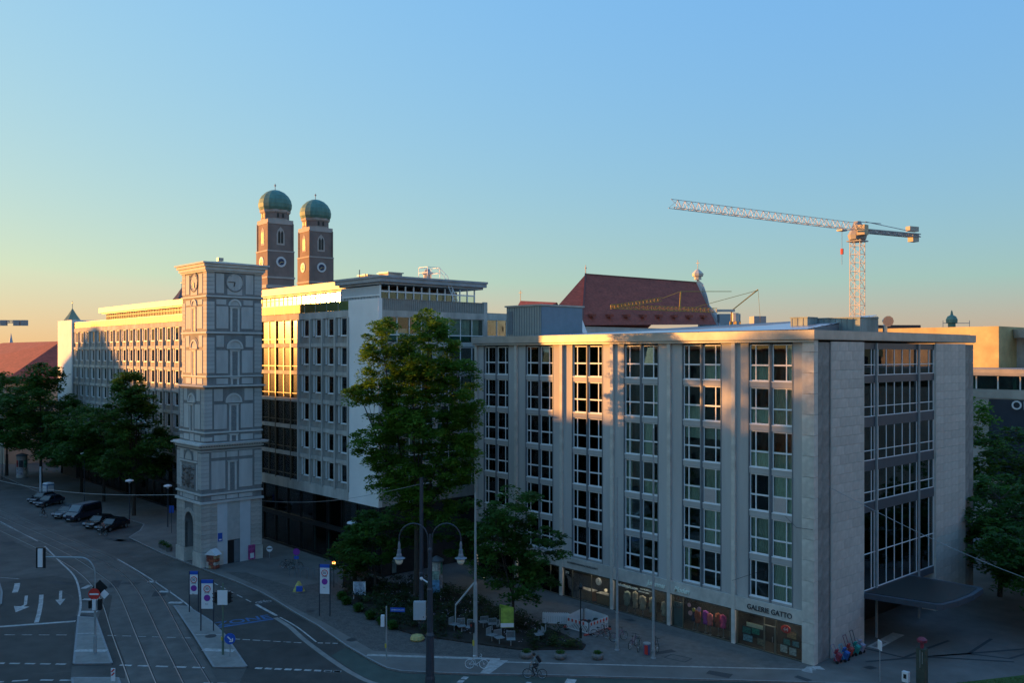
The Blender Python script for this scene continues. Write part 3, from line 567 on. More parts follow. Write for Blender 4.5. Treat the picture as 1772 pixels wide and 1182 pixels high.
me = MB().box(-0.10, 0.0, 0.006, 1.07, 0.006, 1.21).mesh('dark_stone_slab', M_dslab)
for r in range(19):
    for c in range(2):
        zt = r * 1.22
        inst('dark_stone_slab', me, B, (-0.10, 0.0 + c * 1.085, zt)); inst('dark_stone_slab', me, B, (-0.10, 27.12 + c * 1.085, zt))
MB().box(-0.2, -0.10, 0.0, 2.16, 23.19, 23.7).box(-0.2, -0.10, 27.13, 29.28, 23.19, 23.7).build('wall', M_dslab, B)
g = MB(); g.box(-1.2, 0.02, 7.16, 7.32, 0, 23.7); g.box(-1.2, 0.02, 20.605, 20.65, 0, 23.7); g.build('reveal', M_lime, B)
bands = [(23.2, 23.7), (20.5, 21.1), (17.0, 17.8), (13.5, 14.3), (10.2, 11.0), (3.4, 4.0)]
for z0, z1 in bands: MB().box(-0.9, -0.14, 7.33, 20.6, z0, z1).build('spandrel', pmat('blue_black_panel', (0.055, 0.068, 0.085), 0.45, 0.1, 1.5), B)
for y in (9.56, 17.35): MB().box(-0.12, 0.03, y - .075, y + .075, 0, 23.69).build('fin', M_pole, B)
rows = [(21.1, 23.2, 21.95), (17.8, 20.5, 18.6), (14.3, 17.0, 15.1), (11.0, 13.5, 11.8), (4.0, 10.2, 6.9)]
cols = [7.36, 8.95, 9.42] + [9.7 + .45 + k * 1.37 for k in range(6)] + [17.22, 17.55, 17.95, 19.6, 20.58]
cols = sorted(set([7.36, 8.95, 9.45, 10.1, 11.55, 13.0, 14.45, 15.9, 17.2, 17.8, 19.65, 20.56]))
M_g2 = glassmat('stair_glass', (0.35, 0.5, 0.47), 0.01, 1.12)
for z0, z1, zt in rows:
    g = MB()
    for y in cols: g.box(-0.27, -0.17, y - .028, y + .028, z0, z1)
    for a, b in zip(cols, cols[1:]): 
        g.box(-0.26, -0.18, a + .028, b - .028, zt - .03, zt + .03); g.box(-0.26, -0.18, a + .028, b - .028, z0, z0 + .06)
    f = g.build('window_band', M_frame, B)
    for a, b in zip(cols, cols[1:]):
        for q0, q1 in ((z0 + .06, zt - .035), (zt + .035, z1)): 
            p = MB().box(-0.23, -0.215, a + .03, b - .03, q0, q1).build('pane', M_g2, f); p.rotation_euler = (0, 0, math.radians((R2.random() - .5) * .0))
g = MB(); g.box(-6, -5.9, 7.3, 20.6, 0, 23.7)
for z0, z1 in bands[1:5]: g.box(-5.9, -0.91, 7.3, 20.6, z0 + .1, z1 - .1)
g.build('stair_hall', M_room, B)
g = MB()    # stair balustrades seen in the hall
for z0 in (17.8, 14.3, 11.0):
    for k in range(60): g.box(-1.0, -0.98, 7.5 + k * .21, 7.53 + k * .21, z0, z0 + .95)
    g.box(-1.01, -.96, 7.4, 20.4, z0 + .95, z0 + 1.0)
g.build('balustrade', M_steel, B)
g = MB(); g.box(-3.0, -2.9, 7.3, 20.6, 0.012, 3.4); g.build('entrance_wall', M_black, B)
# canopy
pts = [(-0.4, 7.3), (5.6, 7.3), (6.0, 7.6), (6.35, 9.5), (6.45, 12), (6.2, 14.6), (5.8, 15.0), (-0.4, 16.0)]
g = MB(); g.prism(pts, 3.55, 3.95); g.prism([(p[0] * .93 + .1, 11.4 + (p[1] - 11.4) * .9) for p in pts], 3.955, 3.98, 1)
i0 = 0
for k in range(len(g.v)): x, y, z = g.v[k]; g.v[k] = (x, y, z + 0.05 * max(0, x) )
g.build('canopy', [pmat('canopy_blue_grey', (0.05, 0.062, 0.08), 0.5, .1, 2), M_black], B)
# things on the roof
o = thing('roof_hall', 'low ribbed pale metal roof hall on top of the grey corner building', 'roof structure', (-18, 9, 24.6))
q00, q10, q11, q01 = Vector((-15.0, -7.5, .05)), Vector((16.4, -7.5, .1)), Vector((15.0, 7, 1.6)), Vector((-12.0, 7, .45))
g = MB(); g.face([q00 - Z_ * .05, q10 - Z_ * .05, q11 - Z_ * .1, q01 - Z_ * .1]); g.face([q10 - Z_ * .05, q10 - Z_ * .4, q11 - Z_ * 1.6, q11 - Z_ * .1]); g.face([q00 - Z_ * .05, q01 - Z_ * .1, q01 - Z_ * .6, q00 - Z_ * .3]); g.build('body', M_steel, o)
M_roofp = pmat('blue_white_sheet', (0.50, 0.55, 0.60), 0.28, 0.05, 2, metal=0.75, rnd=.08)
for k in range(9):
    a0, a1 = k / 9 + .006, (k + 1) / 9 - .022; A_, B_ = q00.lerp(q01, a0), q10.lerp(q11, a0); C_, D_ = q10.lerp(q11, a1), q00.lerp(q01, a1); up = Z_ * .07
    g = MB(); g.face([A_, B_, C_ + up, D_ + up]); g.face([D_ + up, C_ + up, C_, D_]); g.face([A_, D_ + up, D_]); g.face([B_, C_, C_ + up]); g.build('roof_panel', M_roofp, o)
for x, y, w, dd, h, lb in ((-4.6, 6.3, 1.5, 1.5, 1.15, 'small round zinc roof vent at the left of the roof boxes'), (-2.5, 9, 4.2, 3, 1.1, 'long greenish metal plant box on the corner building roof')):
    o = thing('plant_box', lb, 'roof plant', (x, y, 24.6)); g = MB(); g.box(-w / 2, w / 2, -dd / 2, dd / 2, 0.0, h); g.box(-w / 2 - .06, w / 2 + .06, -dd / 2 - .06, dd / 2 + .06, h, h + .07); g.build('casing', pmat('aged_green_zinc', (0.22, 0.28, 0.27), .6, .2, 1.2, stain=.3, stretch=(1, 1, .3)), o)
    g = MB(); 
    for k in range(int(w / .5)): g.box(-w / 2 + k * .5 + .1, -w / 2 + k * .5 + .13, -dd / 2 - .03, -dd / 2, 0.05, h - .02)
    g.build('rib', M_steel, o)
o = thing('wind_cowl', 'tilted metal vent cowl at the right end of the roof boxes', 'vent', (1.0 - 1.6, 12.2, 24.6)); MB().tube([(0, 0, 0), (0, 0, .6), (.15, -.2, .95), (.55, -.6, .9)], [.18, .18, .3, .45], 10).build('pipe', M_chrome, o)
# ================================================================== OFFICE BUILDING WITH THE LONG FACADE (left and middle)
A = thing('long_office_building', 'long pale stone office building with rows of narrow windows, white gable and glass roof storey', 'building', (-42.77, -9.5, 0))
FZ = [26.7 - 3.14 * k for k in range(6)]
AX0 = -42.77; YF = -9.5
wk = dict(parent=A, world=True)
g = MB()    # masses
g.box(-48.43, AX0, YF, YF + .45, 7.2, 28.5)                 # white gable wall
g.build('gable_wall', M_white, **wk)
MB().box(-150.0, -141.9, YF + .5, 12, 0, 7.19).build('side_base', pmat('base_dark', (.05, .055, .055), .6, .2, 1), **wk)
g = MB(); g.box(-150.3, -141.85, YF - .3, 12, 7.2, 29.0); g.build('end_wall', M_white, **wk)
g = MB(); g.box(-141.8, AX0 - 3.4, 2.5, 2.7, 7.2, 27.2, 0); g.box(-141.8, AX0 - 0.4, -5.6, 2.69, 7.0, 7.19); g.build('interior', M_room, **wk)
for k in range(6): MB().box(-141.8, AX0 - 3.4, YF + .5, 2.49, FZ[k] - 2.75, FZ[k] - 2.70).build('interior', M_room, **wk)
g = MB(); g.box(-141.84, -48.44, YF, YF + .5, 26.72, 27.45); g.build('parapet', M_conc, **wk)
for k in range(6):
    zt = FZ[k] - 2.68; zb = zt - .44 if k < 5 else 7.2
    MB().box(-141.84, -48.44, YF - .04, YF + .5, zb, zt).build('floor_band', M_conc, **wk)
def bay_meshes(w):
    g = MB(); g.box(.10, .10 + w * .36, .16, .2, -1.93, -.02, 0)   # fixed metal infill beside the pane
    x0 = .10 + w * .36; x1 = w - .16
    f = .06
    g.box(x0, x0 + f, .08, .2, -1.93, -.02, 1); g.box(x1 - f, x1, .08, .2, -1.93, -.02, 1); g.box(x0 + f, x1 - f, .08, .2, -1.93, -1.86, 1); g.box(x0 + f, x1 - f, .08, .2, -.09, -.02, 1)
    g.box(x0 - .03, x1 + .03, -.02, .2, -2.0, -1.932, 1); g.box(.10 + w * .16, .10 + w * .20, .05, .159, -1.93, -.02, 1)
    fr = g.mesh('window', [pmat('infill_panel', (0.30, 0.29, 0.26), .6, .1, 2, rnd=.1), M_frame])
    pn = MB().box(x0 + f, x1 - f, .14, .155, -1.86, -.09).mesh('pane', M_glass)
    sp = MB().box(.06, w - .12, .14, .25, -2.66, -2.01).box(.06 + w * .5, .1 + w * .5, .11, .14, -2.66, -2.01).mesh('spandrel', pmat('spandrel_stone', (0.31, 0.29, 0.26), .8, .1, 2, rnd=.08))
    cu = curtain_mesh(x1 - x0 - .1, 1.7, M_curt); return fr, pn, sp, cu, x0
def facade(xa, n, w, y=YF, skip=()):
    fr, pn, sp, cu, cx0 = bay_meshes(w)
    mu = MB().box(-.13, .13, -.14, .3, 8.16, 26.72).mesh('mullion', M_conc)
    for i in range(n + 1): inst('mullion', mu, A, (xa + i * w, y, 0), world=True)
    for i in range(n):
        for k in range(6):
            f = inst('window', fr, A, (xa + i * w + .03, y + .02, FZ[k]), world=True); inst('pane', pn, f)
            inst('spandrel', sp, A, (xa + i * w + .03, y + .02, FZ[k]), world=True)
            if R2.random() < .72: inst('curtain', cu, f, (cx0 + .05, .35, -1.84))
facade(-48.43 - 4 * 2.65, 4, 2.65)
facade(-141.85, 23, 3.04)
# glazed corner bay in full height between the two facades
g = MB(); xg0, xg1 = -71.9, -59.05
for k in range(8): x = xg0 + (xg1 - xg0) * k / 7; g.box(x - .11, x + .11, YF - .05 if k % 2 == 0 else YF + .05, YF + .25, 8.16, 26.72)
for k in range(6): g.box(xg0, xg1, YF + .02, YF + .3, FZ[k] - 2.2, FZ[k] - 2.12)
f = g.build('bay_frame', pmat('bronze_dark', (0.10, 0.085, 0.06), .4, .1, 3, metal=.4), **wk)
for k in range(6):
    for j in range(7):
        x = xg0 + (xg1 - xg0) * j / 7; MB().box(x + .115, x + (xg1 - xg0) / 7 - .115, YF + .14, YF + .16, FZ[k] - 2.66, FZ[k] - .04).build('bay_pane', glassmat('bay_glass', (.75, .62, .35), .12, 1.1), **wk)
        if R2.random() < .7: inst('curtain', curtain_mesh((xg1 - xg0) / 7 - .3, 2.5 if j % 2 else 1.8, pmat('net_curtain', (0.38, 0.29, 0.10), .8, .1, 8, stretch=(3, 3, .2))), A, (x + .15, YF + .5, FZ[k] - 2.64), world=True)
# ground storeys: dark glazing set back
g = MB(); yb = YF + .75
for k in range(33):
    x = -141 + k * 3.0
    if x < -43.5: g.box(x - .07, x + .07, yb - .05, yb + .1, 0.0, 7.19)
    if x + .5 < -43.5: g.box(x + .42, x + .48, yb - .05, yb + .1, 0.0, 7.19)
g.box(-141.8, -43.4, yb - .25, yb + .1, 3.45, 3.95); g.box(-141.8, -43.4, yb - .08, yb + .1, 0, .25); g.box(-141.8, -43.4, yb - .1, yb + .1, 7.0, 7.195)
g.build('shop_frame', M_black, **wk)
for k in range(33):
    x = -141 + k * 3.0 + .5
    x1 = min(x + 2.42, -43.5)
    for z0, z1 in ((.26, 3.44), (3.96, 6.99)): MB().box(x, x1, yb, yb + .02, z0, z1).build('shop_pane', M_gglass, **wk)
g = MB(); g.box(-141.8, -43.5, yb + 2.6, yb + 2.7, 0, 7); g.box(-141.8, -43.5, yb + .1, yb + 2.6, 3.4, 3.5); g.build('shop_interior', pmat('shop_teal_dark', (0.05, 0.085, 0.085), .9, .6, .5), **wk)
for k in range(10):
    x = -61 + k * 1.85; MB().box(x, x + .9 + .5 * R2.random(), yb + .6 + R2.random(), yb + .75 + R2.random(), .2, 1.4 + R2.random() * 1.4).build('display_panel', pmat('panel_teal', (0.16, 0.26, 0.27), .8, .3, 2, rnd=.5), **wk)
MB().box(-43.42, -43.2, yb, 5.0, 0, 7.19).build('side_base', M_shopdark, **wk)
# glass balustrade and roof storey
g = MB()
for k in range(60):
    x = -141.8 + k * 2.4
    if x < -48.5: g.box(x - .03, x + .03, YF + .06, YF + .12, 27.45, 28.5)
g.box(-141.8, -48.45, YF + .05, YF + .13, 28.45, 28.52); rl = g.build('balustrade', M_coping, **wk)
M_bal = glassmat('balustrade_glass', (.50, .72, .60), .38, .85)
for k in range(39):
    x = -141.8 + k * 2.4; MB().box(x + .05, min(x + 2.35, -48.5), YF + .08, YF + .10, 27.5, 28.44).build('balustrade_pane', M_bal, **wk)
yp = -5.0
g = MB(); g.box(-139.0, -51.2, yp - 1.0, 4, 30.25, 31.15); g.box(-138.5, -51.6, yp - .6, 4, 30.05, 30.24)
g.build('roof_slab', [pmat('roof_edge_pale', (0.26, 0.25, 0.22), .5, .1, 1.2, metal=.2)], **wk)
g = MB()
for k in range(74): x = -137.8 + k * 1.15; g.box(x - .04, x + .04, yp - .06, yp + .1, 27.5, 30.04)
g.box(-137.8, -53, yp - .05, yp + .05, 29.6, 29.68); g.build('roof_storey_frame', pmat('bronze_pale', (.20, .17, .11), .5, .1, 3), **wk)
M_pg = glassmat('roof_storey_glass', (.70, .72, .6), .12, 1.05)
for k in range(37):
    x = -137.8 + k * 2.3; MB().box(x + .05, x + 2.25, yp, yp + .02, 27.5, 30.03).build('roof_storey_pane', M_pg, **wk)
for k in range(34):
    if R2.random() < .75:
        x = -137.4 + k * 2.5; inst('curtain', curtain_mesh(1.9, 2.3, pmat('net_curtain2', (0.34, 0.30, 0.17), .8, .1, 8)), A, (x, yp + .3, 27.6), world=True)
MB().box(-137.8, AX0 - 3, -1, -.9, 27.3, 30.04).box(-141.8, AX0 - .5, YF + .5, 12, 27.3, 27.44).build('roof_deck', M_coping, **wk)
# right end: roof storey facing the camera side
g = MB(); g.box(-53.0, -44.0, yp - 3.4, 6.0, 30.35, 30.75); g.box(-52.6, -44.3, yp - 3.1, 5.7, 30.1, 30.34); g.box(-53.1, -43.9, yp - 3.5, 6.1, 30.76, 30.98)
g.build('roof_slab', [pmat('roof_edge_slate', (0.30, 0.32, 0.34), .6, .15, 1)], **wk)
g = MB(); yy = [-8.0 + k * 1.06 for k in range(13)]
for y in yy: g.box(-44.75, -44.6, y - .05, y + .05, 28.0, 29.99)
g.box(-44.74, -44.61, -8, 4.7, 29.3, 29.45); g.box(-52, -44.75, -8.05, -7.95, 28.9, 29.05); g.build('roof_storey_frame', M_frame, **wk)
for a, b in zip(yy, yy[1:]): MB().box(-44.72, -44.70, a + .05, b - .05, 27.6, 29.29).build('roof_storey_pane', M_glass, **wk)
g = MB(); g.box(-52.5, -44.78, -7.9, -7.8, 27.45, 29.99)
for k in range(14): g.box(-52.4 + k * .56, -52.3 + k * .56, -8.0, -7.91, 27.45, 28.9)
g.build('roof_storey_wall', pmat('pale_blue_panel', (0.42, 0.47, 0.50), .5, .06, 2), **wk)
MB().box(-52, -47.5, -7.7, 4.5, 27.45, 29.9).build('interior', M_room, **wk)
# right end: corrugated balcony parapet and side facade towards the corner building
g = MB(); g.box(AX0 - .3, AX0, YF + .46, 4.49, 26.62, 27.3); g.box(AX0 - .3, AX0, 5.05, 12, 26.62, 27.3); g.build('parapet', M_conc, **wk)
g = MB()
for k in range(56): g.box(AX0 - .16, AX0 - .02, YF + .5 + k * .245, YF + .62 + k * .245, 27.31, 28.45)
g.box(AX0 - .14, AX0 - .08, YF + .46, 4.49, 27.31, 28.44); g.box(AX0 - .2, AX0 + .02, YF + .46, 4.49, 28.45, 28.5)
g.build('corrugated_parapet', pmat('corrugated_grey', (0.27, 0.27, 0.25), .6, .1, 1.5), **wk)
g = MB(); g.box(AX0 - .3, AX0, YF + .46, YF + .8, 7.2, 26.61); g.box(AX0 - .3, AX0, -2.5, -2.0, 7.2, 26.61); g.box(AX0 - .3, AX0, 4.5, 5.04, 7.2, 28.6)
for k in range(6):
    zt = FZ[k] - 2.62; g.box(AX0 - .3, AX0 + .01, YF + .81, 4.49, zt - .5 if k < 5 else 7.2, zt)
g.build('side_wall', M_conc, **wk)
for k in range(6):
    for (ya, yb2) in ((YF + .8, -2.5), (-2.0, 4.5), (5.05, 9.5)):
        n = max(2, int((yb2 - ya) / 1.35)); w = (yb2 - ya) / n; g = MB(); zz0 = FZ[k] - 2.61; zz1 = FZ[k] - .1; zt = FZ[k] - 1.9
        for j in range(n + 1): g.box(AX0 - .2, AX0 - .1, ya + j * w - .04, ya + j * w + .04, zz0, zz1)
        g.box(AX0 - .2, AX0 - .1, ya, yb2, zz1, zz1 + .08); g.box(AX0 - .19, AX0 - .09, ya + .04, yb2 - .04, zt - .05, zt + .05)
        f = g.build('window', M_frame, **wk)
        for j in range(n):
            MB().box(AX0 - .16, AX0 - .145, ya + j * w + .04, ya + (j + 1) * w - .04, zt + .05, zz1).build('pane', M_glass, f, world=True)
            MB().box(AX0 - .16, AX0 - .145, ya + j * w + .04, ya + (j + 1) * w - .04, zz0, zt - .05).build('pane', M_gglass, f, world=True)
MB().box(AX0 - 3.3, AX0 - 3.2, YF + .5, 12, 7.2, 27).build('interior', M_room, **wk)
for k in range(6):
    for j in range(11):
        if R2.random() < .65:
            q_ = inst('curtain', CUR[R2.choice([2, 4, 3])], A, (AX0 - .45, YF + .95 + j * 1.3, FZ[k] - 2.5), world=True, rotz=math.pi / 2)
# roof extras
o = thing('chimney_cowl', 'metal capped chimney on the grey flat roof storey', 'chimney', (-47.2, 0.0, 31.0)); MB().lathe([(.45, 0), (.45, .7), (.62, .75), (.62, .95), (.4, 1.0), (.25, 1.3), (.05, 1.35)], n=8).build('stack', M_coping, o)
o = thing('roof_ladder', 'pale metal ladder with safety cage on the flat roof storey', 'ladder', (-43.6, 1.1, 28.4))
g = MB()
for s in (0, .5): g.tube([(0, s, 0), (-0.9, s - .9, 3.0), (-1.6, s - 1.4, 3.9)], .035, 6)
for k in range(10): t = k / 10; g.bar((-.9 * t, -.9 * t, 3 * t), (-.9 * t, .5 - .9 * t, 3 * t), .035)
g.build('ladder_frame', M_frame, o)
g = MB()
for x in (-1.2, -2.8): 
    for y in (-2.9, -1.2): g.tube([(x, y, 2.6), (x, y, 3.9)], .03, 5)
for z in (3.3, 3.9): 
    g.bar((-1.2, -2.9, z), (-1.2, -1.2, z), .05); g.bar((-2.8, -2.9, z), (-2.8, -1.2, z), .05); g.bar((-1.2, -2.9, z), (-2.8, -2.9, z), .05); g.bar((-1.2, -1.2, z), (-2.8, -1.2, z), .05)
g.build('railing', M_frame, o)
o = thing('roof_antenna', 'thin antenna mast at the left end of the grey roof storey', 'antenna', (-55.5, -3.6, 31.1)); MB().tube([(0, 0, 0), (0, 0, 1.5)], .06, 6).tube([(.0, .8, 0), (0, .8, 1.0)], .03, 6).build('mast', M_steel, o); MB().box(-.1, .1, .72, .88, .45, 1.05).build('panel', M_steel, o)
for x, lb in ((-60.6, 'sunlit lift housing on the glass roof storey behind the clock tower'), (-56.2, 'smaller sunlit box on the glass roof storey near its right end')):
    o = thing('lift_housing', lb, 'roof plant', (x, 1.2, 31.15)); MB().box(-1.0, 1.0, -1, 1, 0, 1.3).build('casing', M_conc, o); MB().box(-1.15, 1.15, -1.15, 1.15, 1.3, 1.42).build('lid', M_coping, o)
# rooftop stair hut behind
o = thing('stair_hut', 'blue grey sheet metal stair hut rising behind the left end of the corner building', 'roof hut', (-32.3, 3.2, 24.6))
MB().box(-5.2, 0, 0, 6.2, 0, 3.15).build('wall', pmat('sheet_grey_warm', (0.30, 0.31, 0.28), .6, .06, 1.5), o)
MB().box(-5.4, .15, -.12, 6.4, 3.16, 3.32).build('roof', M_coping, o)
g = MB()
for k in range(14): g.box(-5.1 + k * .38, -5.07 + k * .38, -.05, 0, .05, 3.1)
for k in range(14): g.box(0, .05, .2 + k * .44, .24 + k * .44, .05, 3.1)
g.build('seam', M_steel, o); MB().box(-4.9, -4.2, -.06, -.01, .3, 2.7).build('door', M_steel, o); MB().box(.052, .06, 0.05, 6.1, 0, 3.1).build('side_sheet', pmat('sheet_blue', (0.16, 0.22, 0.27), .55, .06, 1.5), o)
# ================================================================== CLOCK TOWER
T = thing('clock_tower', 'pale rendered clock tower with grey painted panels and an archway at its foot', 'tower', (-59.45, -20.2, 0))
M_tdark = pmat('tower_band_grey', (0.255, 0.255, 0.25), .85, .1, 1.6, .1, 20, stain=.3, stretch=(1, 1, .25)); M_tpan = pmat('tower_panel_pale', (0.54, 0.53, 0.505), .85, .07, 1.6, stain=.22, stretch=(1, 1, .22)); M_tq = pmat('tower_quoin', (0.44, 0.43, 0.405), .85, .08, 2, .2, 20, rnd=.07)
M_tled = pmat('tower_ledge', (0.58, 0.565, 0.53), .8, .07, 1.5, stain=.15); M_rust = pmat('rusticated_stone', (0.45, 0.42, 0.375), .85, .12, 2, .3, 14, rnd=.1, stain=.15)
WD = 6.45; WE = 6.3
def ty(z): return 0.0 if z > 19.4 else (-0.25 if z > 13.1 else -0.6)
def tp(face, u0, u1, z0, z1, d0, d1, g, m=0):
    o = -ty((z0 + z1) / 2)
    if face == 'E': g.box(d0, d1, u0 - o, u1 - o, z0, z1, m)
    else: g.box(-u1, -u0, -o - d1, -o - d0, z0, z1, m)
def flen(face, z): return (WE - ty(z)) if face == 'E' else WD
g = MB(); g.box(-WD, 0, 0, WE, 19.4, 31.7); g.box(-WD, 0, -.25, WE, 13.1, 19.39); g.box(-WD, 0, -.6, WE, 6.75, 13.09)
g.box(-WD, 0, 1.3, WE, 0.0, 6.74); g.box(-1.95, 0, -.6, 1.29, 0, 6.74); g.box(-WD, -4.3, -.6, 1.29, 0, 6.74)
# arch infill above the opening
n = 12; cxa, ra_, zc = -3.125, 1.175, 4.4
arch = [(-4.3, 6.74), (-4.3, zc)] + [(cxa - ra_ * math.cos(math.pi * k / n), zc + ra_ * math.sin(math.pi * k / n)) for k in range(1, n)] + [(-1.95, zc), (-1.95, 6.74)]
for k in range(1, len(arch) - 2):
    a, b = arch[k], arch[k + 1]; g.ext([(a[0], a[1]), (b[0], b[1]), (b[0], 6.74), (a[0], 6.74)], -.6, 1.29)
g.build('wall', M_tdark, T)
g = MB(); g.box(-4.25, -2.0, 1.2, 1.29, 0.0, 5.5); g.build('passage_back', M_tq, T)
# ledges and cornices
def ledge(z0, z1, p, name='ledge', m=M_tled):
    o = -ty(z0); MB().box(-WD - p, p, -o - p, WE + p, z0, z1).build(name, m, T)
ledge(28.95, 29.12, .14); ledge(25.02, 25.22, .14); ledge(20.3, 20.46, .12); ledge(19.25, 19.42, .34); ledge(14.25, 14.42, .12)
ledge(12.62, 12.8, .2); ledge(12.98, 13.12, .55); ledge(13.13, 13.22, .62); ledge(7.62, 7.8, .14); ledge(6.72, 6.95, .2)
ledge(12.3, 12.38, .08); ledge(31.68, 31.85, .18); ledge(31.86, 32.2, .32); ledge(32.21, 32.5, .5); ledge(32.51, 32.68, .68)
MB().lathe([(5.2, 0), (.3, .45)], (-WD / 2, WE / 2, 32.685), 4, rot=math.pi / 4).build('roof', M_coping, T)
MB().box(-3.4, -2.9, 2.6, 3.2, 33.2, 33.55).build('roof_vent', M_coping, T)
me = MB().box(0, .12, 0, .14, 0, .14).mesh('dentil', M_tled)
for k in range(24): inst('dentil', me, T, (.22, -.65 + k * .29, 12.82))
for k in range(22): inst('dentil', me, T, (-WD + .1 + k * .29, -.94, 12.82))
# quoins
q = .43
mq = MB().box(-.84, .045, -.045, .84, .012, q - .022).mesh('quoin', M_tq); mq2 = MB().box(-.045, .84, -.045, .84, .012, q - .022).mesh('quoin', M_tq); mq3 = MB().box(-.84, .045, -.84, .045, .012, q - .022).mesh('quoin', M_tq)
skip = [(28.8, 29.2), (24.9, 25.3), (20.2, 20.5), (19.2, 19.45), (14.2, 14.45), (12.5, 13.25), (7.55, 7.85), (6.6, 7.0)]
z = 6.98
while z < 31.5:
    if not any(a < z + q and b > z for a, b in skip):
        o = -ty(z + q / 2)
        inst('quoin', mq, T, (0, -o, z)); inst('quoin', mq2, T, (-WD, -o, z)); inst('quoin', mq3, T, (0, WE, z))
    z += q
# painted panels, slot windows and blind arches
M_slot = pmat('slot_lattice', (0.20, 0.21, 0.21), .6, .2, 6)
def panel(f, u0, u1, z0, z1): 
    g = MB(); tp(f, u0, u1, z0, z1, 0.002, .06, g); g.build('panel', M_tpan, T)
def slot(f, u, w, z0, z1, ped=0):
    g = MB(); tp(f, u - w / 2 - .22, u - w / 2, z0 - .05, z1 + .1, .004, .10, g); tp(f, u + w / 2, u + w / 2 + .22, z0 - .05, z1 + .1, .004, .10, g); tp(f, u - w / 2, u + w / 2, z1, z1 + .1, .004, .10, g); tp(f, u - w / 2 - .3, u + w / 2 + .3, z1 + .101, z1 + .2, .004, .15, g)
    s = g.build('window_surround', M_tled, T)
    g = MB(); tp(f, u - w / 2 + .002, u + w / 2 - .002, z0, z1 - .002, .003, .03, g); 
    s = g.build('window', M_slot, T); g = MB()
    for k in range(1, 4): zz = z0 + (z1 - z0) * k / 4; tp(f, u - w / 2 + .01, u + w / 2 - .01, zz - .02, zz + .02, .031, .05, g)
    g.build('glazing_bar', M_steel, s)
def archring(f, u, z, r0, r1, d, m, name='arch'):
    g = MB(); o = -ty(z); n = 14
    for k in range(n):
        a0 = math.pi * k / n; a1 = math.pi * (k + 1) / n
        P = [(u + r * math.cos(a), z + r * math.sin(a)) for r, a in ((r0, a0), (r1, a0), (r1, a1), (r0, a1))]
        if f == 'E': A_ = [(0.004, p[0] - o, p[1]) for p in P]; B_ = [(d, p[0] - o, p[1]) for p in P]
        else: A_ = [(-p[0], -o - .004, p[1]) for p in P]; B_ = [(-p[0], -o - d, p[1]) for p in P]
        if f == 'E': g.face(B_); 
        else: g.face(B_)
        for j in range(4): j2 = (j + 1) % 4; g.face([A_[j], A_[j2], B_[j2], B_[j]])
    g.build(name, m, T)
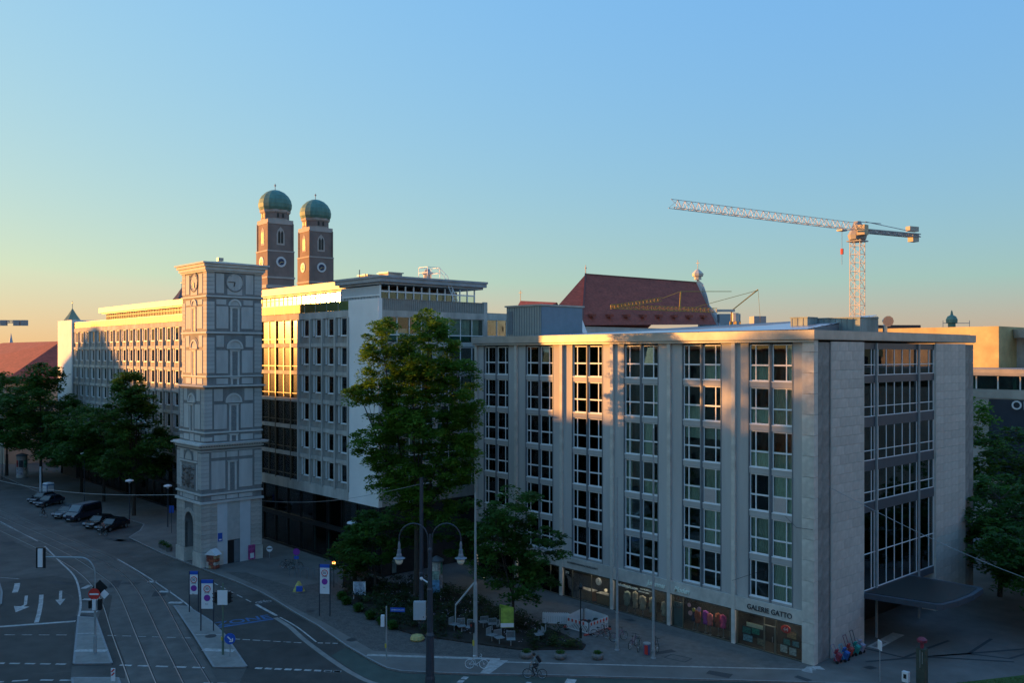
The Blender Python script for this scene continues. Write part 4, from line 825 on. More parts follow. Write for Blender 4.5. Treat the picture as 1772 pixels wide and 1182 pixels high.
for f in 'ES':
    def sec(u): return u
    for (zt, tall) in ((31.4, 0),):
        Lf = flen(f, 30); c = Lf / 2; panel(f, 1.02, c - 1.25, 29.4, 31.5); panel(f, c + 1.25, Lf - 1.02, 29.4, 31.5); panel(f, c - .85, c + .85, 29.25, 29.95)
        archring(f, c, 30.65, .93, 1.12, .10, M_tdark); archring(f, c, 30.65, .0, .92, .05, M_tpan, 'clock_face')
        g = MB(); o = -ty(30.65); nn = 28
        for k in range(nn):
            a0 = math.pi + math.pi * k / nn; a1 = math.pi + math.pi * (k + 1) / nn
            for (r0, r1, d) in ((0, .92, .05),):
                P = [(c + r * math.cos(a), 30.65 + r * math.sin(a)) for r, a in ((r0, a0), (r1, a0), (r1, a1), (r0, a1))]
                g.face([(d, p[0] - o, p[1]) for p in P] if f == 'E' else [(-p[0], -o - d, p[1]) for p in P])
        for k in range(12): 
            a = k * math.pi / 6
            if f == 'E': g.bar((.07, c + .72 * math.cos(a) - o, 30.65 + .72 * math.sin(a)), (.07, c + .86 * math.cos(a) - o, 30.65 + .86 * math.sin(a)), .06)
            else: g.bar((-(c + .72 * math.cos(a)), -o - .07, 30.65 + .72 * math.sin(a)), (-(c + .86 * math.cos(a)), -o - .07, 30.65 + .86 * math.sin(a)), .05)
        g.build('clock_face', M_tpan, T)
        g = MB(); ring(g, (.05, c - o, 30.65) if f == 'E' else (-c, -o - .05, 30.65), 1.0, .085, (Y_ if f == 'E' else X_, Z_), 30, 6); g.build('clock_ring', M_tdark, T)
        g = MB(); o = 0
        H_ = ((-.78, .03, .05), (-.12, -.5, .07))
        for hx, hz, w in H_:
            if f == 'E': g.bar((.10, c, 30.65), (.10, c + hx, 30.65 + hz), w)
            else: g.bar((-c, -.10, 30.65), (-c + hx * .4 + .15, -.10, 30.65 + hz - .1), w)
        g.build('clock_hand', M_black, T)
    z0 = 25.22; Lf = flen(f, 26); c = Lf / 2
    panel(f, 1.05, c - .75, z0 + .35, z0 + 2.75); panel(f, c + .75, Lf - 1.05, z0 + .35, z0 + 2.75); panel(f, 1.05, c - 1.0, z0 + 2.95, z0 + 3.5); panel(f, c + 1.0, Lf - 1.05, z0 + 2.95, z0 + 3.5)
    slot(f, c, .62, z0 + .1, z0 + 2.55); archring(f, c, z0 + 2.85, .55, .75, .12, M_tled); archring(f, c, z0 + 2.85, 0, .54, .04, M_tpan)
    for zl, zu in ((20.46, 25.02), (14.42, 19.25)):
        Lf = flen(f, zl + 1); c = Lf / 2; k = (zu - zl) / 4.56
        panel(f, 1.05, c - .8, zl + .25 * k, zl + 2.75 * k); panel(f, c + .8, Lf - 1.05, zl + .25 * k, zl + 2.75 * k)
        panel(f, 1.05, c - 1.25, zl + 3.1 * k, zl + 4.35 * k); panel(f, c + 1.25, Lf - 1.05, zl + 3.1 * k, zl + 4.35 * k)
        slot(f, c, .62, zl + .05, zl + 2.6 * k); archring(f, c, zl + 3.0 * k, .75, .95, .13, M_tled); archring(f, c, zl + 3.0 * k, 0, .74, .04, M_tpan); archring(f, c, zl + 3.0 * k, .96, 1.2, .06, M_tdark)
        g = MB(); tp(f, c - .95, c + .95, zl + 2.9 * k, zl + 3.0 * k, .005, .16, g); g.build('arch_sill', M_tled, T)
    for zl in (19.55, 13.4):
        Lf = flen(f, zl); c = Lf / 2; hh = .62
        panel(f, 1.05, c - .8, zl, zl + hh); panel(f, c + .8, Lf - 1.05, zl, zl + hh)
        if f == 'E': slot(f, c, .5, zl - .05, zl + hh - .1)
        else: panel(f, c - .5, c + .5, zl - .1, zl + hh + .1)
    Lf = flen(f, 10); c = Lf / 2
    if f == 'E':
        panel(f, 1.1, c - .8, 8.2, 11.25); panel(f, c + .8, Lf - 1.1, 8.2, 11.25)
        for a, b in ((1.1, c - .8), (c - .62, c + .62), (c + .8, Lf - 1.1)): panel(f, a, b, 11.6, 12.2); panel(f, a, b, 7.08, 7.5)
        slot(f, c, .55, 8.0, 11.0)
    else:
        panel(f, .95, 1.3, 8.1, 10.9); panel(f, Lf - 1.3, Lf - .95, 8.1, 10.9); panel(f, .95, 1.9, 11.3, 12.3); panel(f, Lf - 1.9, Lf - .95, 11.3, 12.3)
        archring(f, c, 11.3, .0, .95, .08, M_tq); archring(f, c, 11.3, .96, 1.15, .14, M_tdark); g = MB(); tp(f, .95, Lf - .95, 11.05, 11.2, .004, .15, g); g.build('relief_sill', M_tled, T)
        panel(f, 1.7, Lf - 1.7, 7.05, 7.55); panel(f, .95, 1.35, 7.1, 7.5); panel(f, Lf - 1.35, Lf - .95, 7.1, 7.5)
        # carved coat of arms
        g = MB(); tp(f, 1.55, Lf - 1.55, 8.0, 10.9, .004, .05, g); g.build('relief_panel', M_tdark, T)
        g = MB(); R3 = random.Random(4)
        for k in range(60):
            uu = 1.75 + R3.random() * (Lf - 3.5); zz = 8.25 + R3.random() * 2.3; r = .08 + R3.random() * .16; g.lathe([(r * .2, -r), (r, 0), (r * .2, r)], (-uu, .6 * -1 - .08 - 0, zz), 6)
        g.lathe([(.05, -.7), (.35, -.4), (.5, .1), (.42, .55), (.05, .6)], (-c, -.68, 9.1), 8); g.lathe([(.28, 0), (.33, .12), (.2, .35), (.05, .4)], (-c, -.68, 9.85), 8)
        g.build('coat_of_arms', pmat('relief_stone', (0.17, 0.14, 0.12), .9, .3, 5), T)
# foot of the tower
me1 = MB().box(-1.95, .05, -.05, 1.75, .015, .455).mesh('rusticated_block', M_rust); me2 = MB().box(-.05, 2.15, -.05, .3, .015, .455).mesh('rusticated_block', M_rust); me3 = MB().box(-.3, .05, -1.25, .05, .015, .455).mesh('rusticated_block', M_rust)
for k in range(11):
    z = 1.55 + k * .468
    inst('rusticated_block', me1, T, (0, -.6, z)); inst('rusticated_block', me2, T, (-WD, -.6, z)); inst('rusticated_block', me3, T, (0, WE, z))
for b in ((-1.97, .14, -.74, 1.8), (-WD - .1, -4.28, -.74, .9), (-.3, .14, 5.0, WE + .1)): MB().box(b[0], b[1], b[2], b[3], 0, 1.5).build('plinth', M_lime, T)
for k in range(9):   # arch voussoirs
    a = math.pi * (k + .5) / 9; g = MB(); c_ = Vector((cxa + 1.42 * math.cos(a), -.62, zc + 1.42 * math.sin(a))); e1 = Vector((math.cos(a), 0, math.sin(a))); e2 = Vector((-math.sin(a), 0, math.cos(a)))
    g.obox(c_, e1, e2, Y_, .23, .22, .06); g.build('voussoir', M_rust, T)
g = MB(); g.box(0.002, .05, 1.16, 2.3, 0, 6.7); g.box(.002, .05, 3.75, 4.99, 0, 6.7); g.build('white_panel', pmat('white_board', (0.55, 0.57, 0.58), .8, .05, 1), T)
g = MB(); g.box(.002, .045, 2.31, 3.74, 2.55, 6.7); g.build('patched_render', M_tq, T); g = MB(); g.box(.002, .06, 2.35, 3.7, 0, 2.5); g.build('doorway', M_black, T); g = MB(); g.box(.062, .07, 3.05, 3.68, .02, 2.48); g.build('door', M_steel, T)
o = thing('wall_plaque', 'small blue plaque on the white board beside the tower corner', 'sign', (-59.37, -18.75, 3.0)); MB().box(0, .03, -.25, .25, -.45, .45).build('plate', M_blue, o); MB().box(.031, .035, -.15, .15, -.35, -.2).build('print', M_sign, o)
o = thing('poster_board', 'pink and violet poster leaning at the right of the tower door', 'poster', (-59.2, -15.2, 0.1)); MB().box(0, .08, -.4, .4, 0, 1.6).build('board', pmat('poster_pink', (0.35, 0.06, 0.20), .7, .7, 3), o); MB().box(.081, .09, -.2, .25, .15, .7).build('print', M_sign, o)
# ================================================================== TWIN CHURCH TOWERS
M_brick = pmat('old_brick', (0.25, 0.185, 0.16), .9, .12, .25, stain=.2); M_bstone = pmat('tower_stone_band', (0.43, 0.37, 0.33), .85, .1, .3)
M_clockw = pmat('clock_white', (0.62, 0.62, 0.62), .6, .03, 1); M_clockb = pmat('clock_blue', (0.02, 0.035, 0.09), .5, .1, 1)
def church_tower():
    t = thing('church_tower', '', 'church tower', (0, 0, 0))
    h = 5.85
    g = MB(); g.box(-h - .5, h + .5, -h - .5, h + .5, 0, 68.8); g.box(-h, h, -h, h, 68.8, 81.5); 
    g.lathe([(h * 1.06, 81.5), (h * 1.06, 86.5)], n=8, rot=math.pi / 8); g.build('wall', M_brick, t)
    g = MB()
    for s in (-1, 1):
        for q_ in (-1, 1): g.prism([(s * (h - .3), q_ * (h - .3)), (s * (h + .35), q_ * (h - .3)), (s * (h + .35), q_ * (h + .35)), (s * (h - .3), q_ * (h + .35))], 56, 81.5)
    g.build('corner_buttress', M_brick, t)
    g = MB(); g.box(-h - .65, h + .65, -h - .65, h + .65, 68.5, 69.1); g.box(-h - .2, h + .2, -h - .2, h + .2, 81.0, 83.0); g.box(-h - .8, h + .8, -h - .8, h + .8, 56.5, 57.3)
    g.lathe([(h * 1.08, 83.0), (h * 1.1, 83.6)], n=8, rot=math.pi / 8); g.lathe([(h * 1.08, 86.2), (h * 1.16, 86.7), (h * 1.18, 87.6)], n=8, rot=math.pi / 8)
    g.box(-h - 1.6, h + 1.6, -h - 1.6, h + 1.6, 52, 53.5); g.build('stone_band', M_bstone, t)
    prof = [(h * 1.16, 87.6), (h * 1.25, 88.8), (h * 1.27, 90.5), (h * 1.2, 92.4), (h * 1.02, 94.2), (h * .72, 95.8), (h * .35, 96.8), (.3, 97.2)]
    MB().lathe(prof, n=16).build('dome', M_copper, t, smooth=False)
    MB().tube([(0, 0, 97.1), (0, 0, 100.0)], .16, 6).lathe([(.05, -.6), (.55, 0), (.05, .6)], (0, 0, 99.2), 8).build('finial', M_bstone, t)
    for ax in range(4):
        Rm = Matrix.Rotation(ax * math.pi / 2, 3, 'Z')
        def R(o): o.rotation_euler = (0, 0, ax * math.pi / 2); return o
        g = MB(); g.ext([(-1.9, 71.6), (1.9, 71.6), (1.9, 76.5), (1.4, 78.2), (0, 79.8), (-1.4, 78.2), (-1.9, 76.5)], -h - .12, -h - .02); R(g.build('belfry_surround', M_bstone, t))
        g = MB(); g.ext([(-1.2, 72.4), (-.15, 72.4), (-.15, 77.0), (-.7, 78.2), (-1.2, 77.0)], -h - .2, -h - .125); g.ext([(.15, 72.4), (1.2, 72.4), (1.2, 77), (.7, 78.2), (.15, 77)], -h - .2, -h - .125); R(g.build('belfry_opening', M_black, t))
        g = MB(); disc(g, (0, -h - .65, 64.0), 2.35, X_, Z_, .25, 24, 0); disc(g, (0, -h - .8, 64.0), 1.5, X_, Z_, .06, 20, 1); g.bar((0, -h - .9, 64), (-.9, -h - .9, 63.2), .22, 2); g.bar((0, -h - .9, 64), (1.3, -h - .9, 63.8), .16, 2); R(g.build('clock', [M_clockw, M_clockb, pmat('clock_gold', (.6, .45, .15), .4, .05, 2)], t))
        g = MB()
        for k in (-1, 1): g.ext([(k * 1.2 - .45, 84.0), (k * 1.2 + .45, 84.0), (k * 1.2 + .45, 85.6), (k * 1.2, 86.1), (k * 1.2 - .45, 85.6)], -h - .0, -h + .5)
        R(g.build('gallery_opening', M_black, t))
    return t
ct = church_tower(); ct['label'] = 'left twin brick church tower with green copper onion dome and white clock'; ct['group'] = 'twin towers of the church'; ct.location = (-341.2, 134.5, 0.0); ct.rotation_euler = (0, 0, math.radians(-4))
c2 = dup(ct, 'right twin brick church tower, slightly farther, with green onion dome', (-350.2, 160.3, -.2), math.radians(-4))
# ================================================================== CHURCH WITH THE STEEP RED ROOF
o = thing('red_roofed_church', 'large church with steep dark red roof and curved gable behind the corner building', 'church', (-90, 85, 0))
def V(*a): return [Vector(p) - Vector((-90, 85, 0)) for p in a]
A1, A2, E1, E2 = (-96.3, 78.3, 39.6), (-94.0, 113.8, 39.6), (-87.2, 67.6, 28.4), (-85.5, 109.7, 29.4)
W1 = (-94.2, 62.8, 28.2); N1, N2 = (-112, 84, 28), (-112, 116, 28)
g = MB(); g.face(V(E1, E2, A2, A1)); g.face(V(E1, A1, W1)); g.face(V(A1, A2, N2, N1)); g.face(V(A1, N1, W1)); g.build('roof', M_redroof, o)
g = MB(); a_, b_ = V(A1, A2); g.bar(a_, b_, .3); c_, = V(E1); g.bar(a_ + Z_ * .1, c_ + Z_ * .1, .35); g.build('ridge_tile', pmat('ridge_tile_mat', (0.17, .06, .05), .9, .1, 1), o)
g = MB(); g.prism([(p[0] + 90, p[1] - 85) for p in ((-111, 85), (-87.6, 68.5), (-86.2, 109), (-94, 115), (-111, 115))], 0, 28.2); g.build('wall', M_plaster, o)
e1, e2, a1, a2 = V(E1, E2, A1, A2)
for k in range(8):
    t_ = .05 + k * .122; c = e1.lerp(e2, t_ * 1.0).lerp(a1.lerp(a2, t_), .17); g = MB(); d_ = (e2 - e1).normalized(); n_ = d_.cross(Z_)
    g.obox(c + n_ * .35 + Z_ * .1, d_, n_, Z_, .55, .75, .28); g.build('dormer', M_redroof, o)
g = MB(); P = V((-94.2, 114.2, 40.6), (-93.2, 115.2, 39.4), (-91.9, 115.0, 36.6), (-91.2, 115.0, 34.2), (-89.2, 115.2, 32.2), (-88.9, 115, 30.2), (-84.9, 110.6, 29.0), (-84.9, 110.4, 26), (-95, 116, 26)); g.face(P); g.face([p + Vector((-.5, .9, 0)) for p in P][::-1])
for k in range(len(P)): a, b = P[k], P[(k + 1) % len(P)]; q_ = Vector((-.5, .9, 0)); g.face([a, a + q_, b + q_, b])
g.build('curved_gable', M_white, o)
g = MB(); c = V((-94.0, 114.4, 40.3))[0]; g.lathe([(.9, 0), (.8, .6), (1.25, .8), (1.35, 1.4), (.8, 2.0), (.15, 2.5)], c, 8); g.tube([c + Z_ * 2.4, c + Z_ * 4.6], .08, 5); g.bar(c + Vector((-.5, 0, 3.9)), c + Vector((.5, 0, 3.9)), .12); g.build('gable_finial', M_lime, o)
g = MB(); c = V(A1)[0]; g.tube([c, c + Vector((0, 0, 1.9))], .09, 5); g.lathe([(.05, -.3), (.25, 0), (.05, .3)], c + Vector((0, 0, 1.3)), 6); g.build('finial', M_lime, o)
g = MB(); L0, L1, L2 = (-96.0, 69.5, 33.3), (-105.6, 68.2, 34.0), (-112.0, 72, 30); L3 = (-99, 58, 28); g.face(V(L0, L1, L3, W1)); g.face(V(L1, L2, L3)); g.face(V(L0, (-104, 80, 30), L1)); g.build('low_roof', M_redroof, o)
g = MB(); c = V(L1)[0]; g.tube([c, c + Z_ * 2.2], .07, 5); g.bar(c + Vector((-.5, 0, 1.7)), c + Vector((.5, 0, 1.7)), .1); g.build('cross', M_steel, o)
o = thing('snowy_roof_edge', 'white slanting roof edge with small red roof between the stair hut and the red church', 'roof', (-49.5, 26, 0))
P = [Vector(p) - Vector((-49.5, 26, 0)) for p in ((-49.52, 25.79, 27.93), (-50.18, 28.05, 28.01), (-49.49, 28.8, 25.3), (-48.4, 26.88, 25.3))]
g = MB(); g.face(P[::-1]); g.face([p + Vector((-.3, .3, -.3)) for p in P]); g.build('edge', M_white, o)
P = [Vector(p) - Vector((-49.5, 26, 0)) for p in ((-49.6, 25.4, 27.85), (-48.5, 26.5, 25.2), (-47.8, 23.0, 25.2), (-48.8, 22.9, 27.5))]; g = MB(); g.face(P[::-1]); g.build('red_slope', M_redroof, o)
MB().box(-6, .5, 0, 6, 0, 25.2).build('wall', M_conc, o)
# ================================================================== CRANES
def lattice(g, a, b, w, h, n, up=Z_, tri=False, r=.07, m=0):
    a = Vector(a); b = Vector(b); d = (b - a).normalized(); e = d.cross(up).normalized(); u = e.cross(d).normalized()
    if u.dot(up) < 0: u = -u
    cor = [-e * w / 2, e * w / 2, u * h] if tri else [-e * w / 2 - u * h / 2, e * w / 2 - u * h / 2, e * w / 2 + u * h / 2, -e * w / 2 + u * h / 2]
    for c_ in cor: g.bar(a + c_, b + c_, r * 1.5, m)
    for k in range(n):
        p = a + (b - a) * (k / n); q_ = a + (b - a) * ((k + 1) / n); mid = (p + q_) / 2
        for j in range(len(cor)):
            c0, c1 = cor[j], cor[(j + 1) % len(cor)]
            if k % 2: c0, c1 = c1, c0
            g.bar(p + c0, q_ + c1, r, m)
            g.bar(p + cor[j], p + cor[(j + 1) % len(cor)], r, m)
M_cr = pmat('crane_white', (0.50, 0.46, 0.42), .5, .08, 1); M_crd = pmat('crane_dark_grey', (0.28, 0.28, 0.29), .5, .1, 1)
o = thing('tower_crane', 'tall pale lattice tower crane with long jib rising behind the corner building', 'crane', (-45.3, 95.9, 0))
g = MB(); lattice(g, (0, 0, 10), (0, 0, 44), 1.9, 1.9, 22, up=X_, r=.072); g.build('mast', M_cr, o)
jb = Vector((-53.79, 52.33, 0)) - Vector((-45.3, 95.9, 0)); jd = jb.normalized()
g = MB(); lattice(g, jd * 1.0 + Z_ * 45.3, jb + Z_ * 45.7, 1.2, 1.35, 30, tri=True, r=.052); g.build('jib', M_cr, o)
cj = Vector((-41.0, 111.07, 0)) - Vector((-45.3, 95.9, 0)); cd = cj.normalized()
g = MB(); lattice(g, -jd * .5 + Z_ * 45.3, cj + Z_ * 45.2, 1.3, .5, 10, r=.12); g.tube([cd * 2 + Z_ * 47.0, cd * 14.5 + Z_ * 45.9], .07, 5); g.tube([Z_ * 46.9, cd * 6 + Z_ * 46.9], .07, 5); g.build('counter_jib', M_crd, o)
g = MB(); g.obox(cd * 14.6 + Z_ * 44.8, cd, cd.cross(Z_), Z_, .8, .6, .8); g.obox(cd * 14.3 + Z_ * 46.4, cd, cd.cross(Z_), Z_, 1.2, .5, .45); g.build('counterweight', pmat('crane_counterweight', (.42, .38, .32), .8, .1, 1), o)
g = MB(); g.lathe([(1.5, 43.6), (1.7, 44.4), (1.3, 45.2)], n=10); g.lathe([(1.2, 45.2), (.7, 46.9)], n=6); g.box(-1.4, 1.4, -1.4, 1.4, 43.2, 43.4); g.build('slewing_unit', M_crd, o)
g = MB(); g.box(.8, 2.3, -1.9, -.4, 44.2, 46.0); g.build('cabin', pmat('cabin_yellow', (.42, .34, .22), .5, .1, 2), o)
g = MB(); tr = jd * 4.2; g.obox(tr + Z_ * 45.0, jd, jd.cross(Z_), Z_, .7, .6, .15); g.build('trolley', M_crd, o)
g = MB(); g.tube([tr + Z_ * 44.9, tr + Z_ * 38.8], .04, 4); g.obox(tr + Z_ * 41.2, X_, Y_, Z_, .2, .2, .5, 1); g.build('hook', [M_crd, M_red], o)
M_ycr = pmat('crane_yellow', (0.42, 0.27, 0.04), .5, .15, 1)
o = thing('folding_crane', 'yellow folded slewing crane in front of the red church roof', 'crane', (-55, 58, 0))
f0 = Vector((-66.1, 52.15, 0)) - Vector((-55, 58, 0)); f1 = Vector((-52.6, 67.0, 0)) - Vector((-55, 58, 0))
P = lambda t, z: f0 + (f1 - f0) * t + Z_ * z
g = MB(); lattice(g, P(0, 30.35), P(.88, 29.7), .7, .7, 26, tri=True, r=.042); lattice(g, P(0, 30.6), P(.42, 31.9), .6, .6, 14, r=.04); g.build('jib', M_ycr, o)
g = MB(); g.tube([P(.42, 32.0), P(.58, 33.2), P(1.0, 33.2)], .05, 4); g.tube([P(.58, 33.2), P(.57, 30.2)], .12, 5); g.tube([P(.60, 30), P(1.22, 33.4)], .04, 4); g.tube([P(1.22, 33.5), P(1.0, 30.0), P(1.0, 20)], .12, 5); g.tube([P(1.22, 33.5), P(1.24, 28)], .03, 4); g.build('stay', M_ycr, o)
g = MB(); g.obox(P(.95, 30.0), (f1 - f0).normalized(), (f1 - f0).normalized().cross(Z_), Z_, 1.5, .35, .2); g.lathe([(.6, 0), (.6, 1.4)], P(1.03, 28.2), 8); g.build('head', M_cr, o)
g = MB(); lattice(g, P(1.03, 2), P(1.03, 28.2), 1.2, 1.2, 18, up=X_, r=.08); g.build('mast', M_ycr, o)
# far crane at the left edge
o = thing('distant_crane', 'grey crane jib tip far away at the left edge of the sky', 'crane', (-420, -60, 0)); FR = Vector((0.6721, 0.7405, 0)).normalized()
base = Vector(cam.location) + (Vector((-.7405, .6721, 0)) + FR * (-886 / 1560)) * 480; base.z = 0; o.location = base
g = MB(); lattice(g, FR * -25 + Z_ * 39.4, FR * 9 + Z_ * 39.2, 1.5, 1.3, 16, tri=True, r=.18); lattice(g, FR * -22 + Z_ * 0, FR * -22 + Z_ * 40, 2, 2, 10, up=X_, r=.2); g.build('jib', M_crd, o)
g = MB(); 
for k in (2, 9, 13): g.obox(FR * k + Z_ * 39.2, FR, FR.cross(Z_), Z_, 1.6, .8, 1.5)
g.tube([FR * 8 + Z_ * 39.3, FR * 14 + Z_ * 39.3], .4, 5); g.build('counterweight', M_crd, o)
# ================================================================== LEFT NEIGHBOUR WITH RED HIP ROOF
o = thing('hip_roofed_house', 'cream house with big red hipped roof left of the office building', 'building', (-175, -8, 0))
def V2(*a): return [Vector(p) - Vector((-175, -8, 0)) for p in a]
g = MB()
c1, c2_, c3, c4 = (-173.4, -14.2, 16.9), (-164.0, 20, 16.9), (-230, 24, 16.9), (-238, -22, 16.9)
r1, r2 = (-181.5, -.5, 25.6), (-226, -2, 25.6)
g.face(V2(c1, c2_, r1)); g.face(V2(c2_, c3, r2, r1)); g.face(V2(c3, c4, r2)); g.face(V2(c4, c1, r1, r2)); g.face(V2(c4, c3, c2_, c1)); g.build('roof', M_redroof, o)
g = MB(); g.prism([(p[0] + 175, p[1] + 8) for p in ((-174.2, -13.4), (-165, 19), (-229, 23), (-237, -21))], 0, 16.88); g.build('wall', pmat('cream_render', (0.50, 0.44, 0.33), .85, .1, .4, stain=.15), o)
dE = (Vector(c2_) - Vector(c1)).normalized(); nE = Vector((dE.y, -dE.x, 0))
for zc_ in (11.5, 6.0):
    for k in range(5):
        p = V2(Vector((-174.2, -13.4, 0)) + dE * (3.2 + k * 4.2))[0] + nE * .05; g = MB(); g.obox(p + Z_ * zc_, dE, nE, Z_, .75, .12, 1.3); w_ = g.build('window', M_black, o); g = MB(); g.obox(p + Z_ * zc_ + nE * .06, dE, nE, Z_, .05, .08, 1.25); g.obox(p + Z_ * (zc_ + .4) + nE * .06, dE, nE, Z_, .7, .08, .05); g.build('glazing_bar', M_frame, w_)
        g = MB(); g.obox(p + Z_ * (zc_ + 1.5), dE, nE, Z_, 1.0, .22, .18); g.build('hood', M_lime, o)
g = MB(); c = V2((-168.0, 2.5, 22.2))[0]; g.box(c.x - 2, c.x + 2, c.y - 2.5, c.y + 2.5, c.z - 1.5, c.z + 2.4); g.build('dormer', pmat('verdigris_panel', (0.18, .27, .24), .6, .1, 1), o); g = MB(); g.box(c.x + 2.01, c.x + 2.1, c.y + .5, c.y + 1.1, c.z - .8, c.z + 1.8); g.build('dormer_window', M_frame, o)
o = thing('grey_roofed_block', 'grey blue roof of a house between the red hipped roof and the white end wall', 'building', (-195, 40, 0)); MB().box(-15, 18, -12, 12, 0, 22).build('wall', M_conc, o); MB().ext([(-16, 22), (19, 22), (12, 26), (-10, 26)], -13, 13).build('roof', pmat('slate_roof', (.12, .14, .16), .8, .15, .5), o)
# turret with green cone behind the end wall, second cone behind the tower
for (x, y, z, r, h, mm, lb) in ((-163.7, -3.3, 29.5, 1.55, 2.6, M_copper, 'green pointed turret roof behind the white end wall'), (-173.5, 23.4, 35.2, 2.0, 3.0, pmat('slate_violet', (.12, .09, .10), .8, .1, 1), 'dark pointed turret roof just left of the clock tower')):
    o = thing('turret', lb, 'turret', (x, y, 0)); MB().lathe([(r * 1.15, z), (r * .55, z + h * .5), (.06, z + h)], n=8).build('roof', mm, o); MB().lathe([(r * .9, 0), (r * .9, z)], n=8).build('wall', M_lime, o); MB().tube([(0, 0, z + h), (0, 0, z + h + 1.5)], .05, 4).box(-.5, .4, -.04, .04, z + h + 1.1, z + h + 1.25).build('weather_vane', M_steel, o)
o = thing('pale_spire', 'small pale pointed spire on the skyline above the red hipped roof', 'spire', base + FR * 0 + Vector((0, 0, 0))); sp_ = Vector(cam.location) + (Vector((-.7405, .6721, 0)) + FR * (-867 / 1560)) * 520; sp_.z = 0; o.location = sp_
MB().lathe([(2.2, 23), (.1, 34.5)], n=6).box(-2.2, 2.2, -2.2, 2.2, 0, 23).build('roof', pmat('pale_spire_mat', (.42, .45, .48), .7, .1, .3), o)
# ================================================================== RIGHT NEIGHBOUR WITH THE SUNLIT STONE TOP
OP = thing('department_store', 'stone store building with sunlit top storey, roof terrace window band and dark lettered panel', 'building', (-18, 78, 0))
M_ochre = pmat('travertine_ochre', (0.60, 0.46, 0.22), .85, .18, .35, .1, 8, stain=.35)
po = Vector((-18, 78, 0)); 
g = MB(); g.box(-26, -2.0, 14.2, 34, 20.6, 27.2); g.build('upper_wall', M_ochre, OP)
g = MB(); g.box(-60, -26.01, 16, 34, 20.6, 27.6); g.build('upper_wall', M_ochre, OP)
g = MB(); g.box(-60, 60, 2.0, 34, 20.0, 20.59); g.box(-60, 60, 1.6, 34, 19.6, 19.99); g.box(-60, 60, 1.9, 30, 16.3, 17.6); g.box(-60, 60, 2.0, 30, 0, 16.29); g.build('wall', pmat('travertine', (0.40, 0.37, 0.32), .85, .12, .5, stain=.25), OP)
g = MB(); g.box(-60, 60, 6.5, 7, 17.61, 19.59); g.build('interior', pmat('office_inside', (0.10, .13, .12), .9, .5, .8), OP)
for k in range(24):
    x = -40 + k * 3.0; g = MB(); g.box(x - .09, x + .09, 2.5, 2.7, 17.61, 19.59); f = g.build('window', M_frame, OP); MB().box(x + .1, x + 2.9, 2.58, 2.6, 17.62, 19.58).build('pane', M_gglass, f)
for k in range(12): MB().lathe([(.28, 17.61), (.28, 19.59)], (-30 + k * 5.6, 4.6, 0), 10).build('column', M_lime, OP)
g = MB(); g.box(1.1, 40, 1.6, 1.89, 4.5, 16.2); g.build('dark_panel', pmat('panel_navy', (0.02, 0.03, 0.045), .35, .2, .4), OP)
text('OP', 1.75, pmat('letter_grey', (.55, .58, .6), .5, .03, 2), 'lettering', OP, (4.15, 1.5, 14.85), extr=.05, bold=.02, spacing=1.15)
g = MB(); g.box(-2.0, 60, 22, 34, 20.6, 25.4); g.lathe([(6, 0), (6.3, 1.4)], (3, 24, 25.4), 20); g.build('roof_pavilion', M_conc, OP)
o = thing('roof_dome_lantern', 'small green copper cupola with scaffold on the skyline right of the crane', 'cupola', Vector(cam.location) + (Vector((-.7405, .6721, 0)) + FR * (761 / 1560)) * 330); o.location.z = 0
MB().lathe([(1.3, 26), (1.3, 34.0), (1.9, 34.1), (2.0, 35.3), (1.5, 36.4), (.5, 37.0), (.3, 38.2), (.05, 38.8)], n=12).build('dome', M_copper, o); g = MB()
for s in (-3.2, 6.5): g.bar(FR * s + Z_ * 25, FR * s + Z_ * 35, .15)
for z in (28, 31, 34): g.bar(FR * -3.2 + Z_ * z, FR * 6.5 + Z_ * z, .2)
g.build('scaffold', M_crd, o)
for d_, px_, z0_, z1_, w_, nm, lb, cc in ((260, 632, 20, 31.0, 14, 'far_roof', 'dark red far roof just left of the sunlit store', (.12, .06, .05)), (300, 425, 20, 35.2, 2.5, 'far_chimney', 'pair of pale far chimneys on the skyline above the blue roof sheets', (.35, .33, .33)), (210, 372, 20, 32, 3, 'far_vent_tower', 'small grey tower right of the red church gable', (.3, .34, .37))):
    p = Vector(cam.location) + (Vector((-.7405, .6721, 0)) + FR * (px_ / 1560)) * d_; p.z = 0
    o = thing(nm, lb, 'far building', p); g = MB(); g.obox(Z_ * z0_ / 2, FR, FR.cross(Z_), Z_, w_, 5, z0_ / 2); g.build('wall', M_conc, o); g = MB(); g.obox(Z_ * (z0_ + z1_) / 2, FR, FR.cross(Z_), Z_, w_ * .8, 3, (z1_ - z0_) / 2); g.build('roof', pmat(nm + '_m', cc, .85, .1, .3), o)
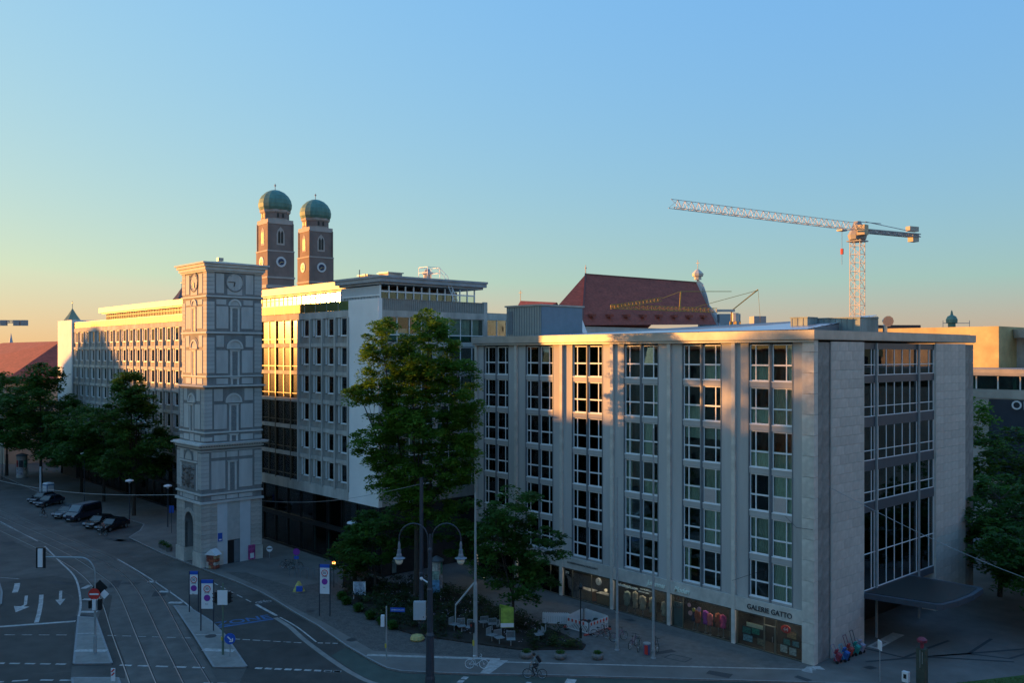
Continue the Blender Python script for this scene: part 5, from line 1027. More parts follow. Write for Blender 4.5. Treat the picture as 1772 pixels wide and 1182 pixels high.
# ================================================================== TOWN AROUND, OUTSIDE THE FRAME (casts the evening shade, stands in the reflections)
def block(name, lb, x0, x1, y0, y1, h, wallc, roofh=3.0, fl=4, sides='NE', step=3.4):
    o = thing(name, lb, 'building', ((x0 + x1) / 2, (y0 + y1) / 2, 0)); cx, cy = (x0 + x1) / 2, (y0 + y1) / 2; a, b = (x1 - x0) / 2, (y1 - y0) / 2
    m = pmat('render_%s' % name, wallc, .85, .08, .3, stain=.1); MB().box(-a, a, -b, b, 0, h).build('wall', m, o)
    g = MB(); P0 = [(-a - .4, -b - .4), (a + .4, -b - .4), (a + .4, b + .4), (-a - .4, b + .4)]; i = 4
    g.box(-a - .4, a + .4, -b - .4, b + .4, h, h + .4); k = min(a, b) * .6
    g.v += [(-a, -b, h + .401), (a, -b, h + .401), (a, b, h + .401), (-a, b, h + .401), (-a + k, -b + k, h + .4 + roofh), (a - k, -b + k, h + .4 + roofh), (a - k, b - k, h + .4 + roofh), (-a + k, b - k, h + .4 + roofh)]
    for q_ in ((0, 1, 5, 4), (1, 2, 6, 5), (2, 3, 7, 6), (3, 0, 4, 7), (4, 5, 6, 7)): g.f.append(tuple(8 + t for t in q_)); g.m.append(0)
    g.build('roof', M_redroof, o); g = MB(); fh = h / (fl + .4)
    for s in sides:
        L_ = a if s in 'NS' else b; n_ = int(2 * L_ / step)
        for j in range(n_):
            u = -L_ + (j + .5) * 2 * L_ / n_
            for r in range(fl):
                z0 = .9 + fh * (r + .15); z1 = z0 + fh * .55
                if s == 'N': g.box(u - .6, u + .6, b, b + .04, z0, z1)
                if s == 'S': g.box(u - .6, u + .6, -b - .04, -b, z0, z1)
                if s == 'E': g.box(a, a + .04, u - .6, u + .6, z0, z1)
                if s == 'W': g.box(-a - .04, -a, u - .6, u + .6, z0, z1)
    w = g.build('windows', pmat('dark_window', (.03, .035, .04), .15, .1, 1), o); w['kind'] = 'stuff'; return o
b1 = block('court_building', 'long pale courthouse on the far side of the square', -330, -66, -112, -58, 23.3, (.42, .37, .28), .8)
block('south_building', 'pale town house row behind the viewpoint', -58, 12, -142, -108, 20, (.40, .36, .30), 4, sides='N'); block('south_east_building', 'ochre town house behind the viewpoint', 30, 110, -128, -98, 22, (.44, .34, .20), 4, sides='NW')
block('east_building', 'ochre palace across the side street', 62, 120, -60, 60, 21, (.46, .36, .22), 4, sides='W'); block('north_east_building', 'sunlit ochre palace beyond the side street', 14, 80, 112, 150, 25.5, (.56, .40, .20), 3, sides='SW', step=3.0)

MB().lathe([(10, 23.0), (9.2, 26.5), (6.6, 28.6), (4.8, 30.2), (3.4, 31.6), (2.5, 32.8), (1.6, 33.6), (.5, 34.2)], (-20.5, 19.0, 0), 20).build('dome', M_copper, b1)
# ================================================================== TREES AND PLANTING
def leaf_mesh(name, centers, radii, per, size, mat, seed, flat=0.4, droop=0.25):
    r = np.random.default_rng(seed); n = len(centers); N = n * per
    c = np.repeat(np.asarray(centers, float), per, 0); R = np.repeat(np.asarray(radii, float), per)
    d = r.normal(size=(N, 3)); d /= np.linalg.norm(d, axis=1)[:, None]; rad = r.random(N) ** 0.5
    off = d * rad[:, None] * R[:, None]; off[:, 2] *= flat; off[:, 2] -= droop * R * rad ** 2
    p = c + off
    a = r.random(N) * 6.283; tilt = r.normal(size=N) * 0.55
    u = np.stack([np.cos(a), np.sin(a), np.sin(tilt) * 0.6], 1); w = np.stack([-np.sin(a), np.cos(a), r.normal(size=N) * .45], 1)
    s = size * (0.6 + 0.8 * r.random(N))[:, None]
    q = np.stack([p - u * s, p - w * s * .5, p + u * s, p + w * s * .5], 1).reshape(-1, 3)
    me = bpy.data.meshes.new(name); me.vertices.add(N * 4); me.vertices.foreach_set('co', q.astype(np.float32).ravel())
    me.loops.add(N * 4); me.loops.foreach_set('vertex_index', np.arange(N * 4, dtype=np.int32)); me.polygons.add(N)
    me.polygons.foreach_set('loop_start', np.arange(0, N * 4, 4, dtype=np.int32)); me.materials.append(mat); me.update(calc_edges=True); me.validate(); return me
def tree(label, loc, blobs, trunk_r, fork, mat, seed, per=75, size=0.19, cl=1.0, group=None, name='street_tree', ncl=None, flat=.45, kind=None):
    """blobs: ellipsoids (cx, cy, cz, rx, ry, rz, clusters) relative to the base; limbs run from the trunk to the leaf clusters"""
    R_ = random.Random(seed); t = thing(name, label, 'tree', loc, group=group); cs = []; rs = []
    for cx, cy, cz, rx, ry, rz, n in blobs:
        for k in range(n):
            while True:
                v = Vector((R_.uniform(-1, 1), R_.uniform(-1, 1), R_.uniform(-1, 1)))
                if 0.25 < v.length < 1: break
            if R_.random() < .5: v = v.normalized() * R_.uniform(.75, 1.0)
            cs.append((cx + v.x * rx, cy + v.y * ry, cz + v.z * rz)); rs.append(cl * R_.uniform(.6, 1.25))
    cr = bpy.data.objects.new('crown', leaf_mesh('crown', cs, rs, per, size, mat, seed, flat)); C.objects.link(cr); cr.parent = t
    top = max(b[2] + b[5] for b in blobs)
    g = MB(); g.tube([(0, 0, -.1), (.05, .02, fork * .5), (0, .05, fork)], [trunk_r * 1.25, trunk_r, trunk_r * .85], 9)
    hubs = []
    for cx, cy, cz, rx, ry, rz, n in blobs:
        b0 = Vector((0, .05, fork)); mid = b0.lerp(Vector((cx, cy, cz)), .5) + Vector((0, 0, -.3)); e = Vector((cx, cy, cz + rz * .3)); L_ = [b0.lerp(Vector((0, 0, fork)), .3), mid, e]
        g.tube(L_, [trunk_r * .55, trunk_r * .36, trunk_r * .14], 7); hubs.append((mid, e))
    for i in range(0, len(cs), max(1, len(cs) // 90)):
        c = Vector(cs[i]); h = min((p for m_, e_ in hubs for p in (m_, m_.lerp(e_, .5), e_)), key=lambda p: (p - c).length + (3 if p.z > c.z else 0))
        g.tube([h, h.lerp(c, .55) + Vector((0, 0, .15)), c], [trunk_r * .15, trunk_r * .09, trunk_r * .03], 4, caps=False)
    g.build('trunk', M_bark, t); return t
# the tall tree between the two office buildings
M_leaf_top = M_leaf
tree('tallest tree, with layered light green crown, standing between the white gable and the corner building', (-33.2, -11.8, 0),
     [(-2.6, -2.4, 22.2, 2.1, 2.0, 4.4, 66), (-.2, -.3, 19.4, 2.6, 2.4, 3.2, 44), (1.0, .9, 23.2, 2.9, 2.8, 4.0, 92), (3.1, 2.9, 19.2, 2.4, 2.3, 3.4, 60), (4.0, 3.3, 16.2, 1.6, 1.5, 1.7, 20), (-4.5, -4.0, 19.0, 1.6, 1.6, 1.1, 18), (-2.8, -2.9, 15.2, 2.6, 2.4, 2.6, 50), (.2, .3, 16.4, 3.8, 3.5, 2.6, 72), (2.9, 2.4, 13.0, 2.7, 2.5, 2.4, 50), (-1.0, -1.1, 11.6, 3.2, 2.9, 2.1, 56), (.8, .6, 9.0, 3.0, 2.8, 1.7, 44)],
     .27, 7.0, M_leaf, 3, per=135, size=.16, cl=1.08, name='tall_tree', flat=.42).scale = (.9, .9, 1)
tree('young bright green tree with the yellow and green guard, in front of the corner building', (-21.6, -10.4, 0),
     [(.2, .2, 9.8, 2.2, 2.2, 2.2, 30), (-1.0, -1.0, 8.2, 2.4, 2.2, 1.6, 24), (1.6, 1.5, 7.0, 2.6, 2.2, 1.8, 30), (-.6, -.4, 5.4, 2.9, 2.7, 1.9, 40), (.9, .7, 3.8, 2.8, 2.6, 1.3, 30)],
     .13, 2.6, leafmat('leaves_fresh', (0.022, 0.075, 0.012), (0.06, 0.15, 0.02), .35), 5, per=95, size=.15, cl=.85, name='young_tree')
tree('dark low tree with dense crown behind the lamp, left of the tall tree', (-38.2, -13.0, 0), [(-.5, 0, 4.8, 3.2, 2.8, 2.2, 44), (1.5, 1.5, 6.4, 2.8, 2.4, 2.0, 38), (-2.4, -1.4, 3.4, 2.2, 2.0, 1.6, 26)], .14, 2.0, M_leaf2, 8, per=85, size=.17, cl=.85, name='small_tree')
tree('dark bushy tree directly under the tall crown, right of the lamp mast', (-32.2, -5.6, 0), [(-1, -1, 5.2, 3.0, 2.6, 1.9, 26), (2.2, 1.2, 5.8, 2.8, 2.4, 1.9, 26), (0, 0, 7.4, 2.6, 2.4, 1.6, 20)], .15, 2.2, M_leaf2, 9, per=80, size=.18, cl=.95, name='small_tree')
tree('slim dark tree against the shop windows at the edge of the planted bed', (-43.0, -11.8, 0), [(0, 0, 3.9, 2.1, 2.1, 2.1, 34), (.8, .4, 6.0, 1.7, 1.7, 1.5, 20)], .10, 1.6, M_leaf2, 10, per=70, size=.17, cl=.8, name='small_tree')
# row of trees in front of the long office building
G1 = 'trees in a row in front of the long office building'
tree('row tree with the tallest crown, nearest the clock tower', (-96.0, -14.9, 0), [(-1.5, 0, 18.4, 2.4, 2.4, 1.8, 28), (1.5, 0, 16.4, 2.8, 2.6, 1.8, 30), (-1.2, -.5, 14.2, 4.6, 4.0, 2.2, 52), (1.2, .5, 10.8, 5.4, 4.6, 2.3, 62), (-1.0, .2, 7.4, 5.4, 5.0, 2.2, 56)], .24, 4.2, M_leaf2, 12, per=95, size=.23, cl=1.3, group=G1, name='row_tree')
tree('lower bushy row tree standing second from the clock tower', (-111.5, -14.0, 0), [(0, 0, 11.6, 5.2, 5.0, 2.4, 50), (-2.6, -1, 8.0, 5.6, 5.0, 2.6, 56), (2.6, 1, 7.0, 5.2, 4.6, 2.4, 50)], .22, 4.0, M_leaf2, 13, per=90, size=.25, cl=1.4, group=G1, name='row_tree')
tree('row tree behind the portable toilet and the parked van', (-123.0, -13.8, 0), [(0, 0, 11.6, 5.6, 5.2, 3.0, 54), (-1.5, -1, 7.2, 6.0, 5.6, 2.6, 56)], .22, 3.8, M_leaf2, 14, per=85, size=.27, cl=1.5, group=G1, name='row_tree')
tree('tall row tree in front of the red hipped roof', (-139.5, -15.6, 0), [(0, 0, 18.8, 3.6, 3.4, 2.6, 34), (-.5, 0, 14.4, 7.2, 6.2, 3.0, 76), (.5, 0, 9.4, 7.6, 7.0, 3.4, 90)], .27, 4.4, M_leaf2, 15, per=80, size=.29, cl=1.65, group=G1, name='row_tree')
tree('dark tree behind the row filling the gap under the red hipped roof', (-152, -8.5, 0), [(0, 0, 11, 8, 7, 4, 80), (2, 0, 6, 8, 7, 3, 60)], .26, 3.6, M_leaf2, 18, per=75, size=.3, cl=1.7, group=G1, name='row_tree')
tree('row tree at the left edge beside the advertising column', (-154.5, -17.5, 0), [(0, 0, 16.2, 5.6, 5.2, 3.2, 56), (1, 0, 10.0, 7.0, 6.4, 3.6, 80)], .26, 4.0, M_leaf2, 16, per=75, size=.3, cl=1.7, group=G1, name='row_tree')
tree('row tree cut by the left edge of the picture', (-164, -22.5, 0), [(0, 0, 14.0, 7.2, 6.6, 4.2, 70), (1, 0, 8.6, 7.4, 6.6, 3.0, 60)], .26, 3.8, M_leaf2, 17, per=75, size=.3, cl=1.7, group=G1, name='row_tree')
# trees on the right in front of the store
G2 = 'trees between the corner building and the store'
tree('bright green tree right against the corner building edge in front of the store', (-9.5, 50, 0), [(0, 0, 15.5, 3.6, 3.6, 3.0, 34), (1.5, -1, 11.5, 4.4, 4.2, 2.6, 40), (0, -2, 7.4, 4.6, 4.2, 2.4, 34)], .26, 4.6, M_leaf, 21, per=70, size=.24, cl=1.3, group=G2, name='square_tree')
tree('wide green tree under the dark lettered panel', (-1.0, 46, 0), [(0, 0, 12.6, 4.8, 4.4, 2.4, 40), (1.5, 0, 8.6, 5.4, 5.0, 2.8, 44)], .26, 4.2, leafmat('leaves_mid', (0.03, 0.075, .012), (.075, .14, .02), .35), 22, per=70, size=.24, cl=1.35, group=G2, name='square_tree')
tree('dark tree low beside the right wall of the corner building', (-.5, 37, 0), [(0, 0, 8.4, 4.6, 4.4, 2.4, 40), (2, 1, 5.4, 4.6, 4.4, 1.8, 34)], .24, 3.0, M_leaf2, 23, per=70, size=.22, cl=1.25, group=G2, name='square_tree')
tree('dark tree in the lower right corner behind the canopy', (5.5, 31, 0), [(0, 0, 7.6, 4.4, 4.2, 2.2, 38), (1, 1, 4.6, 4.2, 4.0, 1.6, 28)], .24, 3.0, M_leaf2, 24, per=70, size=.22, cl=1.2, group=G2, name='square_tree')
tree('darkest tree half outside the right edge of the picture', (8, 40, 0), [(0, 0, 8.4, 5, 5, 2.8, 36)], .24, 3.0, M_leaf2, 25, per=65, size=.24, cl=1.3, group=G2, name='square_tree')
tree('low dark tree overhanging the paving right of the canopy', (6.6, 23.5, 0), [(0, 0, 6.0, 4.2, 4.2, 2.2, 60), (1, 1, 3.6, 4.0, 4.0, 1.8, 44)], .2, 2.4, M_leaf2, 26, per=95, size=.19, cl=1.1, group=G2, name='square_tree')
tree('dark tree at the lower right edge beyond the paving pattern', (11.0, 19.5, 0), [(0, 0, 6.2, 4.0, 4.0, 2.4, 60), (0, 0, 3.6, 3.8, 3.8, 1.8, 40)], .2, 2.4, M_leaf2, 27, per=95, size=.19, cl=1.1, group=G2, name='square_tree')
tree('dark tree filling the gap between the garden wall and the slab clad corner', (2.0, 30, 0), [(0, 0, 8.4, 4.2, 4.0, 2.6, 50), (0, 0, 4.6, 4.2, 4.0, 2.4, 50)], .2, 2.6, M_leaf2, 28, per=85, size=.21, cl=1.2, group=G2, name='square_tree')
tree('unseen very tall tree added outside the left edge of the frame to shade the corner facade', (-72.5, -45.5, 0), [(0, 0, 26.8, 5.0, 5.0, 3.6, 80), (0, 0, 21, 5.6, 5.6, 4.0, 80)], .4, 7, M_leaf2, 61, per=75, size=.26, cl=1.4, name='added_shade_tree')  # unseen tree, placed and sized to shade the corner building's facade and roof edge
# trees of the square outside the frame
NL = {31: 'broad tree on the near side of the square, farthest left', 32: 'broad tree on the near side of the square, second from the left', 33: 'broad tree on the near side of the square, behind the viewpoint', 34: 'broad tree on the near side of the square by the ochre town house', 35: 'broad tree in the side street in front of the ochre palace', 36: 'broad tree in the side street, farther along the ochre palace'}
for x, y, s in ((-30, -80, 31), (-8, -92, 32), (14, -88, 33), (38, -84, 34), (52, -30, 35), (50, 10, 36)):
    tree(NL[s], (x, y, 0), [(0, 0, 11.5, 5.2, 5.2, 4.2, 60)], .3, 5, M_leaf2, s, per=40, size=.42, cl=1.7, name='square_tree', group='trees on the near side of the square')
# planted bed
bed = [(-40.8, -15.2), (-37.2, -16.5), (-31.4, -17.7), (-28.0, -17.9), (-25.3, -17.6), (-21.3, -15.8), (-17.2, -13.9), (-13.8, -10.2), (-14.4, -9.2), (-17.4, -8.6), (-24.5, -7.6), (-32.5, -7.2), (-39.0, -8.2), (-42.0, -11.2)]
g = MB(); g.prism(bed, 0.003, 0.10); struct('planting_bed', g, M_soil)
def inpoly(x, y, P):
    c = False; j = len(P) - 1
    for i in range(len(P)):
        if ((P[i][1] > y) != (P[j][1] > y)) and (x < (P[j][0] - P[i][0]) * (y - P[i][1]) / (P[j][1] - P[i][1]) + P[i][0]): c = not c
        j = i
    return c
R4 = random.Random(5); cs = []; rs = []
while len(cs) < 420:
    x, y = R4.uniform(-42, -13.5), R4.uniform(-18, -7)
    if inpoly(x, y, bed) and not (-24 < x < -17.5 and -15.6 < y < -11.4): cs.append((x, y, R4.uniform(.15, .75 if x > -30 else 1.0))); rs.append(R4.uniform(.35, .7))
o = bpy.data.objects.new('ground_cover', leaf_mesh('ground_cover', cs, rs, 45, .10, leafmat('leaves_ground', (0.012, 0.026, .010), (.04, .065, .014), .2), 41, .8, 0)); C.objects.link(o); tag(o, 'dark mixed ground cover planting in the bed under the trees', 'ground cover', kind='stuff')
cs = [(R4.uniform(-40, -14), R4.uniform(-16, -8.5), R4.uniform(.5, 1.15)) for _ in range(220)]; cs = [c for c in cs if inpoly(c[0], c[1], bed)]
o = bpy.data.objects.new('flowers', leaf_mesh('flowers', cs, [.25] * len(cs), 5, .045, pmat('petals', (.42, .36, .40), .7, .3, 5), 42, .6, 0)); C.objects.link(o); tag(o, 'small pale flowers scattered over the planted bed', 'flowers', kind='stuff')
# clipped balls along the edge of the bed
mb_ = leaf_mesh('clipped_bush', [(0, 0, .38)] * 6, [.52, .5, .46, .4, .52, .48], 260, .06, M_leaf2, 55, .85, 0)
BP = [(-38.7, -16.3, 'first clipped bush of the bed edge, nearest the flower stand'), (-36.9, -16.9, 'second clipped bush along the bed edge'), (-34.3, -17.3, 'clipped bush left of the street name post'), (-31.6, -17.8, 'clipped bush behind the street name post'), (-29.6, -17.9, 'clipped bush between name post and grey cabinet'), (-28.0, -18.0, 'clipped bush just left of the grey cabinet')]
for x, y, lb in BP:
    t = thing('clipped_bush', lb, 'bush', (x, y, 0), group='clipped round bushes along the bed'); inst('foliage', mb_, t); MB().tube([(0, 0, 0), (0, 0, .35)], .04, 6).build('stem', M_bark, t)
# round planters by the road
M_terra = pmat('planter_concrete', (.16, .15, .14), .9, .2, 5)
for x, y, lb in ((-15.4, -14.6, 'round planter left of the cyclist'), (-13.55, -12.9, 'round planter just right of the cyclist'), (-11.65, -10.85, 'round planter farthest right, near the flagpole')):
    t = thing('round_planter', lb, 'planter', (x, y, 0), group='three round planters along the white strip'); MB().lathe([(.3, 0), (.42, .12), (.48, .3), (.42, .46), (.36, .46)], n=16).build('bowl', M_terra, t, smooth=True)
    inst('plants', leaf_mesh('plants', [(0, 0, .5)] * 4, [.4, .36, .42, .3], 120, .05, M_leaf2, int(x * -10), .45, 0), t)
for x, y, lb in ((-72.5, -20.0, 'small planter at the kerb left of the clock tower'), (-71.2, -20.1, 'middle small planter at the kerb left of the clock tower'), (-69.8, -20.2, 'small planter at the kerb closest to the clock tower')):
    t = thing('kerb_planter', lb, 'planter', (x, y, 0), group='planters at the kerb beside the clock tower'); MB().lathe([(.3, 0), (.4, .45), (.34, .45)], n=12).build('bowl', M_terra, t); inst('plants', leaf_mesh('plants', [(0, 0, .6)] * 3, [.4, .36, .42], 90, .07, M_leaf2, int(x * -10), .7, 0), t)
# ================================================================== STREET FURNITURE
# foremost two-armed lamp
def two_arm_lamp():
    t = thing('street_lamp', 'tall dark two armed street lamp with white globes, foremost in the picture', 'street lamp', (-16.25, -23.0, 0.0))
    MB().lathe([(.34, -.02), (.34, .3), (.30, .5), (.28, 3.2), (.30, 3.25), (.30, 3.3), (.21, 3.5), (.20, 6.4), (.22, 6.45), (.16, 6.6), (.15, 9.0), (.17, 9.05), (.17, 9.25), (.09, 9.4), (.08, 10.3)], n=14).build('pole', M_dpole, t, smooth=False)
    r = Vector((.6721, .7405, 0))
    for s in (-1, 1):
        P = [Vector((0, 0, 9.3)) + r * s * .12]
        for k in range(13):
            a = math.pi * k / 12; P.append(Vector((0, 0, 10.0)) + r * s * (1.14 - 1.0 * math.cos(a)) + Z_ * (1.05 * math.sin(a)))
        P.append(P[-1] - Z_ * .5); MB().tube(P, .045, 8).build('arm', M_dpole, t)
        e = P[-1]; g = MB(); g.lathe([(.05, .3), (.09, .1), (.09, -.25), (.14, -.27), (.14, -.55), (.18, -.6), (.20, -.78), (.42, -.86), (.42, -.90), (.28, -.92)][::-1], e, 16)
        h = g.build('lamp_head', pmat('lamp_grey', (.17, .19, .22), .5, .1, 3), t)
        g = MB(); g.lathe([(.03, -1.32), (.16, -1.28), (.25, -1.15), (.28, -.93)], e, 16); g.build('globe', pmat('opal_glass', (.72, .64, .50), .35, .03, 2), h, smooth=True)
    MB().tube([(-.1, -.05, 6.9), (-.5, -.3, 7.15)], .05, 6).lathe([(.05, -.1), (.12, 0), (.1, .1)], (-.55, -.33, 7.15), 8).build('camera_arm', M_sign, t)
    return t
two_arm_lamp()
t = thing('mast', 'thick dark mast behind the two armed lamp with a grey cabinet and a span wire', 'mast', (-26.3, -16.3, 0.09)); MB().lathe([(.26, 0), (.26, .5), (.2, .6), (.19, 4.4), (.21, 4.45), (.21, 4.6), (.17, 4.7), (.15, 12.4), (.16, 12.5)], n=12).build('pole', M_dpole, t)
g = MB(); a = Vector((.1, -.05, 12.0)); b = Vector((-59.4, -13.9, 6.3)) - Vector((-26.3, -16.3, 0)); g.tube([a.lerp(b, k / 14) - Z_ * (.7 * math.sin(math.pi * k / 14)) for k in range(15)], .018, 4); g.build('span_wire', M_pole, t)
t = thing('wall_wire', 'thin span wire running from the clock tower out over the street to the left', 'wire', (-65.9, -20.4, 7.0)); g = MB(); b = Vector((-45, -13, -.5)); g.tube([b * (k / 12) - Z_ * (1.2 * math.sin(math.pi * k / 12)) for k in range(13)], .03, 4); g.build('cable', M_pole, t)
t = thing('span_cable', 'thin cable falling from the slab clad wall across the canopy to the right edge', 'cable', (.05, 1.5, 13.0)); g = MB(); b = Vector((18, 16, -9.5)); g.tube([b * (k / 14) - Z_ * (1.0 * math.sin(math.pi * k / 14)) for k in range(15)], .02, 4); g.build('cable', M_pole, t)
t = thing('facade_cable', 'thin dark cable fixed on the grey facade between the last two window bays', 'cable', (-6.9, -.47, 5.0)); g = MB(); g.tube([(0, 0, 0), (2.8, -.05, 1.3), (3.0, -.05, 1.4)], .015, 4); g.tube([(6.9, 0, 5.0), (5.4, .3, 4.9), (4.4, .45, 5.6)], .015, 4); g.build('cable', M_black, t)
t = thing('cabinet', 'pale grey switch cabinet on the thick mast behind the lamp', 'cabinet', (-26.05, -16.65, 1.0)); MB().box(-.5, .5, -.28, .28, 0, 1.45).build('casing', pmat('cabinet_grey', (.40, .42, .43), .55, .05, 3), t, rotz=math.radians(47)); MB().box(.3, .36, -.30, -.28, .2, .3).build('lock', M_black, t, rotz=math.radians(47))
# pale flag poles and the signal pole with a strut
t = thing('signal_pole', 'tall pale pole with slanting strut and pedestrian signal beside the white bicycle', 'pole', (-18.1, -17.35, .012)); MB().lathe([(.2, 0), (.18, .05), (.165, .9), (.15, 5.5), (.10, 5.7), (.085, 9), (.06, 12.4)], n=12).build('pole', M_pole, t)
MB().tube([(0, 0, 5.7), (-1.0, -1.1, 3.9)], .07, 8).tube([(-1.0, -1.1, 3.9), (-1.02, -1.12, 2.5)], .05, 6).build('strut', M_pole, t)
g = MB(); g.box(-.18, .12, -.38, -.18, 1.9, 2.65); s_ = g.build('signal_box', M_black, t); g = MB(); disc(g, (-.03, -.39, 2.45), .09, X_, Z_, .02, 12); g.build('red_lens', pmat('dim_red', (.25, .03, .02), .3, .1, 3), s_); MB().box(-.12, .08, -.2, -.16, .9, 1.3).build('push_button', M_yel, t)
for x, y, h, lb in ((-12.0, -8.25, 13.3, 'pale flagpole next to the barrier fence and parked bicycles'), (-8.95, -7.65, 17.2, 'taller pale flagpole in front of the clothes shop')):
    t = thing('flagpole', lb, 'flagpole', (x, y, .008), group='two pale flagpoles'); MB().lathe([(.2, 0), (.2, .06), (.14, .08), (.13, .7), (.11, .9), (.09, 6), (.05, h), (.03, h + .05)], n=12).build('pole', M_pole, t)
    MB().lathe([(.13, 0), (.13, .06)], (0, 0, 2.9), 12).build('collar', M_chrome, t); MB().box(-.10, .10, -.16, -.12, .5, .62).build('cleat', M_chrome, t)
t = thing('lamp_post', 'slender black lamp post in front of the barrier fence', 'lamp post', (-15.9, -8.2, .0)); MB().lathe([(.11, 0), (.10, .8), (.05, .85), (.045, 3.9)], n=10).build('pole', M_black, t); MB().lathe([(.05, 3.9), (.16, 3.95), (.2, 4.15), (.05, 4.4)], n=10).build('lamp_head', M_black, t)
# street name post
t = thing('street_name_post', 'grey post with blue street name plate in front of the planted bed', 'street sign', (-22.15, -22.6, 0)); MB().lathe([(.055, 0), (.055, 3.95), (.02, 4.0)], n=8).build('post', M_pole, t)
r = Vector((.75, .66, 0)); n_ = Vector((.66, -.75, 0)); g = MB(); g.obox(r * .85 + Z_ * 3.75, r, n_, Z_, .55, .02, .15); nb = g.build('name_plate', M_blue, t)
text('LENBACHPLATZ', .135, M_sign, 'letters', nb, (r * .36 + n_ * .025 + Z_ * 3.70), (math.pi / 2, 0, math.atan2(r.y, r.x)), .003); g = MB(); g.obox(r * -.28 + Z_ * 2.9, r, n_, Z_, .13, .12, .42); g.build('signal_box', M_sign, t); MB().box(-.08, .08, -.1, -.05, .9, 1.2).build('push_button', M_yel, t)
# tempo-zone gates
def no_sign(g_, c, rad, a1, a2, m_): disc(g_, c, rad, a1, a2, .01, 20, m_)
M_violet = pmat('violet_disc', (.22, .03, .28), .5, .05, 3)
def zone_gate(lb, loc, rz, h=4.2, w=1.05):
    t = thing('zone_sign_gate', lb, 'traffic sign', loc, rz, 'zone signs in double frames'); 
    for s in (-1, 1): MB().box(s * w / 2 - .04, s * w / 2 + .04, -.04, .04, 0, h).build('post', M_dpole, t)
    MB().box(-w / 2 + .041, w / 2 - .041, -.03, .03, h - .3, h).build('header', M_blue, t)
    b = MB().box(-w / 2 + .045, w / 2 - .045, -.025, .025, h * .43, h - .31).build('board', M_sign, t); e = -.035
    g = MB(); ring(g, (0, e, h - .75), .26, .035, (X_, Z_), 20, 5); g.build('red_ring', M_red, b); text('30', .3, M_black, 'letters', b, (-.17, e, h - .85), extr=.003)
    g = MB(); disc(g, (0, e, h - 1.5), .27, X_, Z_, .012, 20); g.build('violet_disc', M_violet, b); text('ZONE', .15, M_black, 'letters', b, (-.22, e, h - 1.12), extr=.003); text('frei', .15, M_black, 'letters', b, (-.15, e, h - 2.05), extr=.003)
    return t
fz = math.radians(47)
zone_gate('zone sign frame standing on the tram island, foremost of the pair', (-38.0, -29.5, -.01), fz); zone_gate('zone sign frame half hidden behind the foremost one on the tram island', (-44.0, -28.1, -.01), fz, 3.6, .8); zone_gate('zone sign frame on the pavement beside the cycle lane', (-35.1, -20.2, 0.0), math.radians(40), 4.5, .95)
# traffic light on the tram island
def signal_heads(t, z, s=1.0, dirs=((0, -1),)):
    pass
t = thing('traffic_light', 'traffic light with pale back board on the tram island', 'traffic light', (-31.5, -31.1, -.01)); MB().lathe([(.09, 0), (.09, 1.2), (.07, 1.25), (.065, 5.4), (.03, 5.45)], n=10).build('pole', pmat('pole_green', (.10, .15, .11), .6, .1, 3), t)
rr = Vector((.6721, .7405, 0)); ff = Vector((-.7405, .6721, 0)); g = MB(); g.obox(Z_ * 4.35 - ff * .12, rr, ff, Z_, .38, .02, .55); g.build('back_board', M_sign, t); g = MB(); g.obox(Z_ * 4.35 - ff * .0, rr, ff, Z_, .26, .08, .52); g.build('mount', pmat('pole_green', (0, 0, 0)), t)
for s in (-1, 1):
    g = MB(); g.obox(Z_ * 4.35 + rr * s * .5, rr, ff, Z_, .10, .15, .42)
    for k in range(3): g.obox(Z_ * (4.07 + k * .28) + rr * s * .68, rr, ff, Z_, .10, .12, .03)
    g.build('signal_head', M_black, t)
MB().box(-.1, .1, -.12, -.07, 1.1, 1.35).build('push_button', M_yel, t)
t = thing('keep_right_sign', 'blue round arrow sign on the tip of the tram island', 'traffic sign', (-30.7, -30.9, -.01)); MB().lathe([(.035, 0), (.035, 1.45)], n=8).build('post', M_pole, t)
g = MB(); disc(g, Z_ * 1.35 - ff * .05, .42, rr, Z_, .03, 24); dd = g.build('disc', M_blue, t)
g = MB(); c = Z_ * 1.35 - ff * .075; g.bar(c + (rr * -.17 + Z_ * .17), c + (rr * .12 - Z_ * .12), .07); g.bar(c + (rr * .2 - Z_ * .2), c + (rr * .2 + Z_ * .04), .065); g.bar(c + (rr * .2 - Z_ * .2), c + (rr * -.04 - Z_ * .2), .065); g.build('arrow', M_sign, dd)
# signal mast with an arm over the left lanes
t = thing('signal_gantry', 'grey signal mast on the left island with curved arm, hanging signal and no entry sign', 'traffic light', (-38.3, -38.2, -.01))
MB().lathe([(.13, 0), (.13, 1.3), (.09, 1.4), (.075, 4.8)], n=12).build('pole', M_pole, t)
P = [Z_ * 4.8] + [Z_ * 6.0 - rr * .0 + (-rr * (1.1 - 1.1 * math.cos(a)) + Z_ * (1.3 * math.sin(a))) for a in [math.pi / 2 * k / 8 for k in range(9)]] + [Z_ * 7.35 - rr * 4.1 + ff * .0]
MB().tube(P, .06, 8).build('arm', M_pole, t); e = P[-1]
g = MB(); g.obox(e - ff * .06 - Z_ * .05, rr, ff, Z_, .36, .03, .78); bb = g.build('back_board', M_black, t); g = MB(); g.obox(e - ff * .14 - Z_ * .05, rr, ff, Z_, .17, .06, .7); g.build('signal_head', M_sign, bb)
g = MB(); disc(g, Z_ * 4.55 - ff * .15, .44, rr, Z_, .03, 24); dd = g.build('no_entry_sign', M_red, t); g = MB(); g.obox(Z_ * 4.55 - ff * .175, rr, ff, Z_, .34, .01, .06); g.build('bar', M_sign, dd)
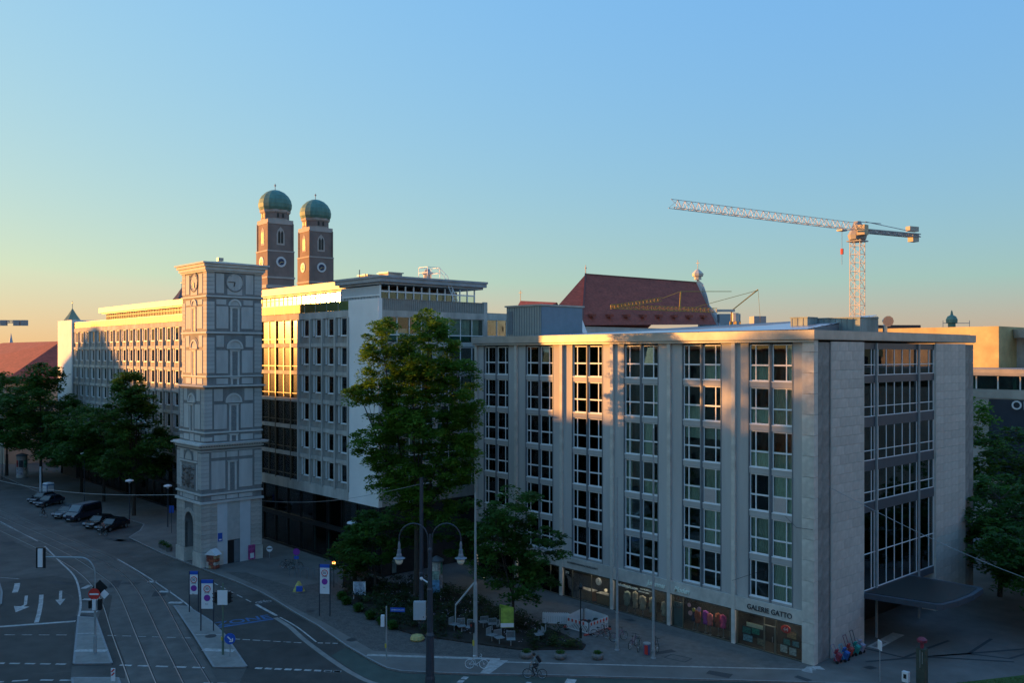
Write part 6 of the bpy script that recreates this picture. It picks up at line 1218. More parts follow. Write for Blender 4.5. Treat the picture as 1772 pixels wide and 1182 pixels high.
g = MB(); g.obox(Z_ * 3.75 - ff * .1 - rr * .0, rr, ff, Z_, .13, .1, .42); g.build('signal_head', M_sign, t); g = MB(); g.obox(Z_ * 3.75 + rr * .38, rr, ff, Z_, .12, .16, .42); g.obox(Z_ * 3.75 - rr * .36, rr, ff, Z_, .09, .14, .3); g.build('signal_head', M_black, t)
g = MB(); c = Z_ * 5.0 + rr * .35 + ff * .05; g.obox(c, (rr + Z_).normalized(), ff, (Z_ - rr).normalized(), .42, .02, .42); g.build('warning_board', M_black, t); g = MB(); g.obox(c + rr * .35 - Z_ * .5 - ff * .03, (rr + Z_).normalized(), ff, (Z_ - rr).normalized(), .25, .02, .25); g.build('priority_sign', M_sign, t)
t = thing('beacon', 'striped red and white marker board at the bottom edge on the near island', 'marker', (-31.3, -39.2, -.01)); g = MB(); g.obox(Z_ * .45, rr, ff, Z_, .14, .03, .45); g.build('board', M_sign, t); g = MB(); g.obox(Z_ * .75 - ff * .035, (rr + Z_).normalized(), ff, (Z_ - rr).normalized(), .14, .006, .05); g.obox(Z_ * .5 - ff * .035, (rr + Z_).normalized(), ff, (Z_ - rr).normalized(), .14, .006, .05); g.build('stripe', M_red, t)
# right corner: warning beacon pillar, sign post, bin
t = thing('alarm_pillar', 'dark tall pillar topped with a red lamp at the lower right', 'pillar', (7.0, 1.6, 0)); MB().box(-.3, .3, -.25, .25, 0, 2.6).build('body', pmat('olive_dark', (.05, .06, .045), .6, .2, 3), t); MB().lathe([(.12, 2.6), (.12, 3.0), (.32, 3.02), (.34, 3.2), (.18, 3.34)], n=12).build('lamp', pmat('dull_red', (.20, .03, .05), .5, .1, 3), t); g = MB(); g.box(-.06, .0, -.27, -.25, 1.3, 2.5); g.box(.1, .16, -.27, -.25, 1.6, 2.4); g.build('strip', M_chrome, t)
t = thing('sign_post', 'thin pale post with a narrow red and white sign seen edge on', 'traffic sign', (4.7, .2, 0)); MB().lathe([(.03, 0), (.03, 2.9)], n=8).build('post', M_pole, t); g = MB(); g.obox(Z_ * 2.55, ff, rr, Z_, .28, .04, .32); g.build('plate', M_sign, t); g = MB(); g.obox(Z_ * 2.35 + rr * .045, ff, rr, Z_, .25, .005, .09); g.build('stripe', M_red, t)
t = thing('ticket_box', 'small white box on a short post left of the dark pillar', 'box', (6.2, .9, 0)); MB().box(-.22, .22, -.15, .15, .25, .95).build('casing', M_sign, t); MB().box(-.1, .1, -.17, -.151, .5, .8).build('slot', M_black, t); MB().box(-.03, .03, -.03, .03, 0, .249).build('post', M_pole, t)
# ------------------------------------------------------------------ bicycles
def bicycle_meshes():
    M = {}
    g = MB(); ring(g, (0, 0, 0), .33, .022, (X_, Z_), 26, 5); M['tyre'] = g.mesh('tyre', M_rubber)
    g = MB(); ring(g, (0, 0, 0), .305, .012, (X_, Z_), 22, 4)
    for k in range(10): a = k * math.pi / 5; g.tube([(0, 0, 0), (.3 * math.cos(a), 0, .3 * math.sin(a))], .004, 3, caps=False)
    g.tube([(0, -.05, 0), (0, .05, 0)], .03, 6); M['rim'] = g.mesh('rim', M_chrome)
    g = MB(); bb, hd, st, rw, fwh = (-.02, 0, .29), (.42, 0, .78), (-.14, 0, .82), (-.48, 0, .34), (.56, 0, .34)
    hl = (.44, 0, .68)
    for a, b, r in ((bb, (-.13, 0, .78), .017), (bb, hl, .019), ((-.12, 0, .74), hd, .017), (hl, (.40, 0, .86), .018)): g.tube([a, b], r, 6)
    for s in (-.05, .05): g.tube([(bb[0], s * .5, bb[2]), (rw[0], s, rw[2])], .009, 5); g.tube([(-.13, s * .5, .76), (rw[0], s, rw[2])], .008, 5); g.tube([(hl[0] + .01, s * .6, hl[2] - .02), (.5, s, .5), (fwh[0], s, fwh[2])], .011, 5)
    M['frame'] = g
    g = MB(); g.tube([(.40, 0, .86), (.39, 0, .98)], .013, 5); g.tube([(.28, -.28, .99), (.38, -.16, 1.0), (.42, 0, .99), (.38, .16, 1.0), (.28, .28, .99)], .013, 6); M['bar'] = g.mesh('handlebar', M_black)
    g = MB(); g.tube([(-.13, 0, .78), (-.15, 0, .92)], .012, 5); g.v = list(g.v); g.lathe([(.02, 0), (.07, .01), (.08, .04), (.02, .06)], (-.18, 0, .92), 8); g.tube([(-.14, 0, .95), (.02, 0, .95)], [.045, .018], 6); M['saddle'] = g.mesh('saddle', M_black)
    g = MB(); g.tube([(-.02, -.06, .29), (-.02, .06, .29)], .02, 6); ring(g, (-.02, .05, .29), .09, .008, (X_, Z_), 14, 4); g.tube([(-.02, .07, .29), (.08, .08, .16)], .01, 4); g.tube([(-.02, -.07, .29), (-.12, -.08, .42)], .01, 4); g.box(.05, .13, .07, .15, .15, .17); g.box(-.17, -.09, -.15, -.07, .41, .43); M['crank'] = g.mesh('crank', M_chrome)
    g = MB(); g.tube([(.62, -.17, .72), (.62, .17, .72), (.78, .17, .72), (.78, -.17, .72), (.62, -.17, .72)], .008, 4)
    for k in range(5): g.tube([(.62 + .04 * k, -.17, .72), (.63 + .035 * k, -.14, .52), (.63 + .035 * k, .14, .52), (.62 + .04 * k, .17, .72)], .004, 3)
    M['basket'] = g.mesh('basket', M_steel); return M
BM = bicycle_meshes(); FRM = {}
def bicycle(lb, loc, rz, frame_mat, group=None, basket=False, lean=0.0, allm=None, name='bicycle', steer=0):
    t = thing(name, lb, 'bicycle', loc, rz, group); t.rotation_euler = (lean, 0, rz)
    if frame_mat.name not in FRM: g = MB(); g.v = list(BM['frame'].v); g.f = list(BM['frame'].f); g.m = list(BM['frame'].m); FRM[frame_mat.name] = g.mesh('frame', frame_mat)
    inst('frame', FRM[frame_mat.name], t)
    def mm(k):
        if not allm: return BM[k]
        kk = (k, allm.name)
        if kk not in FRM: FRM[kk] = BM[k].copy(); FRM[kk].materials.clear(); FRM[kk].materials.append(allm)
        return FRM[kk]
    for x in (-.48, .56): w = inst('wheel', mm('tyre'), t, (x, 0, .35)); inst('rim', mm('rim'), w)
    inst('handlebar', mm('bar'), t); inst('saddle', mm('saddle'), t); inst('crank', mm('crank'), t)
    if basket: inst('basket', mm('basket'), t)
    return t
M_bw = pmat('bike_white', (.55, .56, .56), .5, .04, 3); M_bk = pmat('bike_black', (.02, .02, .025), .4, .1, 3); M_bp = pmat('bike_violet', (.20, .06, .13), .4, .1, 3); M_bg = pmat('bike_green', (.04, .12, .10), .4, .1, 3); M_br = pmat('bike_red', (.25, .03, .03), .4, .1, 3)
bicycle('all white bicycle leaning at the signal pole on the guide strip', (-16.15, -18.9, .013), math.radians(45), M_bw, allm=M_bw, lean=.06)
gb = 'bicycles parked between the flagpoles'
bicycle('dark bicycle closest to the barrier fence', (-15.2, -6.0, .01), math.radians(-25), M_bk, gb, lean=.1); bicycle('red bicycle lying against the fence corner', (-14.9, -6.9, .01), math.radians(20), M_br, gb, lean=.35); bicycle('violet bicycle with front basket left of the first flagpole', (-13.4, -6.5, .01), math.radians(75), M_bp, gb, True, lean=-.1)
bicycle('second violet bicycle between the flagpoles', (-11.6, -6.9, .01), math.radians(105), M_bp, gb, True, lean=.08); bicycle('green bicycle turned towards the street between the flagpoles', (-10.9, -6.9, .01), math.radians(-60), M_bg, gb, lean=.08); bicycle('grey black bicycle beside the taller flagpole', (-10.1, -6.0, .01), math.radians(-35), M_bk, gb, True, lean=-.08)
bicycle('black bicycle parked at the left end of the bicycle stands', (-53.0, -14.2, .005), math.radians(35), M_bk, gb, lean=.08); bicycle('dark green bicycle next to the black one at the bicycle stands', (-52.2, -13.8, .005), math.radians(55), M_bg, gb, lean=-.08)
SL = ['first black hoop bicycle stand, nearest the parked bicycles', 'second black hoop stand from the parked bicycles', 'third black hoop stand of the row', 'fourth black hoop stand, in the middle of the row', 'fifth black hoop stand, just past the middle of the row', 'third black hoop stand counted from the flower stand end', 'last but one black hoop stand towards the flower stand', 'last black hoop bicycle stand, nearest the flower stand']
for k in range(8):
    x = -49.8 + k * .75; y = -15.2 + k * .22
    t = thing('bicycle_stand', SL[k], 'bicycle stand', (x, y, 0), math.radians(70), 'row of empty bicycle stands'); MB().tube([(-.4, 0, 0), (-.4, 0, .95), (-.35, 0, 1.0), (.35, 0, 1.0), (.4, 0, .95), (.4, 0, 0)], .03, 6).build('hoop', M_steel, t)
# ------------------------------------------------------------------ people (one continuous body each)
def person(name, label, joints, edges, radii, skin_mat, cloth_mats, loc, rz, head, extra=None, group=None):
    t = thing(name, label, 'person', loc, rz, group)
    me = bpy.data.meshes.new('body'); me.from_pydata([joints[k] for k in joints], edges and [(list(joints).index(a), list(joints).index(b)) for a, b in edges], [])
    ob = bpy.data.objects.new('body', me); C.objects.link(ob); sk = ob.modifiers.new('s', 'SKIN'); su = ob.modifiers.new('u', 'SUBSURF'); su.levels = 2; su.render_levels = 2
    for i, k in enumerate(joints): ob.data.skin_vertices[0].data[i].radius = (radii[k], radii[k]); ob.data.skin_vertices[0].data[i].use_root = (i == 0)
    dg = bpy.context.evaluated_depsgraph_get(); nm = bpy.data.meshes.new_from_object(ob.evaluated_get(dg)); bpy.data.objects.remove(ob); nm.name = 'body'
    for m in cloth_mats: nm.materials.append(m)
    J = {k: Vector(v) for k, v in joints.items()}
    for p in nm.polygons:
        c = p.center; k = min(J, key=lambda q: (J[q] - c).length - radii[q]); p.use_smooth = True
        p.material_index = 0 if k in head or k.startswith('hand') else (2 if k.startswith('foot') or k.startswith('toe') else (1 if k in ('pelvis', 'hipl', 'hipr', 'kneel', 'kneer', 'anklel', 'ankler') else 3))
    return t, nm
def rider(name, label, loc, rz, mats):
    J = {'pelvis': (-.17, 0, 1.02), 'spine': (-.10, 0, 1.22), 'chest': (.02, 0, 1.42), 'neck': (.08, 0, 1.56), 'head': (.11, 0, 1.66), 'crown': (.12, 0, 1.76),
         'hipl': (-.16, .10, .98), 'kneel': (.22, .12, .80), 'anklel': (.05, .11, .26), 'toel': (.2, .12, .19), 'hipr': (-.16, -.10, .98), 'kneer': (.20, -.12, .98), 'ankler': (-.12, -.11, .52), 'toer': (.03, -.12, .46),
         'shl': (.03, .19, 1.44), 'elbl': (.14, .27, 1.22), 'handl': (.32, .25, 1.04), 'shr': (.03, -.19, 1.44), 'elbr': (.14, -.27, 1.22), 'handr': (.32, -.25, 1.04)}
    Rd = {'pelvis': .13, 'spine': .13, 'chest': .15, 'neck': .06, 'head': .10, 'crown': .075, 'hipl': .095, 'hipr': .095, 'kneel': .068, 'kneer': .068, 'anklel': .045, 'ankler': .045, 'toel': .035, 'toer': .035, 'shl': .07, 'shr': .07, 'elbl': .047, 'elbr': .047, 'handl': .035, 'handr': .035}
    E_ = [('pelvis', 'spine'), ('spine', 'chest'), ('chest', 'neck'), ('neck', 'head'), ('head', 'crown'), ('pelvis', 'hipl'), ('hipl', 'kneel'), ('kneel', 'anklel'), ('anklel', 'toel'), ('pelvis', 'hipr'), ('hipr', 'kneer'), ('kneer', 'ankler'), ('ankler', 'toer'), ('chest', 'shl'), ('shl', 'elbl'), ('elbl', 'handl'), ('chest', 'shr'), ('shr', 'elbr'), ('elbr', 'handr')]
    t, nm = person(name, label, J, E_, Rd, None, mats, loc, rz, ('head', 'crown', 'neck')); b = inst('body', nm, t)
    g = MB(); g.lathe([(.02, .12), (.09, .09), (.115, .02), (.11, -.06), (.07, -.10)][::-1], (.10, 0, 1.72), 12); inst('hair', g.mesh('hair', pmat('hair_dark', (.03, .02, .015), .8, .2, 5), True), t)
    g = MB(); g.lathe([(.005, -.02), (.014, -.01), (.014, .01), (.004, .03)], (.215, 0, 1.645), 6)
    for s in (-1, 1): g.lathe([(.003, -.012), (.012, 0), (.003, .012)], (.195, s * .035, 1.685), 6)
    g.build('face_feature', pmat('skin', (.34, .20, .14), .6, .05, 5), t)
    g = MB()
    for s in (-1, 1):
        for k in range(4): g.tube([(.30, s * (.235 + k * .018), 1.045), (.335, s * (.235 + k * .018), 1.03), (.33, s * (.235 + k * .018), 1.0)], .009, 5)
        g.tube([(.29, s * .225, 1.04), (.30, s * .215, 1.0)], .01, 5)
    g.build('fingers', MATS['skin'], t); return t
M_skin = pmat('skin', (.34, .20, .14), .6, .05, 5); M_jacket = pmat('jacket_grey', (.16, .19, .19), .8, .15, 8); M_trs = pmat('trousers_dark', (.025, .03, .035), .85, .1, 8); M_shoe = pmat('shoes', (.02, .02, .02), .5, .1, 8)
ca = math.atan2(-.62 * .6 - .0, -.7) ; ca = math.radians(222)
rider('person', 'cyclist in grey jacket with dark backpack riding along the pavement edge', (-12.1, -16.85, -.12), ca, [M_skin, M_trs, M_shoe, M_jacket]); bicycle('dark bicycle ridden by the person in the grey jacket', (-12.1, -16.85, -.12), ca, M_bk)
t = thing('backpack', 'dark backpack on the back of the foremost cyclist', 'backpack', (-12.1, -16.85, -.12), ca); g = MB(); g.obox((-.24, 0, 1.40), Vector((.5, 0, .87)), Y_, Vector((.87, 0, -.5)), .24, .15, .09); g.build('bag', M_bk, t)
for x, y, lb1, lb2, a in ((-104.2, -24.5, 'distant cyclist in dark clothes near the parked cars', 'bicycle of the distant cyclist near the parked cars', 20), (-85.0, -22.6, 'cyclist with pale top riding past the last parked car', 'bicycle of the cyclist passing the last parked car', 200)):
    rider('person', lb1, (x, y, -.13), math.radians(a), [M_skin, M_trs, M_shoe, pmat('top_%d' % a, (.03, .03, .035) if a == 20 else (.2, .12, .1), .8, .1, 5)]); bicycle(lb2, (x, y, -.13), math.radians(a), M_bk)
# ------------------------------------------------------------------ barrier fence round the pit
M_fw = pmat('barrier_white', (.58, .60, .60), .5, .05, 2); M_rst = pmat('barrier_red', (.50, .06, .04), .5, .05, 2)
def barrier(a, b, lb, back=False):
    a = Vector(a + (0,)); b = Vector(b + (0,)); L_ = (b - a).length; t = thing('barrier_panel', lb, 'barrier', a, math.atan2((b - a).y, (b - a).x), 'barrier panels round the construction pit')
    g = MB(); g.box(0, L_, -.02, .02, .72, 1.0); g.box(0, L_, -.02, .02, .12, .2); g.box(0, .05, -.02, .02, .2, .72); g.box(L_ - .05, L_, -.02, .02, .2, .72)
    n = int(L_ / .16)
    for k in range(n): 
        x = .07 + k * (L_ - .14) / n
        if not back: g.obox((x + .03, 0, .46), Vector((.45, 0, .89)), Y_, Vector((-.89, 0, .45)), .28, .015, .035)
        else: g.box(x, x + .13, -.015, .015, .2, .72)
        g.box(x + .02, x + .08, -.02, .02, 1.001, 1.06)
    g.build('grille', M_fw, t)
    if not back:
        for k in range(int(L_ / .4)): MB().box(.1 + k * .4, .3 + k * .4, -.026, -.021, .74, .98).build('red_field', M_rst, t)
    for x in (.1, L_ - .1): MB().box(x - .1, x + .1, -.35, .35, .01, .12).build('foot', M_rst if x > 1 else M_rubber, t)
barrier((-18.3, -7.3), (-16.0, -7.2), 'red and white barrier panel at the front of the pit, facing the street'); barrier((-15.95, -7.1), (-16.1, -4.7), 'barrier panel on the right side of the pit')
barrier((-16.2, -4.6), (-19.0, -4.4), 'white back of the barrier panel behind the pit', True); barrier((-19.1, -4.6), (-18.5, -7.1), 'white barrier panel on the left side of the pit', True); barrier((-20.6, -7.9), (-18.9, -6.4), 'white barrier panel standing off to the left of the pit', True)
g = MB(); R5 = random.Random(2)
for k in range(40): x, y, r_ = -17.2 + R5.uniform(-.9, .9), -5.9 + R5.uniform(-.9, .9), R5.uniform(.1, .3); g.lathe([(.02, 0), (r_, r_ * .3), (r_ * .6, r_ * .9), (.02, r_)], (x, y, R5.uniform(0, .45)), 6)
o = g.build('rubble', M_asph_new); tag(o, 'heap of dark rubble inside the barrier fence', 'rubble', kind='stuff')
# mesh chairs around the trees
M_chair = pmat('wire_chair_grey', (.24, .27, .28), .5, .05, 3)
gw = MB(); 
for k in range(9): x = -.25 + k * .0625; gw.box(x - .012, x + .012, -.25, .25, .43, .445); gw.box(x - .012, x + .012, .245, .26, .45, .86)
gw.box(-.27, .27, -.265, -.24, .425, .45); gw.box(-.27, .27, .24, .265, .425, .45); gw.box(-.27, .27, .24, .265, .84, .88); gw.box(-.28, -.255, -.26, .26, .425, .45); gw.box(.255, .28, -.26, .26, .425, .45); gw.box(-.28, -.255, .24, .265, .45, .88); gw.box(.255, .28, .24, .265, .45, .88)
gs = MB(); gs.box(-.26, .26, -.25, .25, .42, .428); me_seat = gw.mesh('seat', M_chair); me_plate = gs.mesh('seat_plate', M_chair); me_leg = MB().tube([(0, 0, 0), (0, 0, .42)], .035, 6).lathe([(.2, 0), (.2, .015)], n=10).mesh('leg', M_chair)
CH = [(-24.1, -14.6, 60, 'grey mesh chair farthest left, behind the slanting strut'), (-23.3, -14.45, 20, 'grey mesh chair in the middle of the three behind the strut'), (-22.6, -14.1, -5, 'grey mesh chair just left of the signal pole'), (-19.9, -14.15, 60, 'grey mesh chair left of the three around the guarded tree'), (-19.0, -14.15, 30, 'grey mesh chair in the middle below the guarded tree'), (-18.1, -13.75, 5, 'grey mesh chair right below the yellow and green guard'), (-17.5, -11.3, -70, 'grey mesh chair right of the guarded tree, turned away'), (-17.9, -10.6, -95, 'grey mesh chair behind the turned one right of the guarded tree'), (-23.0, -12.4, 200, 'grey mesh chair in the back row, left'), (-22.1, -12.2, 190, 'grey mesh chair in the back row, middle'), (-21.2, -12.0, 170, 'grey mesh chair in the back row beside the guard')]
for x, y, a, lb in CH:
    t = thing('mesh_chair', lb, 'chair', (x, y, .08), math.radians(a + 45), 'grey mesh chairs around the young trees'); inst('seat', me_seat, t); inst('seat_plate', me_plate, t); inst('leg', me_leg, t); t.scale = (1.22, 1.22, 1.22)
t = thing('tree_guard', 'yellow and green printed guard around the young tree', 'tree guard', (-20.3, -12.2, .09)); gy = pmat('guard_yellow_green', (.26, .36, .05), .6, .35, 2.5)
for k, (a, b) in enumerate((((-.75, -.1), (.05, -.75)), ((.05, -.75), (.75, .1)), ((.75, .1), (-.75, -.1)))):
    a = Vector(a + (0,)); b = Vector(b + (0,)); d = (b - a).normalized(); g = MB(); g.obox((a + b) / 2 + Z_ * 1.55, d, d.cross(Z_), Z_, (b - a).length / 2, .02, .8); p = g.build('panel', gy, t)
    g = MB(); g.obox((a + b) / 2 + Z_ * .95, d, d.cross(Z_), Z_, (b - a).length / 2 - .01, .028, .16); g.build('white_border', M_sign, p)
for a in ((-.75, -.1), (.05, -.75), (.75, .1)): MB().tube([(a[0], a[1], 0), (a[0], a[1], 2.35)], .04, 6).build('post', M_bark, t)
# advertising columns
def adcolumn(lb, loc, rad=.7, h=3.4, mats=None):
    t = thing('advertising_column', lb, 'advertising column', loc); MB().lathe([(rad + .08, 0), (rad + .08, .4), (rad, .42), (rad, h)], n=20).build('drum', M_conc, t); MB().lathe([(rad + .12, h), (rad + .16, h + .15), (.1, h + .5)], n=20).build('cap', M_steel, t)
    R6 = random.Random(int(loc[0] * -7))
    for k in range(7):
        for j in range(2):
            a0 = k * .9 + .05; c = R6.choice([(.35, .05, .05), (.1, .25, .4), (.5, .48, .42), (.05, .05, .06), (.12, .3, .22), (.4, .15, .2), (.45, .45, .5)]); g = MB(); z0 = .55 + j * 1.4
            for s in range(4): a, b = a0 + s * .19, a0 + (s + 1) * .19; r2 = rad + .015; g.face([(r2 * math.cos(a), r2 * math.sin(a), z0), (r2 * math.cos(b), r2 * math.sin(b), z0), (r2 * math.cos(b), r2 * math.sin(b), z0 + 1.25), (r2 * math.cos(a), r2 * math.sin(a), z0 + 1.25)])
            g.build('poster', pmat('poster_%d_%d_%d' % (int(loc[0] * -7), k, j), c, .6, .6, 3), t)
adcolumn('advertising column pasted with posters at the far left under the trees', (-150.0, -16.0, 0), .9, 4.0)
adcolumn('advertising column behind the dark lamp in the planted bed', (-34.3, -8.6, .02), .55, 3.1)
t = thing('light_box_poster', 'blue and white poster case in front of the advertising column', 'poster', (-33.6, -9.4, .1)); g = MB(); g.obox(Z_ * .75, rr, ff, Z_, .5, .05, .75); g.build('case', pmat('poster_blue', (.12, .30, .48), .5, .5, 3), t); g = MB(); g.obox(Z_ * 1.9, rr, ff, Z_, .46, .05, .4); g.build('upper_print', pmat('poster_green', (.25, .36, .30), .5, .5, 4), t)
# portable toilet, white post
t = thing('portable_toilet', 'blue and white portable toilet behind the parked cars', 'portable toilet', (-121.0, -19.3, 0), .3); MB().box(-.6, .6, -.6, .6, 0, 2.2).build('cabin', pmat('cabin_blue', (.12, .22, .36), .5, .08, 2), t); MB().box(-.5, .5, -.65, -.61, .1, 2.0).build('door', M_sign, t); MB().lathe([(.86, 2.2), (.75, 2.4), (.1, 2.5)], n=4, rot=math.pi / 4).build('roof', M_sign, t); MB().box(.61, .65, -.5, .5, .1, 2.0).build('side_panel', M_sign, t)
t = thing('white_post', 'white slim post beside the portable toilet', 'post', (-126.5, -19.0, 0)); MB().lathe([(.16, 0), (.14, 4.4)], n=10).build('post', M_frame, t)
for x, y, h, lb in ((-111.5, -16.8, 7.4, 'mushroom lamp under the trees behind the parked van'), (-149, -19.5, 6.0, 'mushroom lamp at the left edge under the trees'), (-90.0, -17.6, 5.6, 'slender mushroom lamp in front of the shops left of the tower'), (-84.5, -14.6, 5.2, 'dark lamp post with blue plate left of the clock tower'), (-45.0, -11.2, 5.4, 'slim white topped lamp in front of the shop windows right of the stands')):
    t = thing('mushroom_lamp', lb, 'street lamp', (x, y, 0), group='mushroom lamps along the pavement'); MB().lathe([(.09, 0), (.07, .8), (.05, h)], n=8).build('pole', M_dpole, t); MB().lathe([(.08, h), (.55, h + .15), (.5, h + .28), (.1, h + .4)], n=14).build('shade', M_frame, t); MB().lathe([(.12, h - .15), (.14, h)], n=10).build('bulb', M_sign, t)
MB_ = thing('parking_plate', 'small blue sign on a pole between the parked cars and the tower', 'traffic sign', (-80.2, -15.8, 0)); MB().lathe([(.04, 0), (.04, 3.4)], n=8).build('post', M_dpole, MB_); g = MB(); g.obox(Z_ * 3.0, rr, ff, Z_, .3, .02, .45); g.build('plate', M_blue, MB_)
# ------------------------------------------------------------------ cars
def car(lb, loc, rz, col, L_=4.5, W_=1.8, H_=1.45, van=False, group='cars parked at the kerb', name='parked_car'):
    t = thing(name, lb, 'van' if van else 'car', loc, rz, group); m = pmat('car_paint_%02d%02d' % (int(col[0] * 100), int(col[2] * 100)), col, .22, .05, 2, spec=.6); a = L_ / 2
    if van: S = [(-a, .35, .9, .9), (-a, 1.0, .95, .9), (-a + .08, H_ - .1, .86, .9), (-a + .25, H_, .8, .9), (a - 1.7, H_, .8, .9), (a - .85, 1.25, .9, .9), (a - .1, .95, .92, .9), (a, .6, .85, .9), (a, .35, .8, .9)]
    else: S = [(-a, .38, .86, 0), (-a, .8, .88, 0), (-a + .15, .95, .9, 0), (-a + .65, .98, .9, 0), (a - 1.35, .93, .93, 0), (a - .35, .78, .9, 0), (a, .6, .82, 0), (a, .35, .8, 0)]
    def shell(P, zlow, inset=0.0):
        g = MB(); pts = [(x, z) for x, z, w, q_ in P]; n = len(pts); i = 0
        for s in (-1, 1): g.v += [(x, s * W_ / 2 * (w + .08), z) for x, z, w, q_ in P]
        g.f.append(tuple(range(n))); g.f.append(tuple(range(n, 2 * n))[::-1]); g.m += [0, 0]
        for k in range(n): k2 = (k + 1) % n; g.f.append((k2, k, n + k, n + k2)); g.m.append(0)
        return g
    b = shell(S, 0).build('body', m, t); bv = b.modifiers.new('b', 'BEVEL'); bv.width = .07; bv.segments = 3; bv.limit_method = 'ANGLE'
    if not van:
        R_ = [(-a + .35, .97, .84, 0), (-a + 1.0, H_, .66, 0), (.35, H_, .66, 0), (a - 1.25, .94, .84, 0)]
        gl = shell(R_, 0).build('cabin_glass', pmat('car_glass', (.015, .02, .025), .05, .05, 2, spec=.8), t)
        g = MB(); g.box(-a + 1.02, .33, -W_ * .33, W_ * .33, H_ - .01, H_ + .03)
        for s in (-1, 1):
            y = s * W_ / 2 * .80; g.bar((-a + .4, s * W_ / 2 * .92, .98), (-a + 1.02, s * W_ / 2 * .74, H_), .09); g.bar((a - 1.3, s * W_ / 2 * .92, .96), (.35, s * W_ / 2 * .74, H_), .07); g.bar((-.25, s * W_ / 2 * .925, .96), (-.28, s * W_ / 2 * .745, H_), .08); g.bar((-a + 1.0, s * W_ / 2 * .74, H_), (.36, s * W_ / 2 * .74, H_), .06)
        g.build('roof', m, t)
    else:
        gm = pmat('car_glass', (.015, .02, .025), .05, .05, 2, spec=.8); g = MB(); g.face([(a - 1.62, -.74, H_ - .06), (a - .9, -.82, 1.30), (a - .9, .82, 1.30), (a - 1.62, .74, H_ - .06)]); g.v = [(x + .05, y, z + .03) for x, y, z in g.v]; g.build('windscreen', pmat('windscreen_glass', (.10, .14, .16), .08, .1, 1, spec=.8), t)
        for s in (-1, 1): g = MB(); yy_ = s * (W_ / 2 * .98 + .01); g.face([(-a + .3, yy_ * .97, H_ - .2), (-a + .3, yy_ * 1.02, 1.15), (a - 1.15, yy_ * 1.02, 1.15), (a - 1.8, yy_ * .97, H_ - .2)]); g.build('side_window', gm, t)
        MB().box(-a + .35, a - 1.75, -.72, .72, H_ + .005, H_ + .03).build('roof', pmat('van_roof', (.20, .19, .20), .35, .1, 1), t)
    g0 = MB(); disc(g0, (0, 0, 0), .33, X_, Z_, .22, 18); ty_ = g0.mesh('tyre', M_rubber); g0 = MB(); disc(g0, (0, 0, 0), .21, X_, Z_, .235, 12); rim_ = g0.mesh('rim', M_chrome)
    for x in (-a + .85, a - .85):
        for s in (-1, 1): w = inst('wheel', ty_, t, (x, s * (W_ / 2 - .1), .33)); inst('rim', rim_, w)
    for s in (-1, 1):
        g = MB(); g.obox((a - .09, s * W_ * .34, .72 if not van else .85), X_, Y_, Z_, .1, .2, .09); g.build('headlight', pmat('headlight_lens', (.55, .57, .6), .15, .05, 3), t)
        g = MB(); g.obox((-a + .03, s * W_ * .38, .82), X_, Y_, Z_, .05, .14, .1); g.build('tail_light', M_red, t)
        g = MB(); g.obox((a - 1.35 if not van else a - 1.2, s * (W_ / 2 + .08), 1.02), X_, Y_, Z_, .1, .08, .07); g.build('mirror', m, t)
    g = MB(); g.obox((a + .005, 0, .48), X_, Y_, Z_, .03, W_ * .3, .1); g.build('grille', M_black, t); g = MB(); g.obox((a + .04, 0, .42), X_, Y_, Z_, .01, .26, .055); g.build('number_plate', M_sign, t)
    return t
ca_ = math.radians(-58)
car('black hatchback parked farthest away at the left end of the row', (-118.2, -20.9, -.13), ca_, (.02, .02, .03)); car('dark blue estate car second from the left end of the row', (-114.3, -21.0, -.13), ca_, (.025, .03, .05), 4.6); car('grey car half hidden on the left of the large van', (-102.2, -21.8, -.13), ca_, (.12, .13, .15)); car('large dark van with pale roof in the middle of the row', (-98.7, -20.9, -.13), ca_, (.02, .025, .05), 5.3, 2.0, 2.15, True)
car('black car between the van and the last car', (-91.6, -20.9, -.13), ca_, (.015, .015, .018)); car('black saloon parked last in the row, nearest the tower', (-88.2, -20.4, -.13), ca_, (.014, .014, .015), 4.7)
# ------------------------------------------------------------------ small things by the tower and on the square
t = thing('goods_rack', 'red and white stacked goods stand with white cover at the tower corner', 'stand', (-58.3, -20.0, .0), .5); R7 = random.Random(3)
for k in range(5):
    for j in range(4):
        if k < 4: MB().box(-.6 + j * .3, -.34 + j * .3, -.35, .35, .05 + k * .36, .36 + k * .36).build('box', pmat('goods_%d' % R7.randint(0, 3), [(.35, .10, .05), (.45, .40, .35), (.25, .07, .05), (.42, .28, .16)][R7.randint(0, 3)], .7, .4, 8), t)
MB().ext([(-.75, 1.5), (.75, 1.5), (0, 2.1)], -.5, .5).build('cover', M_sign, t)
t = thing('life_ring_sign', 'small round white sign with dark bar beside the tower foot', 'sign', (-58.9, -13.2, .0)); g = MB(); disc(g, Z_ * 1.0, .33, rr, Z_, .03, 18); g.build('disc', M_sign, t); g = MB(); g.obox(Z_ * 1.05 - ff * .02, rr, ff, Z_, .25, .005, .06); g.build('bar', M_black, t); MB().tube([(0, 0, 0), (0, 0, .7)], .03, 6).build('post', M_pole, t)
t = thing('no_stopping_sign', 'violet and blue sign standing among the bicycle stands', 'traffic sign', (-51.0, -14.2, 0)); g = MB(); disc(g, Z_ * 2.1, .36, rr, Z_, .03, 18); g.build('disc', M_violet, t); g = MB(); g.obox(Z_ * 1.5, rr, ff, Z_, .25, .02, .16); g.build('plate', M_blue, t); MB().tube([(0, .05, 0), (0, .05, 2.2)], .03, 6).build('post', M_pole, t)
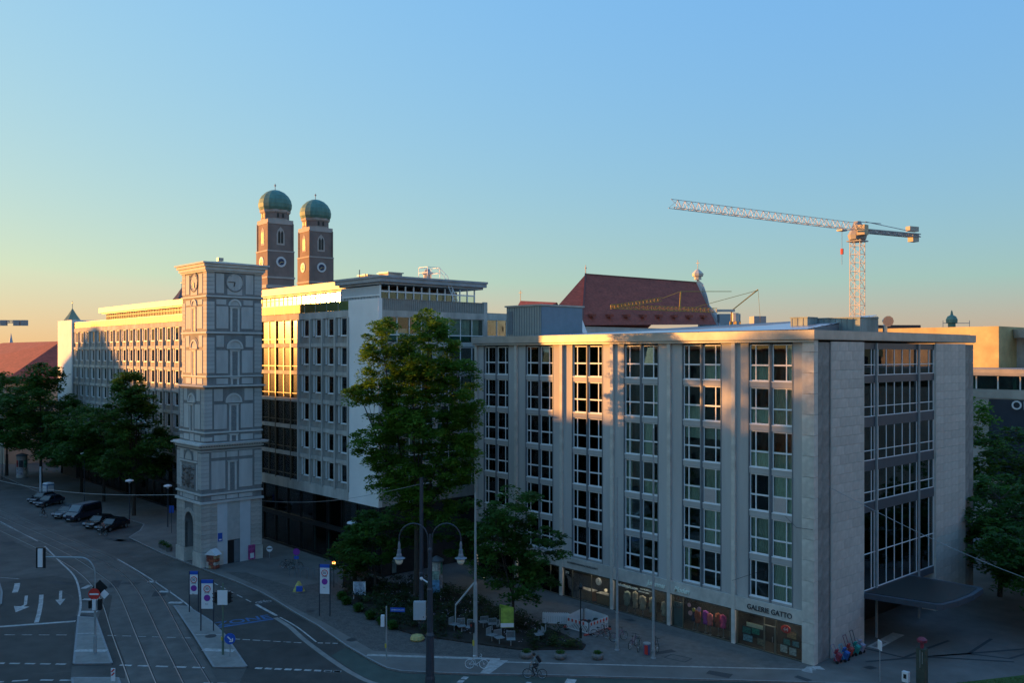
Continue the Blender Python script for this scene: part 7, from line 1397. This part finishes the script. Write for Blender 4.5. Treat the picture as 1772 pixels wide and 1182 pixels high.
t = thing('news_stand', 'tilted yellow and blue newspaper cone on the pavement', 'newspaper stand', (-44.0, -17.8, 0), .8); MB().lathe([(.62, 0), (.5, .3), (.12, .95)], n=5).build('cone', pmat('yellow_print', (.42, .36, .10), .6, .5, 3), t); MB().box(-.1, .5, -.58, -.4, .1, .6).build('print', M_blue, t)
t = thing('rubbish_sack', 'crumpled yellow sack lying left of the foremost lamp', 'sack', (-24.3, -18.2, 0)); MB().lathe([(.5, 0), (.62, .15), (.5, .38), (.12, .5)], n=7).build('sack', pmat('sack_yellow', (.42, .35, .13), .7, .3, 5), t); MB().lathe([(.3, 0), (.34, .1), (.1, .25)], (-.6, .2, 0), 6).build('bag', M_sign, t)
t = thing('flower_stand', 'dark flower stand with pale buckets and blossoms by the shop windows', 'flower stand', (-40.8, -12.8, 0)); MB().box(-1.6, 1.7, -1.1, .9, 0, 1.1).build('counter', M_black, t); R8 = random.Random(9)
for k in range(16): x, y, z = R8.uniform(-1.5, 1.6), R8.uniform(-1.1, .8), 1.1; MB().lathe([(.10, 0), (.14, .32)], (x, y, z), 8).build('bucket', M_chrome, t)
o = inst('blossoms', leaf_mesh('blossoms', [(R8.uniform(-1.6, 1.7), R8.uniform(-1.1, .8), 1.7) for _ in range(36)], [.22] * 36, 26, .05, pmat('blossom_mix', (.40, .22, .20), .7, .8, 6), 71, .7, 0), t)
o = inst('greenery', leaf_mesh('greenery', [(R8.uniform(-1.6, 1.7), R8.uniform(-1.1, .8), 1.55) for _ in range(30)], [.3] * 30, 40, .06, M_leaf2, 72, .8, 0), t)
t = thing('lantern', 'small glowing orange lantern above the flower stand', 'lantern', (-42.9, -14.6, 0)); MB().tube([(0, 0, 0), (0, 0, 2.3)], .03, 6).build('post', M_black, t); MB().lathe([(.02, -.12), (.13, -.06), (.14, .06), (.02, .14)], (0, 0, 2.4), 10).build('bulb', pmat('lantern_glow', (1, .5, .2), .5, 0, emit=(1, .30, .05), es=6), t)
#ll = bpy.data.lights.new('lantern_light', 'POINT'); ll.energy = 6; ll.color = (1, .4, .12); ll.shadow_soft_size = .1; lo = bpy.data.objects.new('lantern_light', ll); C.objects.link(lo); lo.location = (-43.0, -12.8, 2.4)
t = thing('info_board', 'white framed notice board in front of the flower stand', 'sign', (-37.4, -15.2, .1)); g = MB(); g.obox(Z_ * 1.0, rr, ff, Z_, .5, .03, .6); g.build('board', pmat('board_bluewhite', (.30, .36, .42), .6, .5, 5), t)
for s in (-1, 1): g = MB(); g.obox(Z_ * .8 + rr * s * .53, rr, ff, Z_, .04, .04, .8); g.build('post', M_sign, t)
t = thing('litter_bin', 'red and blue litter bin beside the taller flagpole', 'bin', (-9.85, -7.3, .01)); MB().lathe([(.24, 0), (.27, .8)], n=12).build('drum', pmat('bin_blue', (.08, .09, .2), .5, .1, 3), t); MB().box(.0, .25, -.29, -.2, .08, .75).build('red_front', M_red, t); MB().lathe([(.3, .8), (.28, .88)], n=12).build('rim', M_pole, t)
# rides and carts leaning at the slab wall
for x, y, c1_, c2_, h, lb in ((.55, 1.6, (.20, .20, .28), (.25, .03, .05), 1.25, 'violet and dark red hand cart nearest the corner'), (.75, 2.4, (.10, .35, .45), (.02, .10, .32), 1.15, 'blue hand cart second from the corner'), (.5, 3.5, (.20, .06, .10), (.35, .05, .04), 1.55, 'dark red sack cart with red bag third from the corner'), (.6, 4.35, (.03, .05, .06), (.02, .26, .22), 1.75, 'teal hand cart with tall handle'), (.65, 5.0, (.3, .28, .3), (.30, .28, .36), 1.0, 'small grey lilac cart farthest from the corner')):
    t = thing('hand_cart', lb, 'cart', (x, y, .0), group='hand carts leaning at the slab clad wall'); g = MB(); 
    for s in (-.22, .22): g.tube([(.35, s, .1), (-.15, s, h)], .025, 6)
    g.tube([(-.15, -.22, h), (-.15, .22, h)], .025, 6); g.tube([(.1, -.22, h * .5), (.1, .22, h * .5)], .02, 6); g.build('frame', pmat('cart_%d' % int(y * 10), c1_, .5, .2, 5), t)
    g = MB(); g.obox((.32, 0, .42), Vector((.93, 0, -.36)), Y_, Vector((.36, 0, .93)), .16, .2, .33); g.obox((.18, 0, .85), Vector((.93, 0, -.36)), Y_, Vector((.36, 0, .93)), .06, .18, .16); g.build('bag', pmat('cartbag_%d' % int(y * 10), c2_, .7, .3, 5), t)
    for s in (-.25, .25): g = MB(); disc(g, (.38, s, .12), .12, X_, Z_, .05, 14); g.build('wheel', M_rubber, t)
t = thing('door_mat', 'pale lettered paving mat beside the entrance under the canopy', 'mat', (.85, 9.2, .012)); g = MB(); g.flat([(-.35, -2.4), (.55, -2.4), (.35, 2.6), (-.6, 2.6)], 0); g.build('mat', M_conc, t); g = MB()
for k in range(6): g.box(-.15, .25, -2.0 + k * .3, -1.85 + k * .3, .002, .01)
g.build('print', M_black, t)
t = thing('low_wall', 'low grey garden wall under the trees at the right edge', 'wall', (-14, 62, 0)); MB().box(-2, 26, -.3, .3, 0, 3.4).build('masonry', M_conc, t); MB().box(-2, 26, -.4, .4, 3.41, 3.5).build('coping', M_coping, t)
t = thing('white_delivery_van', 'pale parked vehicle glimpsed between the trees at the right edge', 'van', (1.5, 58, 0), 0.2); MB().box(-2.4, 2.0, -.95, .95, .4, 2.3).build('body', M_sign, t); MB().box(-2.2, -.4, -.97, -.955, 1.3, 2.0).build('side_window', M_black, t); g = MB(); disc(g, (-1.5, -.95, .4), .38, X_, Z_, .1, 14); g.build('wheel', M_rubber, t); g = MB(); disc(g, (1.2, -.95, .4), .38, X_, Z_, .1, 14); g.build('wheel', M_rubber, t)
t = thing('terrace_planting', 'green shrubs hanging over the store roof terrace at the right edge', 'shrub', (-10, 97, 20.6)); inst('foliage', leaf_mesh('foliage', [(R8.uniform(-6, 12), R8.uniform(-1, 2), R8.uniform(2.8, 4.4)) for _ in range(40)], [1.0] * 40, 50, .22, M_leaf, 77, .6, .1), t)
# turn all lettering into plain mesh objects
dg = bpy.context.evaluated_depsgraph_get()
for o in [q for q in bpy.data.objects if q.type == 'FONT']:
    me = bpy.data.meshes.new_from_object(o.evaluated_get(dg)); n = bpy.data.objects.new(o.name, me); nm = o.name; C.objects.link(n); n.parent = o.parent
    n.location = o.location; n.rotation_euler = o.rotation_euler; n.scale = o.scale
    if 'kind' in o: n['kind'] = o['kind']
    bpy.data.objects.remove(o); n.name = nm
